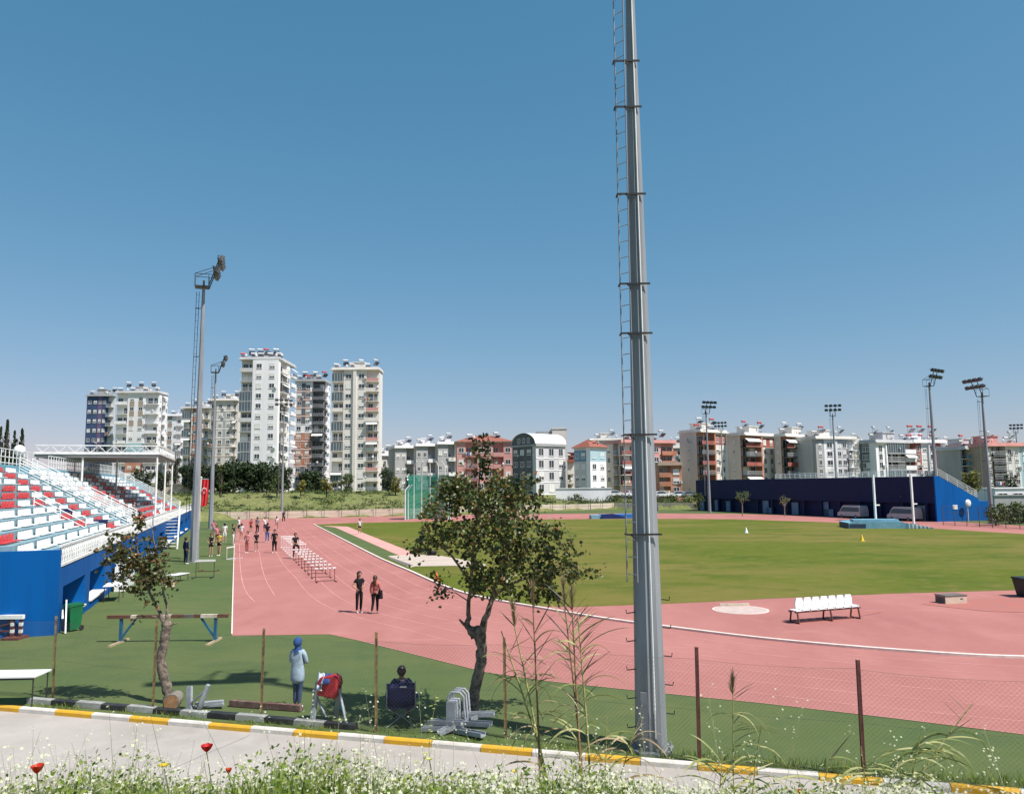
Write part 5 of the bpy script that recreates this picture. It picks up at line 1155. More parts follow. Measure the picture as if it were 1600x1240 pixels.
# camp chair of the seated man
# scrub tufts over the rough slope
rnd = random.Random(77); V_ = []; F_ = []
for i in range(900):
    a = rnd.uniform(230, 1090); d_ = rnd.uniform(132, 176) if a < 900 else rnd.uniform(160, 176); q = P(a, 758, d_); hz_ = far_h(q.x, q.y)
    if hz_ < .8: continue
    R_ = rnd.uniform(.15, .6) * (1.8 if rnd.random() < .08 else 1)
    for k in range(int(14 + R_ * 30)):
        v = Vector((rnd.gauss(0, 1) * R_, rnd.gauss(0, 1) * R_, abs(rnd.gauss(0, .5)) * R_)); n_ = Vector((rnd.gauss(0, 1), rnd.gauss(0, 1), rnd.gauss(.5, 1))).normalized(); x_ = n_.orthogonal().normalized() * .16; y_ = n_.cross(x_)
        c_ = Vector((q.x, q.y, hz_)) + v; o = len(V_); V_ += [c_ - x_, c_ + y_ * .6, c_ + x_, c_ - y_ * .6]; F_.append((o, o + 1, o + 2, o + 3))
m = MB(); m.add(V_, F_); tag(m.build('scrub', 'leaf_far_green'), 'low green scrub and weeds scattered over the grassy slope behind the boundary wall', 'scrub', kind='stuff')
# marker cones on the grass
mat('cone_orange', (.75, .18, .03), .5); mat('cone_yellow', (.75, .55, .04), .5)
for (a, b, m_, h_, lb) in ((682, 906, 'cone_orange', .42, 'orange marker cone on the grass left of the larger tree trunk'), (1166, 832, 'white_plastic', .55, 'small white marker cone on the far part of the field'), (1347, 845, 'cone_yellow', .55, 'yellow marker cone on the field below the blue landing mat'), (1024, 864, 'cone_yellow', .35, 'small yellow cone on the field just right of the near mast')):
    r_ = thing('marker_cone', G(a, b, .012), .2, lb, 'cone', 'marker cones on the field'); m = MB(); m.tube([(0, 0, .02), (0, 0, h_)], [h_ * .33, h_ * .07], 14); m.build('cone', m_, r_); m = MB(); m.box(-h_ * .4, h_ * .4, -h_ * .4, h_ * .4, 0, .025); m.build('base', m_, r_)
# fence in front of the blue tribune end
fa, fb = G(1474, 820), G(1640, 829); fe = thing('wire_fence', fa, 0, 'thin dark fence before the bright blue tribune end at the right edge', 'fence')
m = MB(); m.tube([(0, 0, 0), (0, 0, 2.3)], .04, 5); pm = m.mesh('post', 'post_dark'); L = (fb - fa); n = 9
for i in range(n): put('post', pm, fe, T(*(L * (i / (n - 1)))))
m = MB()
for z in (.1, .75, 1.5, 2.25): m.tube([(0, 0, z), L + Vector((0, 0, z))], .014, 4)
for i in range(120): q = L * (i / 119); m.tube([q, q + Vector((0, 0, 2.25))], .004, 3, 0, False)
m.build('wire', 'post_dark', fe)
# ================================================================== PEOPLE
def skin_chain(verts, edges, radii, sub=1):
    """one continuous mesh grown on a skeleton; returns evaluated mesh data"""
    me = bpy.data.meshes.new('tmp'); me.from_pydata([tuple(v) for v in verts], edges, []); o = bpy.data.objects.new('tmp', me); COL.objects.link(o)
    sk = o.modifiers.new('skin', 'SKIN'); sk.use_smooth_shade = True
    if not me.skin_vertices: 
        bpy.context.view_layer.objects.active = o
    lay = me.skin_vertices[0].data
    for i, r_ in enumerate(radii): lay[i].radius = r_ if hasattr(r_, '__len__') else (r_, r_)
    lay[0].use_root = True
    sb = o.modifiers.new('sub', 'SUBSURF'); sb.levels = sub; sb.render_levels = sub
    dg = bpy.context.evaluated_depsgraph_get(); dg.update(); ev = o.evaluated_get(dg); m2 = bpy.data.meshes.new_from_object(ev)
    vs = [tuple(v.co) for v in m2.vertices]; fs = [tuple(p.vertices) for p in m2.polygons]
    bpy.data.objects.remove(o); bpy.data.meshes.remove(me); bpy.data.meshes.remove(m2)
    return vs, fs
def rotx(v, a): return Vector((v[0], v[1] * math.cos(a) - v[2] * math.sin(a), v[1] * math.sin(a) + v[2] * math.cos(a)))
POSES = {
 # each limb: joints in metres for a 1.75 m figure facing -y ; (hip,knee,ankle,toe) and (shoulder,elbow,wrist)
 'stand': dict(legs=[((-.09, 0, .93), (-.10, -.01, .50), (-.11, .02, .09)), ((.09, 0, .93), (.10, -.01, .50), (.12, .02, .09))], arms=[((-.18, 0, 1.42), (-.235, .03, 1.13), (-.25, -.04, .88)), ((.18, 0, 1.42), (.235, .03, 1.13), (.25, -.04, .88))]),
 'together': dict(legs=[((-.08, 0, .93), (-.07, -.01, .50), (-.07, .03, .09)), ((.08, 0, .93), (.06, -.02, .50), (.06, .0, .09))], arms=[((-.17, 0, 1.41), (-.23, -.04, 1.15), (-.10, -.20, 1.12)), ((.17, 0, 1.41), (.23, -.04, 1.15), (.10, -.20, 1.10))]),
 'hip': dict(legs=[((-.09, 0, .93), (-.10, -.01, .50), (-.10, .02, .09)), ((.09, 0, .93), (.08, -.02, .50), (.07, .0, .09))], arms=[((-.17, 0, 1.41), (-.32, .04, 1.18), (-.17, -.04, 1.04)), ((.17, 0, 1.41), (.22, -.05, 1.15), (.08, -.22, 1.14))]),
 'walk': dict(legs=[((-.09, 0, .93), (-.10, -.16, .53), (-.10, -.22, .10)), ((.09, 0, .93), (.10, .05, .50), (.10, .28, .14))], arms=[((-.18, 0, 1.42), (-.23, .14, 1.16), (-.22, .10, .90)), ((.18, 0, 1.42), (.23, -.10, 1.16), (.21, -.28, 1.0))]),
 'step': dict(legs=[((-.09, 0, .93), (-.09, -.05, .50), (-.10, -.04, .09)), ((.09, 0, .93), (.10, .0, .50), (.13, .10, .10))], arms=[((-.17, 0, 1.41), (-.22, .0, 1.15), (-.12, -.18, 1.0)), ((.17, 0, 1.41), (.22, .02, 1.14), (.22, -.06, .90))]),
 'up': dict(legs=[((-.09, 0, .93), (-.11, -.02, .50), (-.13, .02, .09)), ((.09, 0, .93), (.11, -.02, .50), (.13, .02, .09))], arms=[((-.18, 0, 1.42), (-.34, -.03, 1.56), (-.22, -.06, 1.78)), ((.18, 0, 1.42), (.40, -.05, 1.40), (.62, -.12, 1.50))]),
 'knee': dict(legs=[((-.09, 0, .93), (-.10, -.01, .50), (-.10, .02, .09)), ((.09, 0, .93), (.12, -.42, .88), (.12, -.36, .46))], arms=[((-.18, 0, 1.42), (-.23, -.04, 1.15), (-.10, -.26, 1.06)), ((.18, 0, 1.42), (.23, -.04, 1.15), (.14, -.26, 1.02))]),
 'sit': dict(legs=[((-.10, 0, .48), (-.15, -.44, .50), (-.15, -.42, .09)), ((.10, 0, .48), (.17, -.44, .50), (.17, -.46, .09))], arms=[((-.20, .02, .98), (-.27, -.06, .70), (-.20, -.32, .64)), ((.20, .02, .98), (.29, -.06, .70), (.24, -.32, .62))]),
}
def person(loc, rz, hgt, pose, label, top='black', bottom='black', skin='skin', hair='hair_dark', style='short', sleeve='short', legs='long', shoe='white_paint', fine=False, group=None, hat=None, bulk=1.0, long_top=None, long_hem=0):
    s = hgt / 1.75; pz = POSES[pose]; r_ = thing('person', loc, rz, label, 'person', group); sub = 2 if fine else 1
    sit = pose == 'sit'; dz = -.44 if sit else 0
    def sc_(v): return Vector(v) * s
    V = []; E = []; RR = []
    def v(p, r): V.append(sc_(p)); RR.append((r[0] * s, r[1] * s) if hasattr(r, '__len__') else (r * s, r * s)); return len(V) - 1
    def chain(i, pts):
        for p, r in pts: j = v(p, r); E.append((i, j)); i = j
        return i
    b = bulk
    pel = v((0, 0, .97 + dz), (.135 * b, .10 * b)); ch = chain(pel, [((0, -.005, 1.12 + dz), (.118 * b, .088 * b)), ((0, 0, 1.30 + dz), (.145 * b, .10 * b))])
    nb = chain(ch, [((0, .005, 1.43 + dz), (.085, .07)), ((0, .0, 1.50 + dz), (.055, .055))])
    chain(nb, [((0, -.01, 1.58 + dz), (.072, .082)), ((0, -.005, 1.67 + dz), (.078, .092)), ((0, .0, 1.735 + dz), (.045, .055))])
    for L in pz['legs']:
        h, k, a = L; fwd = Vector((0, -1, 0)); i = chain(pel, [(h, .092 * b), ((Vector(h) * .45 + Vector(k) * .55), .078 * b), (k, .056), ((Vector(k) * .6 + Vector(a) * .4), .055), (a, .036)])
        chain(i, [((a[0], a[1] - .07, a[2] - .045), .036), ((a[0] * 1.1, a[1] - .17, a[2] - .06), (.034, .022))])
    for A in pz['arms']:
        sh, e, w_ = A; i = chain(ch, [((sh[0] * .8, sh[1], sh[2]), .062), ((sh[0] * 1.05, sh[1], sh[2] - .04), .050), (e, .037), ((Vector(e) * .6 + Vector(w_) * .4), .036), (w_, .024)])
        d = (Vector(w_) - Vector(e)).normalized(); pm_ = Vector(w_) + d * .07; chain(i, [(pm_, (.036, .018))])
    vs, fs = skin_chain(V, E, RR, sub); mb = MB(); mb.add(vs, fs, 0, None, True)
    # fingers, thumb, nose, ears belong to the body mesh
    for A in pz['arms']:
        sh, e, w_ = A; d = (Vector(w_) - Vector(e)).normalized(); w_ = Vector(w_); side = d.cross(Vector((1, 0, 0)) if abs(d.x) < .8 else Vector((0, 0, 1))).normalized(); nrm = side.cross(d)
        sg = 1 if sh[0] > 0 else -1; curl = nrm * (-sg) * .012
        for k in range(4):
            o_ = side * (-.027 + .018 * k); L = (.062, .075, .070, .055)[k]; p0 = w_ + d * .085 + o_; mb.tube([sc_(p0), sc_(p0 + d * L * .5 + curl * .5), sc_(p0 + d * L * .9 + curl * 2.2)], [.009 * s, .0085 * s, .006 * s], 6)
        p0 = w_ + d * .03 - side * .028; mb.tube([sc_(p0), sc_(p0 + d * .035 - side * .022), sc_(p0 + d * .068 - side * .024 + curl)], [.011 * s, .010 * s, .007 * s], 6)
    hz_ = 1.62 + dz
    mb.tube([sc_((0, -.085, hz_ + .03)), sc_((0, -.112, hz_ - .008)), sc_((0, -.09, hz_ - .018))], [.008 * s, .014 * s, .01 * s], 6)
    for x in (-1, 1): mb.ball(sc_((x * .078, .005, hz_)), .026 * s, 0, 8, 6, None, (.35, .7, 1))
    mb.tube([sc_((-.025, -.088, hz_ - .045)), sc_((0, -.094, hz_ - .047)), sc_((.025, -.088, hz_ - .045))], [.004 * s, .008 * s, .004 * s], 6, 1)
    for x in (-1, 1): mb.ball(sc_((x * .030, -.082, hz_ + .025)), .012 * s, 2, 8, 6)
    mat('lips', (.30, .10, .09), .5); mat('eye', (.02, .015, .012), .2)
    mb.build('body', [skin, 'lips', 'eye'], r_)
    # clothes: the same skeleton, slightly fuller
    def cloth(name, parts, m_, root_i=None):
        V2 = []; E2 = []; R2 = []
        def add(p, r): V2.append(sc_(p)); R2.append((r[0] * s, r[1] * s) if hasattr(r, '__len__') else (r * s, r * s)); return len(V2) - 1
        def ch2(i, pts):
            for p, r in pts: j = add(p, r); E2.append((i, j)); i = j
            return i
        parts(add, ch2); vs, fs = skin_chain(V2, E2, R2, sub); m = MB(); m.add(vs, fs, 0, None, True); return m.build(name, m_, r_)
    def topf(add, ch2):
        if long_top:
            c0 = add((0, 0, 1.30 + dz), (.162 * b, .118 * b)); i = ch2(c0, [((0, 0, 1.12), (.145 * b, .115 * b)), ((0, .0, .96), (.175 * b, .135 * b)), ((0, .01, .80), (.18 * b, .14 * b)), ((0, .01, long_top), (.175 * b, .135 * b))])
        else:
            c0 = add((0, 0, 1.30 + dz), (.158 * b, .115 * b)); ch2(c0, [((0, -.005, 1.12 + dz), (.134 * b, .102 * b)), ((0, 0, .98 + dz), (.146 * b, .112 * b)), ((0, 0, .93 + dz), (.148 * b, .115 * b))])
        ch2(c0, [((0, .004, 1.41 + dz), (.12, .10)), ((0, .004, 1.47 + dz), (.075, .07))])
        for A in pz['arms']:
            sh, e, w_ = A; i = ch2(c0, [((sh[0] * .8, sh[1], sh[2]), .082), ((sh[0] * 1.05, sh[1], sh[2] - .045), .070)])
            if sleeve == 'none': continue
            mid = Vector(sh) * .45 + Vector(e) * .55
            i = ch2(i, [(mid, .056)])
            if sleeve == 'long': ch2(i, [(e, .050), (Vector(e) * .15 + Vector(w_) * .85, .038)])
    cloth('shirt', topf, top)
    def botf(add, ch2):
        p0 = add((0, 0, .95 + dz), (.146 * b, .112 * b)); ch2(p0, [((0, 0, 1.03 + dz), (.136 * b, .105 * b))])
        for h, k, a in pz['legs']:
            i = ch2(p0, [(h, .104 * b), (Vector(h) * .45 + Vector(k) * .55, .088 * b)])
            if legs == 'long': ch2(i, [(k, .068), (Vector(k) * .55 + Vector(a) * .45, .062), (Vector(k) * .06 + Vector(a) * .94, .048)])
            elif legs == 'knee': ch2(i, [(k, .068)])
    cloth('trousers' if legs == 'long' else 'shorts', botf, bottom)
    for h, k, a in pz['legs']:
        vs, fs = skin_chain([sc_((a[0], a[1] + .03, a[2] - .04)), sc_((a[0], a[1] - .07, a[2] - .05)), sc_((a[0] * 1.1, a[1] - .18, a[2] - .062))], [(0, 1), (1, 2)], [(.043 * s, .048 * s), (.043 * s, .042 * s), (.038 * s, .028 * s)], 1); m = MB(); m.add(vs, fs, 0, None, True); m.build('shoe', shoe, r_)
    # hair
    m = MB(); c_ = sc_((0, .026, 1.655 + dz)); m.ball(c_, .116 * s, 0, 16, 12, None, (.95, 1.14, 1.08))
    vs_ = []
    for p in m.v:
        q = Vector(p) - c_
        if q.y < -.02 * s and q.z < .04 * s: q.y = -.02 * s + (q.y + .02 * s) * .12
        vs_.append(tuple(q + c_))
    m.v = vs_
    if style == 'long': m.tube([sc_((0, .06, 1.68 + dz)), sc_((0, .085, 1.58 + dz)), sc_((0, .09, 1.46 + dz)), sc_((0, .11, 1.32 + dz)), sc_((0, .11, 1.26 + dz))], [.075 * s, .085 * s, .08 * s, .06 * s, .02 * s], 10)
    if style == 'tail': m.tube([sc_((0, .09, 1.70 + dz)), sc_((0, .15, 1.66 + dz)), sc_((0, .15, 1.52 + dz)), sc_((0, .13, 1.42 + dz))], [.03 * s, .035 * s, .03 * s, .01 * s], 8)
    if style == 'scarf':
        m.tube([sc_((0, .015, 1.62)), sc_((0, .02, 1.52)), sc_((0, .012, 1.44)), sc_((0, .01, 1.40))], [.085 * s, .082 * s, .10 * s, .12 * s], 14); m.ball(sc_((0, .07, 1.68)), .075 * s, 0, 12, 8)
    m.build('headscarf' if style == 'scarf' else 'hair', hair, r_)
    if hat:
        m = MB(); m.ball(sc_((0, 0, 1.70 + dz)), .108 * s, 0, 14, 8, None, (.95, 1.08, .75)); m.prism([(-.07 * s, -.2 * s), (.07 * s, -.2 * s), (.085 * s, -.08 * s), (-.085 * s, -.08 * s)], (1.685 + dz) * s, (1.70 + dz) * s, 0, None, 'z'); m.build('cap', hat, r_)
    return r_
for nm, c_ in (('c_black', (.014, .013, .016)), ('c_navy', (.02, .03, .08)), ('c_pale_blue', (.36, .46, .55)), ('c_white', (.72, .72, .72)), ('c_pink', (.62, .22, .26)), ('c_salmon', (.48, .15, .13)), ('c_red', (.45, .04, .05)), ('c_grey', (.22, .22, .24)), ('c_blue', (.05, .12, .32)), ('c_yellow', (.55, .40, .08)), ('c_jeans', (.05, .09, .17)), ('c_scarf', (.03, .09, .28)), ('c_green', (.04, .14, .06))):
    mat(nm, c_, .8, tuple(x * .7 for x in c_), 7, .3, 30, spec=.2)
def at(px_, py_): return G(px_, py_)
BK = math.pi      # facing away from the camera
person(G(464, 1106), BK + R(-14), 1.62, 'together', 'person with a blue headscarf in a long pale blue tunic, standing behind the fence', 'c_pale_blue', 'c_jeans', hair='c_scarf', style='scarf', sleeve='long', fine=True, long_top=.60, bulk=1.12, shoe='c_white')
g = G(627, 1130); person(g, BK + R(6), 1.64, 'sit', 'person in dark clothes sitting in a navy camp chair, seen from behind', 'c_navy', 'c_black', skin='skin_dark', sleeve='long', fine=True, bulk=1.25, shoe='c_black')
ch_ = thing('camp_chair', g, BK + R(6), 'navy folding camp chair under the person sitting by the larger tree', 'chair'); mat('chair_navy', (.012, .02, .11), .7, (.01, .015, .07), 4)
m = MB(); n = 6; m.add([(.30 * (i / n * 2 - 1), .20 + .04 * k - .05 * abs(i / n * 2 - 1), .42 + .17 * k) for k in range(4) for i in range(n + 1)], [(k * (n + 1) + i, k * (n + 1) + i + 1, (k + 1) * (n + 1) + i + 1, (k + 1) * (n + 1) + i) for k in range(3) for i in range(n)], 0, None, True); o = m.build('backrest', 'chair_navy', ch_); sf = o.modifiers.new('s', 'SOLIDIFY'); sf.thickness = .015
m = MB(); m.box(-.27, .27, -.26, .2, .375, .40); m.build('seat', 'chair_navy', ch_)
m = MB(); m.box(-.12, .02, .375, .378, .86, .89); m.build('tag_patch', 'c_white', ch_)
for x in (-1, 1):
    m = MB(); m.tube([(x * .31, .18, .38), (x * .31, .34, .98)], .013, 6); m.build('back_pole', 'galv', ch_)
    m = MB(); m.box(x * .33 - .03, x * .33 + .03, -.28, .22, .60, .62); m.build('armrest', 'chair_navy', ch_)
    for y in (-1, 1): m = MB(); m.tube([(x * .31, y * .26, 0), (-x * .05, 0, .2), (-x * .28, -y * .26 + .0, .38)], .012, 6); m.build('leg', 'galv', ch_)
person(G(561, 957), R(35), 1.68, 'hip', 'long haired person in black with white sleeves, left one of the two standing together', 'c_black', 'c_black', style='long', hair='hair_dark', sleeve='short', fine=True, bulk=.9, shoe='c_white')
r2 = person(G(586, 958.5), BK + R(-8), 1.55, 'step', 'person in a salmon jacket seen from behind, right one of the two standing together', 'c_salmon', 'c_black', style='long', hair='hair_brown', sleeve='long', fine=True, bulk=1.0, shoe='c_grey')
m = MB(); m.tube([(-.24, .02, .62), (-.24, .04, .95)], [.10, .08], 10); m.build('handbag', 'c_black', r2); m = MB(); m.tube([(-.22, .0, .95), (-.1, .13, 1.15), (.12, .1, 1.3)], .012, 5); m.build('bag_strap', 'c_black', r2)
PP = [  # px, py feet, height px, facing, pose, label, kwargs
 (290, 881, 41, 150, 'stand', 'person in navy standing left of the foot of the tall grey mast', dict(top='c_navy', bottom='c_navy', sleeve='long')),
 (329.5, 869, 35, 20, 'hip', 'person in a black vest and black shorts right of the flagpole', dict(top='c_black', bottom='c_black', sleeve='none', legs='short')),
 (342, 868, 38, -10, 'together', 'person in a yellowish top with bare legs, second right of the flagpole', dict(top='c_yellow', bottom='c_black', legs='short', style='tail')),
 (350.5, 847, 34, 200, 'stand', 'person in a white shirt and white cap on the turf beside the track', dict(top='c_white', bottom='c_white', legs='knee', hat='c_white')),
 (364, 850, 32, 90, 'step', 'person in a black top and white trousers at the edge of the track', dict(top='c_black', bottom='c_white')),
 (333.5, 839, 26, 10, 'stand', 'person in a pinkish top half hidden behind the second mast', dict(top='c_pink', bottom='c_grey', legs='knee')),
 (339, 851, 30, 40, 'stand', 'person in a pink top behind the one in yellow', dict(top='c_pink', bottom='c_black', legs='short')),
 (373, 833, 30, 70, 'up', 'person in black and white with one arm out, far along the track', dict(top='c_white', bottom='c_black', legs='knee')),
 (377, 845, 27, 180, 'stand', 'person in a white top walking away at the left edge of the track', dict(top='c_white', bottom='c_pink', legs='short')),
 (386, 863.5, 33, -10, 'hip', 'person in a bright pink top and pale leggings, left of the group on the track', dict(top='c_pink', bottom='c_salmon', style='tail')),
 (392, 833, 22, 0, 'stand', 'person in a red top and black shorts far down the left straight', dict(top='c_red', bottom='c_black', legs='short', sleeve='none')),
 (400, 861.5, 31, 30, 'step', 'person in a dark top with bare legs stepping along the track', dict(top='c_black', bottom='c_black', legs='short', style='tail')),
 (402, 833, 25, 170, 'stand', 'person in grey with black trousers far down the track', dict(top='c_grey', bottom='c_black')),
 (414, 832.5, 25, 15, 'up', 'person in a white top with raised arm far down the track', dict(top='c_white', bottom='c_navy', legs='knee')),
 (417.5, 847, 33, 190, 'step', 'person in a dark top and blue trousers left of the one all in black', dict(top='c_black', bottom='c_blue', sleeve='short')),
 (428.5, 863.5, 37, 5, 'stand', 'broad person all in black standing left of the hurdle row', dict(top='c_black', bottom='c_black', bulk=1.15, shoe='c_white')),
 (432, 828, 21, 180, 'walk', 'small far person in white and pink near the end of the straight', dict(top='c_white', bottom='c_pink', legs='short')),
 (461, 872.5, 46, 30, 'knee', 'person all in black among the hurdles, one knee raised', dict(top='c_black', bottom='c_black', bulk=1.05)),
 (443, 816.5, 19, 0, 'walk', 'tiny far person in dark clothes at the foot of the slim mast', dict(top='c_navy', bottom='c_black')),
 (562, 834.5, 24, 10, 'stand', 'person in a white shirt and dark shorts on the field by the jump runway', dict(top='c_white', bottom='c_black', legs='short')),
 (659, 866, 35, 170, 'step', 'person in a black vest and shorts at the sand pit left of the larger tree', dict(top='c_black', bottom='c_black', sleeve='none', legs='short')),
 (1491, 809, 12, 20, 'stand', 'tiny person in white before the bright blue tribune end', dict(top='c_white', bottom='c_navy')),
 (1027, 800, 13, 20, 'stand', 'tiny person in dark blue by the far wall right of the near mast', dict(top='c_blue', bottom='c_black')),
]
for (a, b, hp, fc, ps, lb, kw) in PP:
    g = G(a, b); hh = min(1.86, max(1.5, hp * g.y / F)); person(g, R(fc), hh, ps, lb, **kw)
g = G(663, 868); r_ = thing('gear_bag', g + Vector((.55, .1, 0)), .3, 'dark bag lying beside the person at the sand pit', 'bag'); m = MB(); m.tube([(-.35, 0, .16), (-.3, 0, .18), (.3, 0, .18), (.35, 0, .16)], [.1, .17, .17, .1], 12); m.build('body', 'c_black', r_); m = MB(); m.tube([(-.2, 0, .3), (0, 0, .42), (.2, 0, .3)], .02, 5); m.build('handle', 'c_grey', r_)
# spectators on the stand
for i, (u, rw, t_, b_, lb) in enumerate([(66.5, 3, 'c_navy', 'c_black', 'dark dressed spectator sitting highest in the left grandstand'), (65.0, 1, 'c_black', 'c_navy', 'spectator in black low in the left grandstand, right of the railing foot'), (69.5, 1, 'c_grey', 'c_black', 'spectator in grey sitting low in the left grandstand')]):
    v_ = V0 - RD * rw - .30; person(W(v_, u, Z0 + RH * (rw + 1) - .26), TH + R(90), 1.7, 'sit', lb, top=t_, bottom=b_)

# ================================================================== NEAR TREES
leaf_mat('leaf_near', [(0, (.025, .042, .012)), (.35, (.06, .085, .022)), (.65, (.11, .14, .035)), (.85, (.19, .19, .05)), (.93, (.22, .11, .04)), (1, (.30, .16, .06))], .42, .32, .5)
leaf_mat('leaf_young', [(0, (.035, .045, .014)), (.4, (.075, .085, .024)), (.75, (.14, .135, .045)), (1, (.24, .10, .045))], .4, .3, .5)
mat('bark_near', (.24, .19, .15), .9, (.07, .055, .045), 9, .8, 40, fac=(.4, .6))
mat('bark_base', (.24, .20, .16), .9, (.10, .08, .06), 9, .8, 40, fac=(.4, .6))
def near_tree(name, label, base, trunk, forks, ells, ntw, nlf, leafm, ls, seed, stub=()):
    """trunk: [(x,y,z,r)..]; forks: start index and end points; ells: crown volumes (c, r, weight)"""
    rnd = random.Random(seed); r_ = thing(name, base, 0, label, 'tree'); m = MB()
    tp = [Vector(t[:3]) for t in trunk]; pts = []; rs = []
    for i in range(len(tp) - 1):
        for k in range(5):
            t = k / 5; q = tp[i].lerp(tp[i + 1], t) + Vector((rnd.gauss(0, .008), rnd.gauss(0, .008), 0)); pts.append(q); rs.append((trunk[i][3] * (1 - t) + trunk[i + 1][3] * t) * rnd.uniform(.93, 1.08))
    pts.append(tp[-1]); rs.append(trunk[-1][3]); m.tube(pts, rs, 14)
    for (p, r) in stub: m.ball(p, r, 0, 10, 8)
    limbs = []
    for f in forks:
        P_ = [Vector(q[:3]) for q in f]; R_ = [q[3] for q in f]; sp = []; sr = []
        for i in range(len(P_) - 1):
            for k in range(4): t = k / 4; sp.append(P_[i].lerp(P_[i + 1], t) + Vector((rnd.gauss(0, .012), rnd.gauss(0, .012), rnd.gauss(0, .01)))); sr.append(R_[i] * (1 - t) + R_[i + 1] * t)
        sp.append(P_[-1]); sr.append(R_[-1]); m.tube(sp, sr, 9); limbs += list(zip(sp, sr))
    wsum = sum(e[2] for e in ells); tips = []
    for i in range(ntw):
        q = rnd.random() * wsum
        for e in ells:
            q -= e[2]
            if q <= 0: break
        d = Vector((rnd.gauss(0, 1), rnd.gauss(0, 1), rnd.gauss(0, 1))).normalized() * (rnd.random() ** .45); p = Vector(e[0]) + Vector((d.x * e[1][0], d.y * e[1][1], d.z * e[1][2])); tips.append(p)
    nodes = [(p, r) for p, r in limbs]
    tips.sort(key=lambda p: (p - tp[-1]).length)
    vs = []; fs = []
    def leaf(p, dr):
        L = ls * rnd.uniform(.7, 1.25); nrm = (Vector((rnd.gauss(0, .7), rnd.gauss(0, .7), rnd.uniform(.1, 1.2)))).normalized(); a = (dr + Vector((rnd.gauss(0, .6), rnd.gauss(0, .6), rnd.gauss(-.35, .4)))).normalized()
        b = nrm.cross(a).normalized(); nrm = a.cross(b); o = len(vs); w = L * .52; f = nrm * L * .12
        vs.extend([p, p + a * L * .25 + b * w + f, p + a * L * .7 + b * w * .8 + f, p + a * L, p + a * L * .7 - b * w * .8 + f, p + a * L * .25 - b * w + f, p + a * L * .5 - f * .3])
        fs.extend([(o, o + 1, o + 6), (o + 1, o + 2, o + 6), (o + 2, o + 3, o + 6), (o + 3, o + 4, o + 6), (o + 4, o + 5, o + 6), (o + 5, o, o + 6)])
    for p in tips:
        bst = min(nodes, key=lambda q: (q[0] - p).length + .35 * max(0, q[0].z - p.z) * 2 - q[1] * 3); a = bst[0]; L = (p - a).length
        mid = a.lerp(p, .5) + Vector((rnd.gauss(0, .06), rnd.gauss(0, .06), .10 * L + rnd.gauss(0, .04))); r0 = min(bst[1] * .75, .007 + .014 * L); m.tube([a, mid, p], [r0, r0 * .7, .004], 5, 0, False)
        for t in (.4, .7, 1): nodes.append((a.lerp(mid, t * 2) if t < .5 else mid.lerp(p, t * 2 - 1), r0 * (1.1 - t * .5)))
        dr = (p - mid).normalized(); k = int(nlf * rnd.uniform(.5, 1.5))
        for j in range(k):
            t = rnd.random(); q = mid.lerp(p, t) if rnd.random() < .75 else p + Vector((rnd.gauss(0, .11), rnd.gauss(0, .11), rnd.gauss(0, .11)))
            q = q + Vector((rnd.gauss(0, .055), rnd.gauss(0, .055), rnd.gauss(-.02, .05))); leaf(q, dr)
    m.build('trunk', 'bark_near', r_); mm = MB(); mm.add(vs, fs); mm.build('crown', leafm, r_); return r_
B0 = G(738, 1117)
near_tree('tree', 'larger tree with a dark forked trunk and small round leaves, left of the near mast', B0,
          [(0, 0, -.05, .16), (0.02, 0, .25, .145), (.06, .03, .62, .125), (.20, .02, 1.15, .125), (.22, 0, 1.55, .125), (.16, 0, 1.82, .15), (.16, 0, 1.98, .10)],
          [[(.08, 0, 1.72, .10), (-.10, 0, 2.0, .07), (-.08, .05, 2.3, .05), (-.02, .1, 3.2, .04), (.12, .1, 4.5, .03), (.25, 0, 5.9, .012)],
           [(-.1, 0, 1.95, .05), (-.28, -.1, 2.15, .02)],
           [(.2, 0, 1.8, .10), (.36, -.05, 2.25, .065), (.52, -.05, 2.8, .05), (.75, 0, 3.4, .04), (1.0, 0, 4.2, .02)],
           [(.5, -.05, 2.7, .04), (1.1, .1, 3.0, .03), (1.9, .2, 3.2, .02), (2.5, .1, 3.3, .01)],
           [(-.02, .1, 3.0, .035), (-.5, 0, 3.6, .025), (-1.0, -.1, 4.1, .015)], [(.7, 0, 3.3, .03), (.9, .6, 3.9, .02), (1.2, .9, 4.6, .012)],
           [(.0, .1, 3.3, .03), (.2, -.7, 3.9, .02), (.3, -1.0, 4.5, .012)]],
          [((.58, -1.0, 4.4), (1.20, 1.5, 1.15), 7.5), ((.25, -.3, 5.75), (.26, .25, .62), .5), ((1.65, -.8, 3.65), (.95, 1.0, .72), 2.8), ((-.68, -1.0, 4.35), (.6, .9, .72), 1.9), ((-.35, -.5, 5.1), (.56, .6, .46), 1.1), ((1.1, -.5, 5.05), (.6, .6, .46), 1.2), ((.45, -1.1, 3.2), (.8, 1.0, .5), 1.5), ((-1.3, 0, 3.75), (.35, .3, .2), .25), ((1.55, 0, 2.75), (.7, .5, .25), .5), ((2.45, 0, 3.15), (.55, .4, .35), .6), ((-.3, 0, 5.0), (.45, .4, .35), .4), ((1.45, 0, 5.4), (.1, .1, .25), .1), ((-.85, 0, 2.9), (.4, .3, .3), .3)],
          560, 15, 'leaf_near', .080, 5, (((.14, 0, 1.84), .16), ((.02, -.04, 1.9), .09)))
B1 = G(262, 1097)
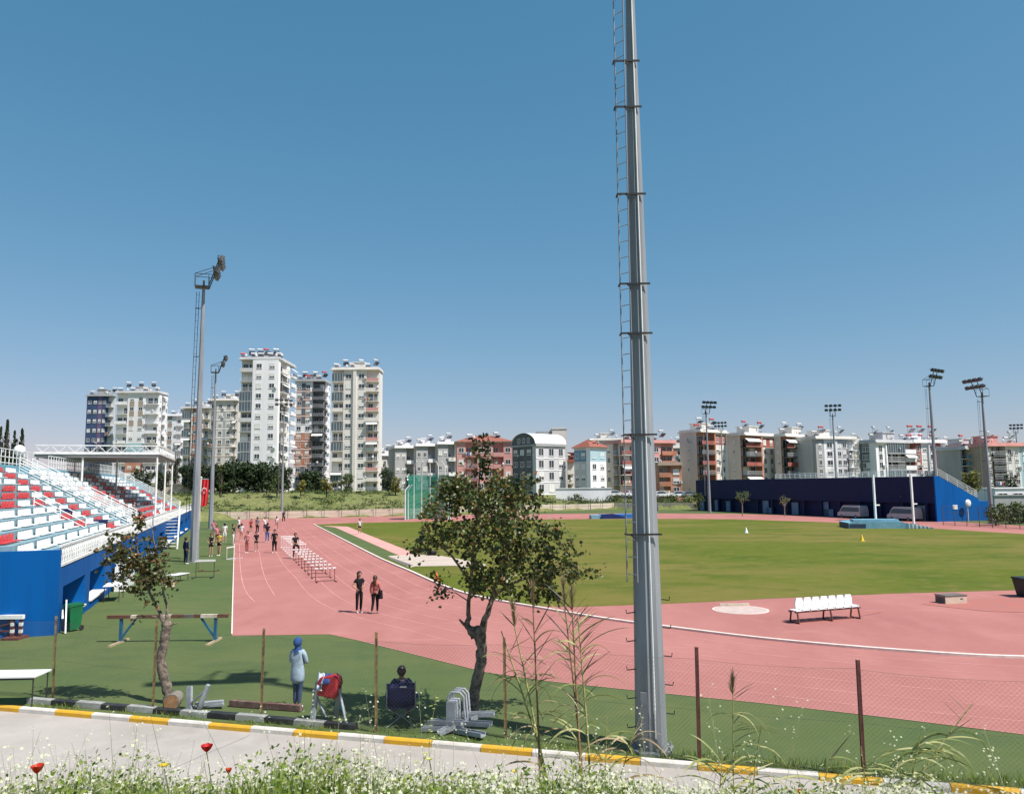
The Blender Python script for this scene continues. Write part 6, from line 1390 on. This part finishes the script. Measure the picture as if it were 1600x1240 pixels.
near_tree('tree', 'smaller tree with a curved leaning trunk and a loose crown, before the left grandstand', B1,
          [(.06, 0, -.05, .17), (.02, 0, .2, .12), (-.10, 0, .55, .115), (-.19, 0, .85, .115), (-.20, 0, 1.15, .11), (-.13, 0, 1.5, .11), (-.10, 0, 1.80, .12), (-.10, 0, 1.88, .07)],
          [[(-.12, 0, 1.8, .06), (-.35, 0, 2.25, .035), (-.62, 0, 2.75, .028), (-.85, 0, 3.3, .02), (-.95, 0, 4.1, .01)], [(-.08, 0, 1.85, .05), (-.14, .05, 2.3, .03), (-.28, .05, 2.9, .025), (-.4, 0, 3.6, .015), (-.6, 0, 4.3, .008)], [(-.06, 0, 1.84, .02), (.18, 0, 1.9, .015)]],
          [((-1.0, 0, 3.4), (.60, .6, .75), 3), ((-.48, 0, 3.05), (.42, .45, .7), 2.2), ((-1.45, 0, 3.75), (.45, .4, .4), 1.2), ((-.05, 0, 2.9), (.32, .2, .12), .35), ((-.85, 0, 4.35), (.12, .1, .35), .3), ((-.85, 0, 2.75), (.25, .3, .25), .4), ((-.3, 0, 3.8), (.25, .2, .25), .3), ((-1.6, 0, 3.1), (.18, .1, .1), .12), ((-.95, 0, 2.1), (.2, .1, .08), .08)],
          150, 13, 'leaf_young', .085, 9, (((-.10, 0, 1.86), .13),))

# ================================================================== FOREGROUND PLANTS
leaf_mat('reed_green', [(0, (.12, .17, .035)), (.5, (.26, .29, .08)), (1, (.45, .42, .18))], .5, .35)
leaf_mat('reed_dry', [(0, (.20, .13, .07)), (.5, (.32, .23, .12)), (1, (.42, .33, .2))], .6, .25)
leaf_mat('reed_dark', [(0, (.05, .045, .025)), (1, (.15, .12, .06))], .6, .2)
mat('reed_stem', (.45, .40, .17), .6, (.28, .28, .09), 6); mat('reed_red', (.34, .20, .10), .7, (.22, .13, .07), 8)
def blade(vs, fs, p, dr, L, w, droop, n=6, roll=0):
    dr = dr.normalized(); sd = dr.cross(Vector((0, 0, 1))).normalized(); q = p.copy(); st_ = L / n; o = len(vs); d = dr.copy()
    sd = (sd + Vector((0, 0, roll))).normalized()
    for i in range(n + 1):
        ww = w * (math.sin(math.pi * min(1, (i / n) * .85 + .15)) ** .7) * .5; ww = ww if i < n else .0005
        vs.extend([q - sd * ww, q + Vector((0, 0, -ww * .4)), q + sd * ww]); d = (d + Vector((0, 0, -droop / n))).normalized(); q = q + d * st_
    for i in range(n): a = o + i * 3; fs.extend([(a, a + 1, a + 4, a + 3), (a + 1, a + 2, a + 5, a + 4)])
def ground_at(x, y):
    s_ = (Vector((x, y, 0)) - KA).dot(kd); n_ = (Vector((x, y, 0)) - KA).dot(kn); return bank_h(s_, n_) if n_ > 4 else 0
def reed(pxb, pxt, pyt, d_, label, seed, nl=7, plume=False, lm='reed_green', dark=0, stem_m='reed_stem', th=.014, spread=.5):
    nl = int(nl * 2.0); dark = int(dark * 1.1)
    rnd = random.Random(seed); bx = P(pxb, 1190, d_).x; base = Vector((bx, d_, ground_at(bx, d_))); top = P(pxt, pyt, d_) ; r_ = thing('reed', base, 0, label, 'reed', 'tall reeds on the bank')
    t = top - base; side = Vector((t.x * .3, 0, 0)); pts = [Vector((0, 0, -.05)), t * .35 - side * .25, t * .7 - side * .15, t]; pts = [Vector((p.x, rnd.gauss(0, .02), p.z)) for p in pts]; pts[-1] = t
    fine = []
    for i in range(3):
        for k in range(4): fine.append(pts[i].lerp(pts[i + 1], k / 4))
    fine.append(t); m = MB(); m.tube(fine, [th * (1 - .6 * i / 12) for i in range(13)], 6)
    for i in range(1, 12): m.tube([fine[i] - Vector((0, 0, .006)), fine[i] + Vector((0, 0, .006))], th * (1 - .6 * i / 12) * 1.35, 6)
    m.build('stem', stem_m, r_); vs = []; fs = []
    for i in range(nl):
        f = rnd.uniform(.15, .85); k = f * 12; q = fine[int(k)].lerp(fine[min(12, int(k) + 1)], k % 1); sx = rnd.choice([-1, 1]); blade(vs, fs, q, Vector((sx * rnd.uniform(.3, .9) * spread * 2, rnd.uniform(-.5, .5), rnd.uniform(.5, 1.2))), rnd.uniform(.28, .65), rnd.uniform(.018, .034), rnd.uniform(.6, 3.0), 7, rnd.uniform(-.6, .6))
    mm = MB(); mm.add(vs, fs); mm.build('leaves', lm, r_)
    if dark:
        vs = []; fs = []
        for i in range(dark):
            f = rnd.uniform(.45, .95); k = f * 12; q = fine[int(k)].lerp(fine[min(12, int(k) + 1)], k % 1); sx = rnd.choice([-1, 1]); blade(vs, fs, q, Vector((sx * rnd.uniform(.4, 1.0), rnd.uniform(-.3, .3), rnd.uniform(.5, 1.0))), rnd.uniform(.2, .42), .026, rnd.uniform(0, .4), 4, .3)
        mm = MB(); mm.add(vs, fs); mm.build('dry_leaves', 'reed_dark', r_)
    if plume:
        vs = []; fs = []
        for i in range(90):
            f = rnd.uniform(0, 1); q = fine[-2].lerp(fine[-1], f) + Vector((0, 0, .03 + .05 * f)); blade(vs, fs, q, Vector((rnd.gauss(0, .25), rnd.gauss(0, .25), 1.0)), rnd.uniform(.06, .16), .008, rnd.uniform(-.1, .3), 2)
        mm = MB(); mm.add(vs, fs); mm.build('plume', 'reed_dry', r_)
    return r_
reed(868, 783, 985, 8.6, 'pale leaning reed, leftmost of the clump before the larger tree', 1, 9, False, 'reed_green', 3)
reed(858, 800, 960, 8.9, 'leaning reed with dry brown top beside the leftmost one', 2, 7, True, 'reed_dry', 6)
reed(845, 832, 930, 8.4, 'upright reed in front of the right side of the larger tree crown', 3, 6, True, 'reed_dry', 6, 'reed_red')
reed(914, 880, 925, 8.8, 'reed with a reddish plume left of the tallest pair', 4, 6, True, 'reed_green', 8, 'reed_red')
reed(908, 893, 935, 8.5, 'tall reed with a thick tuft of dark leaves halfway up', 5, 7, True, 'reed_green', 16, 'reed_red')
reed(924, 903, 960, 8.3, 'reed with dark raked leaves, rightmost of the tall clump', 6, 8, False, 'reed_green', 22)
reed(944, 948, 1118, 8.2, 'short reed shoot between the clump and the mast foot', 7, 7, False, 'reed_green', 0, 'reed_stem', .007)
reed(952, 1000, 1120, 8.0, 'short bent reed shoot at the foot of the near mast', 17, 5, False, 'reed_dry', 0, 'reed_stem', .006)
reed(1146, 1145, 1075, 8.0, 'single slim reed with a brown spike right of the near mast', 8, 8, True, 'reed_green', 3, 'reed_stem', .008, 1.1)
reed(1168, 1190, 1130, 8.0, 'low leafy reed beside the slim one with a spike', 9, 9, False, 'reed_green', 0, 'reed_stem', .007, 1.2)
reed(1270, 1300, 1165, 7.6, 'low curving reed left of the right hand fence post', 10, 8, False, 'reed_green', 2, 'reed_stem', .007, 1.2)
reed(1385, 1520, 1098, 7.6, 'reed leaning far to the right with a long dark pointed tip', 11, 14, False, 'reed_green', 4, 'reed_stem', .010, 1.1)
reed(1405, 1440, 1140, 7.4, 'leafy young reed right of the last fence post', 12, 12, False, 'reed_green', 0, 'reed_stem', .008, 1.3)
reed(1352, 1345, 1165, 7.2, 'short broad leaved reed before the last fence post', 13, 8, False, 'reed_green', 0, 'reed_stem', .007, 1.2)
reed(1120, 1128, 1165, 7.6, 'short reed shoot left of the slim spiked reed', 14, 7, False, 'reed_green', 0, 'reed_stem', .006)
# pale yellow-green flower stalk near the seated person
def stalk(pxb, pxt, pyt, d_, label, fl, n, seed, name='flower_stalk', pyb=1200):
    rnd = random.Random(seed); bx = P(pxb, pyb, d_).x; base = Vector((bx, d_, ground_at(bx, d_))); t = P(pxt, pyt, d_) - base; r_ = thing(name, base, 0, label, 'flower'); m = MB()
    pts = [t * (i / 8) + Vector((.02 * math.sin(i), 0, 0)) for i in range(9)]; m.tube(pts, [.004 - .0003 * i for i in range(9)], 5); m.build('stem', 'reed_stem', r_); vs = []; fs = []
    for i in range(n):
        q = pts[0].lerp(t, 1 - .45 * rnd.random()) + Vector((rnd.gauss(0, .02), rnd.gauss(0, .02), 0))
        for k in range(5): a = k * 1.256 + rnd.random(); blade(vs, fs, q, Vector((math.cos(a), math.sin(a), rnd.uniform(.1, .6))), .018, .014, .3, 2)
    mm = MB(); mm.add(vs, fs); mm.build('blossom', fl, r_); return r_
leaf_mat('petal_lime', [(0, (.40, .48, .10)), (1, (.60, .62, .22))], .6, .3); leaf_mat('petal_white', [(0, (.55, .56, .36)), (.5, (.70, .69, .58)), (1, (.50, .55, .25))], .6, .3)
stalk(668, 678, 1082, 7.6, 'lime green flowering stalk beside the seated person', 'petal_lime', 16, 3); stalk(645, 662, 1175, 5.0, 'small lime flower head low on the bank', 'petal_lime', 6, 4)
# poppies and yellow flowers
mat('poppy', (.62, .015, .015), .5, (.45, .01, .012), 20, trans=.35); mat('poppy_orange', (.70, .07, .02), .5, (.6, .05, .02), 20, trans=.35); mat('petal_yellow', (.75, .55, .02), .5, trans=.3); mat('weed_stem', (.10, .15, .04), .6); mat('petal_lilac', (.42, .40, .62), .6, trans=.3)
def bloom(pxc, pyc, d_, rad, m_, label, nm, cup=.6, npet=4, seed=1, tilt=0):
    rnd = random.Random(seed); c_ = P(pxc, pyc, d_); gz = ground_at(c_.x, c_.y); base = Vector((c_.x, c_.y, gz)); r_ = thing(nm, base, rnd.uniform(0, 1), label, 'flower'); h = c_.z - gz
    m = MB(); m.tube([(0.0, 0, -.02), (.03, 0, h * .5), (0, 0, h - rad * .4)], [.003, .0025, .0025], 5); m.build('stem', 'weed_stem', r_); m = MB()
    for k in range(npet):
        a0 = 2 * math.pi * k / npet; vs = []; 
        for i in range(5):
            for j in range(5):
                a = a0 + (j / 4 - .5) * 2 * math.pi / npet * 1.35; rr_ = rad * i / 4 * (1 - .12 * abs(j - 2) ** 1.4 / 2.6); vs.append((rr_ * math.cos(a), rr_ * math.sin(a), h - rad * .5 + cup * rad * (i / 4) ** 2 * 1.5 + rad * .07 * rnd.gauss(0, 1) * (i > 2)))
        m.add(vs, [(i * 5 + j, i * 5 + j + 1, i * 5 + j + 6, i * 5 + j + 5) for i in range(4) for j in range(4)], 0, None, True)
    m.build('petals', m_, r_); m = MB(); m.ball((0, 0, h - rad * .38), rad * .2); m.build('flower_centre', 'bin_black' if 'poppy' in nm else 'yellow_paint', r_)
bloom(323, 1169, 4.4, .032, 'poppy', 'deep red poppy standing out against the pale road', 'poppy', .75, 4, 1)
bloom(58, 1202, 3.3, .026, 'poppy_orange', 'orange red poppy at the lower left of the photo', 'poppy', .8, 4, 2)
bloom(357, 1205, 4.6, .018, 'poppy_orange', 'small closed orange poppy right of the deep red one', 'poppy', 1.0, 4, 3)
bloom(1249, 1236, 4.2, .014, 'poppy_orange', 'tiny red poppy at the bottom edge in the right half', 'poppy', .8, 4, 4)
bloom(256, 1193, 4.3, .026, 'petal_yellow', 'yellow flower left of the deep red poppy', 'yellow_flower', .3, 8, 5)
bloom(804, 1203, 4.6, .017, 'petal_yellow', 'small yellow flower below the tall reed clump', 'yellow_flower', .3, 8, 6)
bloom(671, 1184, 4.8, .018, 'petal_lime', 'lime yellow flower left of the reed clump', 'yellow_flower', .3, 7, 7)
bloom(769, 1227, 4.3, .022, 'petal_lilac', 'pale lilac flower near the bottom edge', 'lilac_flower', .3, 8, 8)

# meadow: uncountable
leaf_mat('meadow_green', [(0, (.05, .10, .008)), (.35, (.13, .21, .015)), (.75, (.24, .32, .04)), (1, (.40, .43, .14))], .6, .45)
leaf_mat('meadow_dry', [(0, (.22, .22, .10)), (.5, (.36, .34, .18)), (1, (.50, .46, .30))], .7, .3)
rs = np.random.RandomState(4)
def height_at(x, y): return ground_at(x, y)
def profile(px_):   # how tall the plants reach over the bank, by where they stand across it
    return np.interp(px_, [-100, 0, 150, 260, 330, 420, 520, 620, 760, 900, 1000, 1100, 1250, 1400, 1600, 1700], [1.25, 1.2, 1.15, 1.05, .95, 1.0, 1.1, .88, .75, .8, .7, .7, .8, .8, .6, .5])
def field(n, ymin, ymax, xr):
    y = ymin + (ymax - ymin) * rs.rand(n) ** 1.3; x = (rs.rand(n) * 2 - 1) * xr * y; return x, y
def blades_np(n, ymin, ymax, hmin, hmax, wmin, wmax, lean, nseg=3, clump=None):
    x, y = field(n, ymin, ymax, .72); V_ = []; F_ = []
    for i in range(n):
        X, Y = x[i], y[i]; z = height_at(X, Y); p = 800 + F * X / Y; k = profile(p) * (.62 + .85 * (noise.noise(Vector((X * 1.5, Y * 1.3, 0))) + .5)); h = (hmin + (hmax - hmin) * rs.rand() ** 1.6) * k; w = wmin + (wmax - wmin) * rs.rand(); a = rs.rand() * 6.283; la = rs.rand() * 6.283; ln = lean * h * rs.rand(); dx, dy = math.cos(la) * ln, math.sin(la) * ln; ax, ay = math.cos(a) * w / 2, math.sin(a) * w / 2
        o = len(V_)
        V_ += [(X - ax, Y - ay, z - .02), (X + ax, Y + ay, z - .02), (X + ax * .9 + dx * .35, Y + ay * .9 + dy * .35, z + h * .55), (X - ax * .9 + dx * .35, Y - ay * .9 + dy * .35, z + h * .55), (X + dx, Y + dy, z + h * (1 - .3 * ln / h))]
        F_ += [(o, o + 1, o + 2, o + 3), (o + 3, o + 2, o + 4)]
    m = MB(); m.add(V_, F_); return m
tag(blades_np(62000, 2.9, 9.5, .05, .23, .003, .010, 1.2).build('meadow_grass', 'meadow_green'), 'fresh green grass and weeds covering the bank along the bottom of the photo', 'grass', kind='stuff')
tag(blades_np(3600, 3.2, 10.0, .12, .36, .002, .0035, .9).build('dry_grass', 'meadow_dry'), 'thin pale dry stalks standing above the green weeds on the bank', 'grass', kind='stuff')
# broad little leaves
V_ = []; F_ = []; x, y = field(42000, 2.9, 8.5, .72)
for i in range(len(x)):
    X, Y = x[i], y[i]; p = 800 + F * X / Y; z = height_at(X, Y) + (.03 + .2 * rs.rand()) * profile(p) * (.5 + 1.0 * (noise.noise(Vector((X * 1.5, Y * 1.3, 0))) + .5)); L = .006 + .013 * rs.rand() ** 1.6; a = Vector(rs.normal(size=3)).normalized() * L; b = a.orthogonal().normalized() * L * .5; q = Vector((X, Y, z)); o = len(V_); V_ += [q - a, q + b, q + a, q - b]; F_.append((o, o + 1, o + 2, o + 3))
m = MB(); m.add(V_, F_); tag(m.build('weed_leaves', 'meadow_green'), 'small broad green leaves of the weeds on the bank', 'weeds', kind='stuff')
# small white blossoms on branching stalks
V_ = []; F_ = []; SV = []; SF = []
def flower(q, r_):
    n_ = Vector((rs.normal() * .5, -.4 + rs.normal() * .4, 1)).normalized(); a = n_.orthogonal().normalized(); b = n_.cross(a)
    for k in range(4):
        t = k * 1.571 + .3; d = a * math.cos(t) + b * math.sin(t); e = n_.cross(d); o = len(V_); V_.extend([q, q + d * r_ * .6 + e * r_ * .42, q + d * r_, q + d * r_ * .6 - e * r_ * .42]); F_.append((o, o + 1, o + 2, o + 3))
def fstalk(X, Y, h, nf, r_):
    z = height_at(X, Y); base = Vector((X, Y, z)); t = Vector((rs.normal() * .2 * h, rs.normal() * .2 * h, h)); s_ = Vector((.0011, 0, 0)); o = len(SV); SV.extend([base - s_, base + s_, base + t * .55 + s_, base + t * .55 - s_, base + t + s_ * .5, base + t - s_ * .5]); SF.extend([(o, o + 1, o + 2, o + 3), (o + 3, o + 2, o + 4, o + 5)])
    for k in range(nf):
        f = 1 - .35 * rs.rand(); q0 = base + t * f; q = q0 + Vector((rs.normal() * .022, rs.normal() * .022, .02 * rs.rand())); flower(q, r_); o = len(SV); SV.extend([q0, q0 + s_ * .6, q + s_ * .5, q]); SF.append((o, o + 1, o + 2, o + 3))
x, y = field(3500, 3.1, 7.5, .72)
for i in range(len(x)):
    p = 800 + F * x[i] / y[i]; dens = .5 + noise.noise(Vector((x[i] * 1.1, y[i] * .9, 5))) + (.25 if 760 < p < 1100 else 0) - (.35 if 560 > p > 340 and y[i] < 4.2 else 0)
    if rs.rand() < dens: fstalk(x[i], y[i], (.13 + .20 * rs.rand()) * profile(p), 4 + rs.randint(6), .0055 + .0045 * rs.rand())
x, y = field(110, 3.6, 7.5, .70)
for i in range(len(x)): fstalk(x[i], y[i], .35 + .28 * rs.rand(), 6 + rs.randint(8), .0055)
m = MB(); m.add(V_, F_); tag(m.build('wildflowers', 'petal_white'), 'many tiny cream white blossoms over the green bank', 'wildflowers', kind='stuff')
m = MB(); m.add(SV, SF); tag(m.build('flower_stems', 'meadow_dry'), 'thin stems of the tiny white blossoms', 'stems', kind='stuff')
# weeds at the fence foot and along the kerb
V_ = []; F_ = []
for i in range(6200):
    s_ = rs.rand() * 34 + .5; n_ = -.05 - .28 * rs.rand() ** 1.5; d_ = .5 + noise.noise(Vector((s_ * .9, 2, 0)))
    if rs.rand() > d_ * .8 + (.35 if s_ > 16 else -.1): continue
    q = K(s_, n_, 0); h = (.04 + .16 * rs.rand()) * (1.2 if s_ > 15 else .7); a = rs.rand() * 6.28; w = .006 + .012 * rs.rand(); l = .5 * h; e = Vector((math.cos(a) * w / 2, math.sin(a) * w / 2, 0)); t = Vector((rs.normal() * l, rs.normal() * l * .6, h)); o = len(V_); V_ += [q - e, q + e, q + t * .55 + e, q + t * .55 - e, q + t]; F_ += [(o, o + 1, o + 2, o + 3), (o + 3, o + 2, o + 4)]
m = MB(); m.add(V_, F_); tag(m.build('kerb_weeds', 'meadow_green'), 'low weeds growing along the foot of the fence behind the kerb', 'weeds', kind='stuff')
print('objects', len(bpy.data.objects))
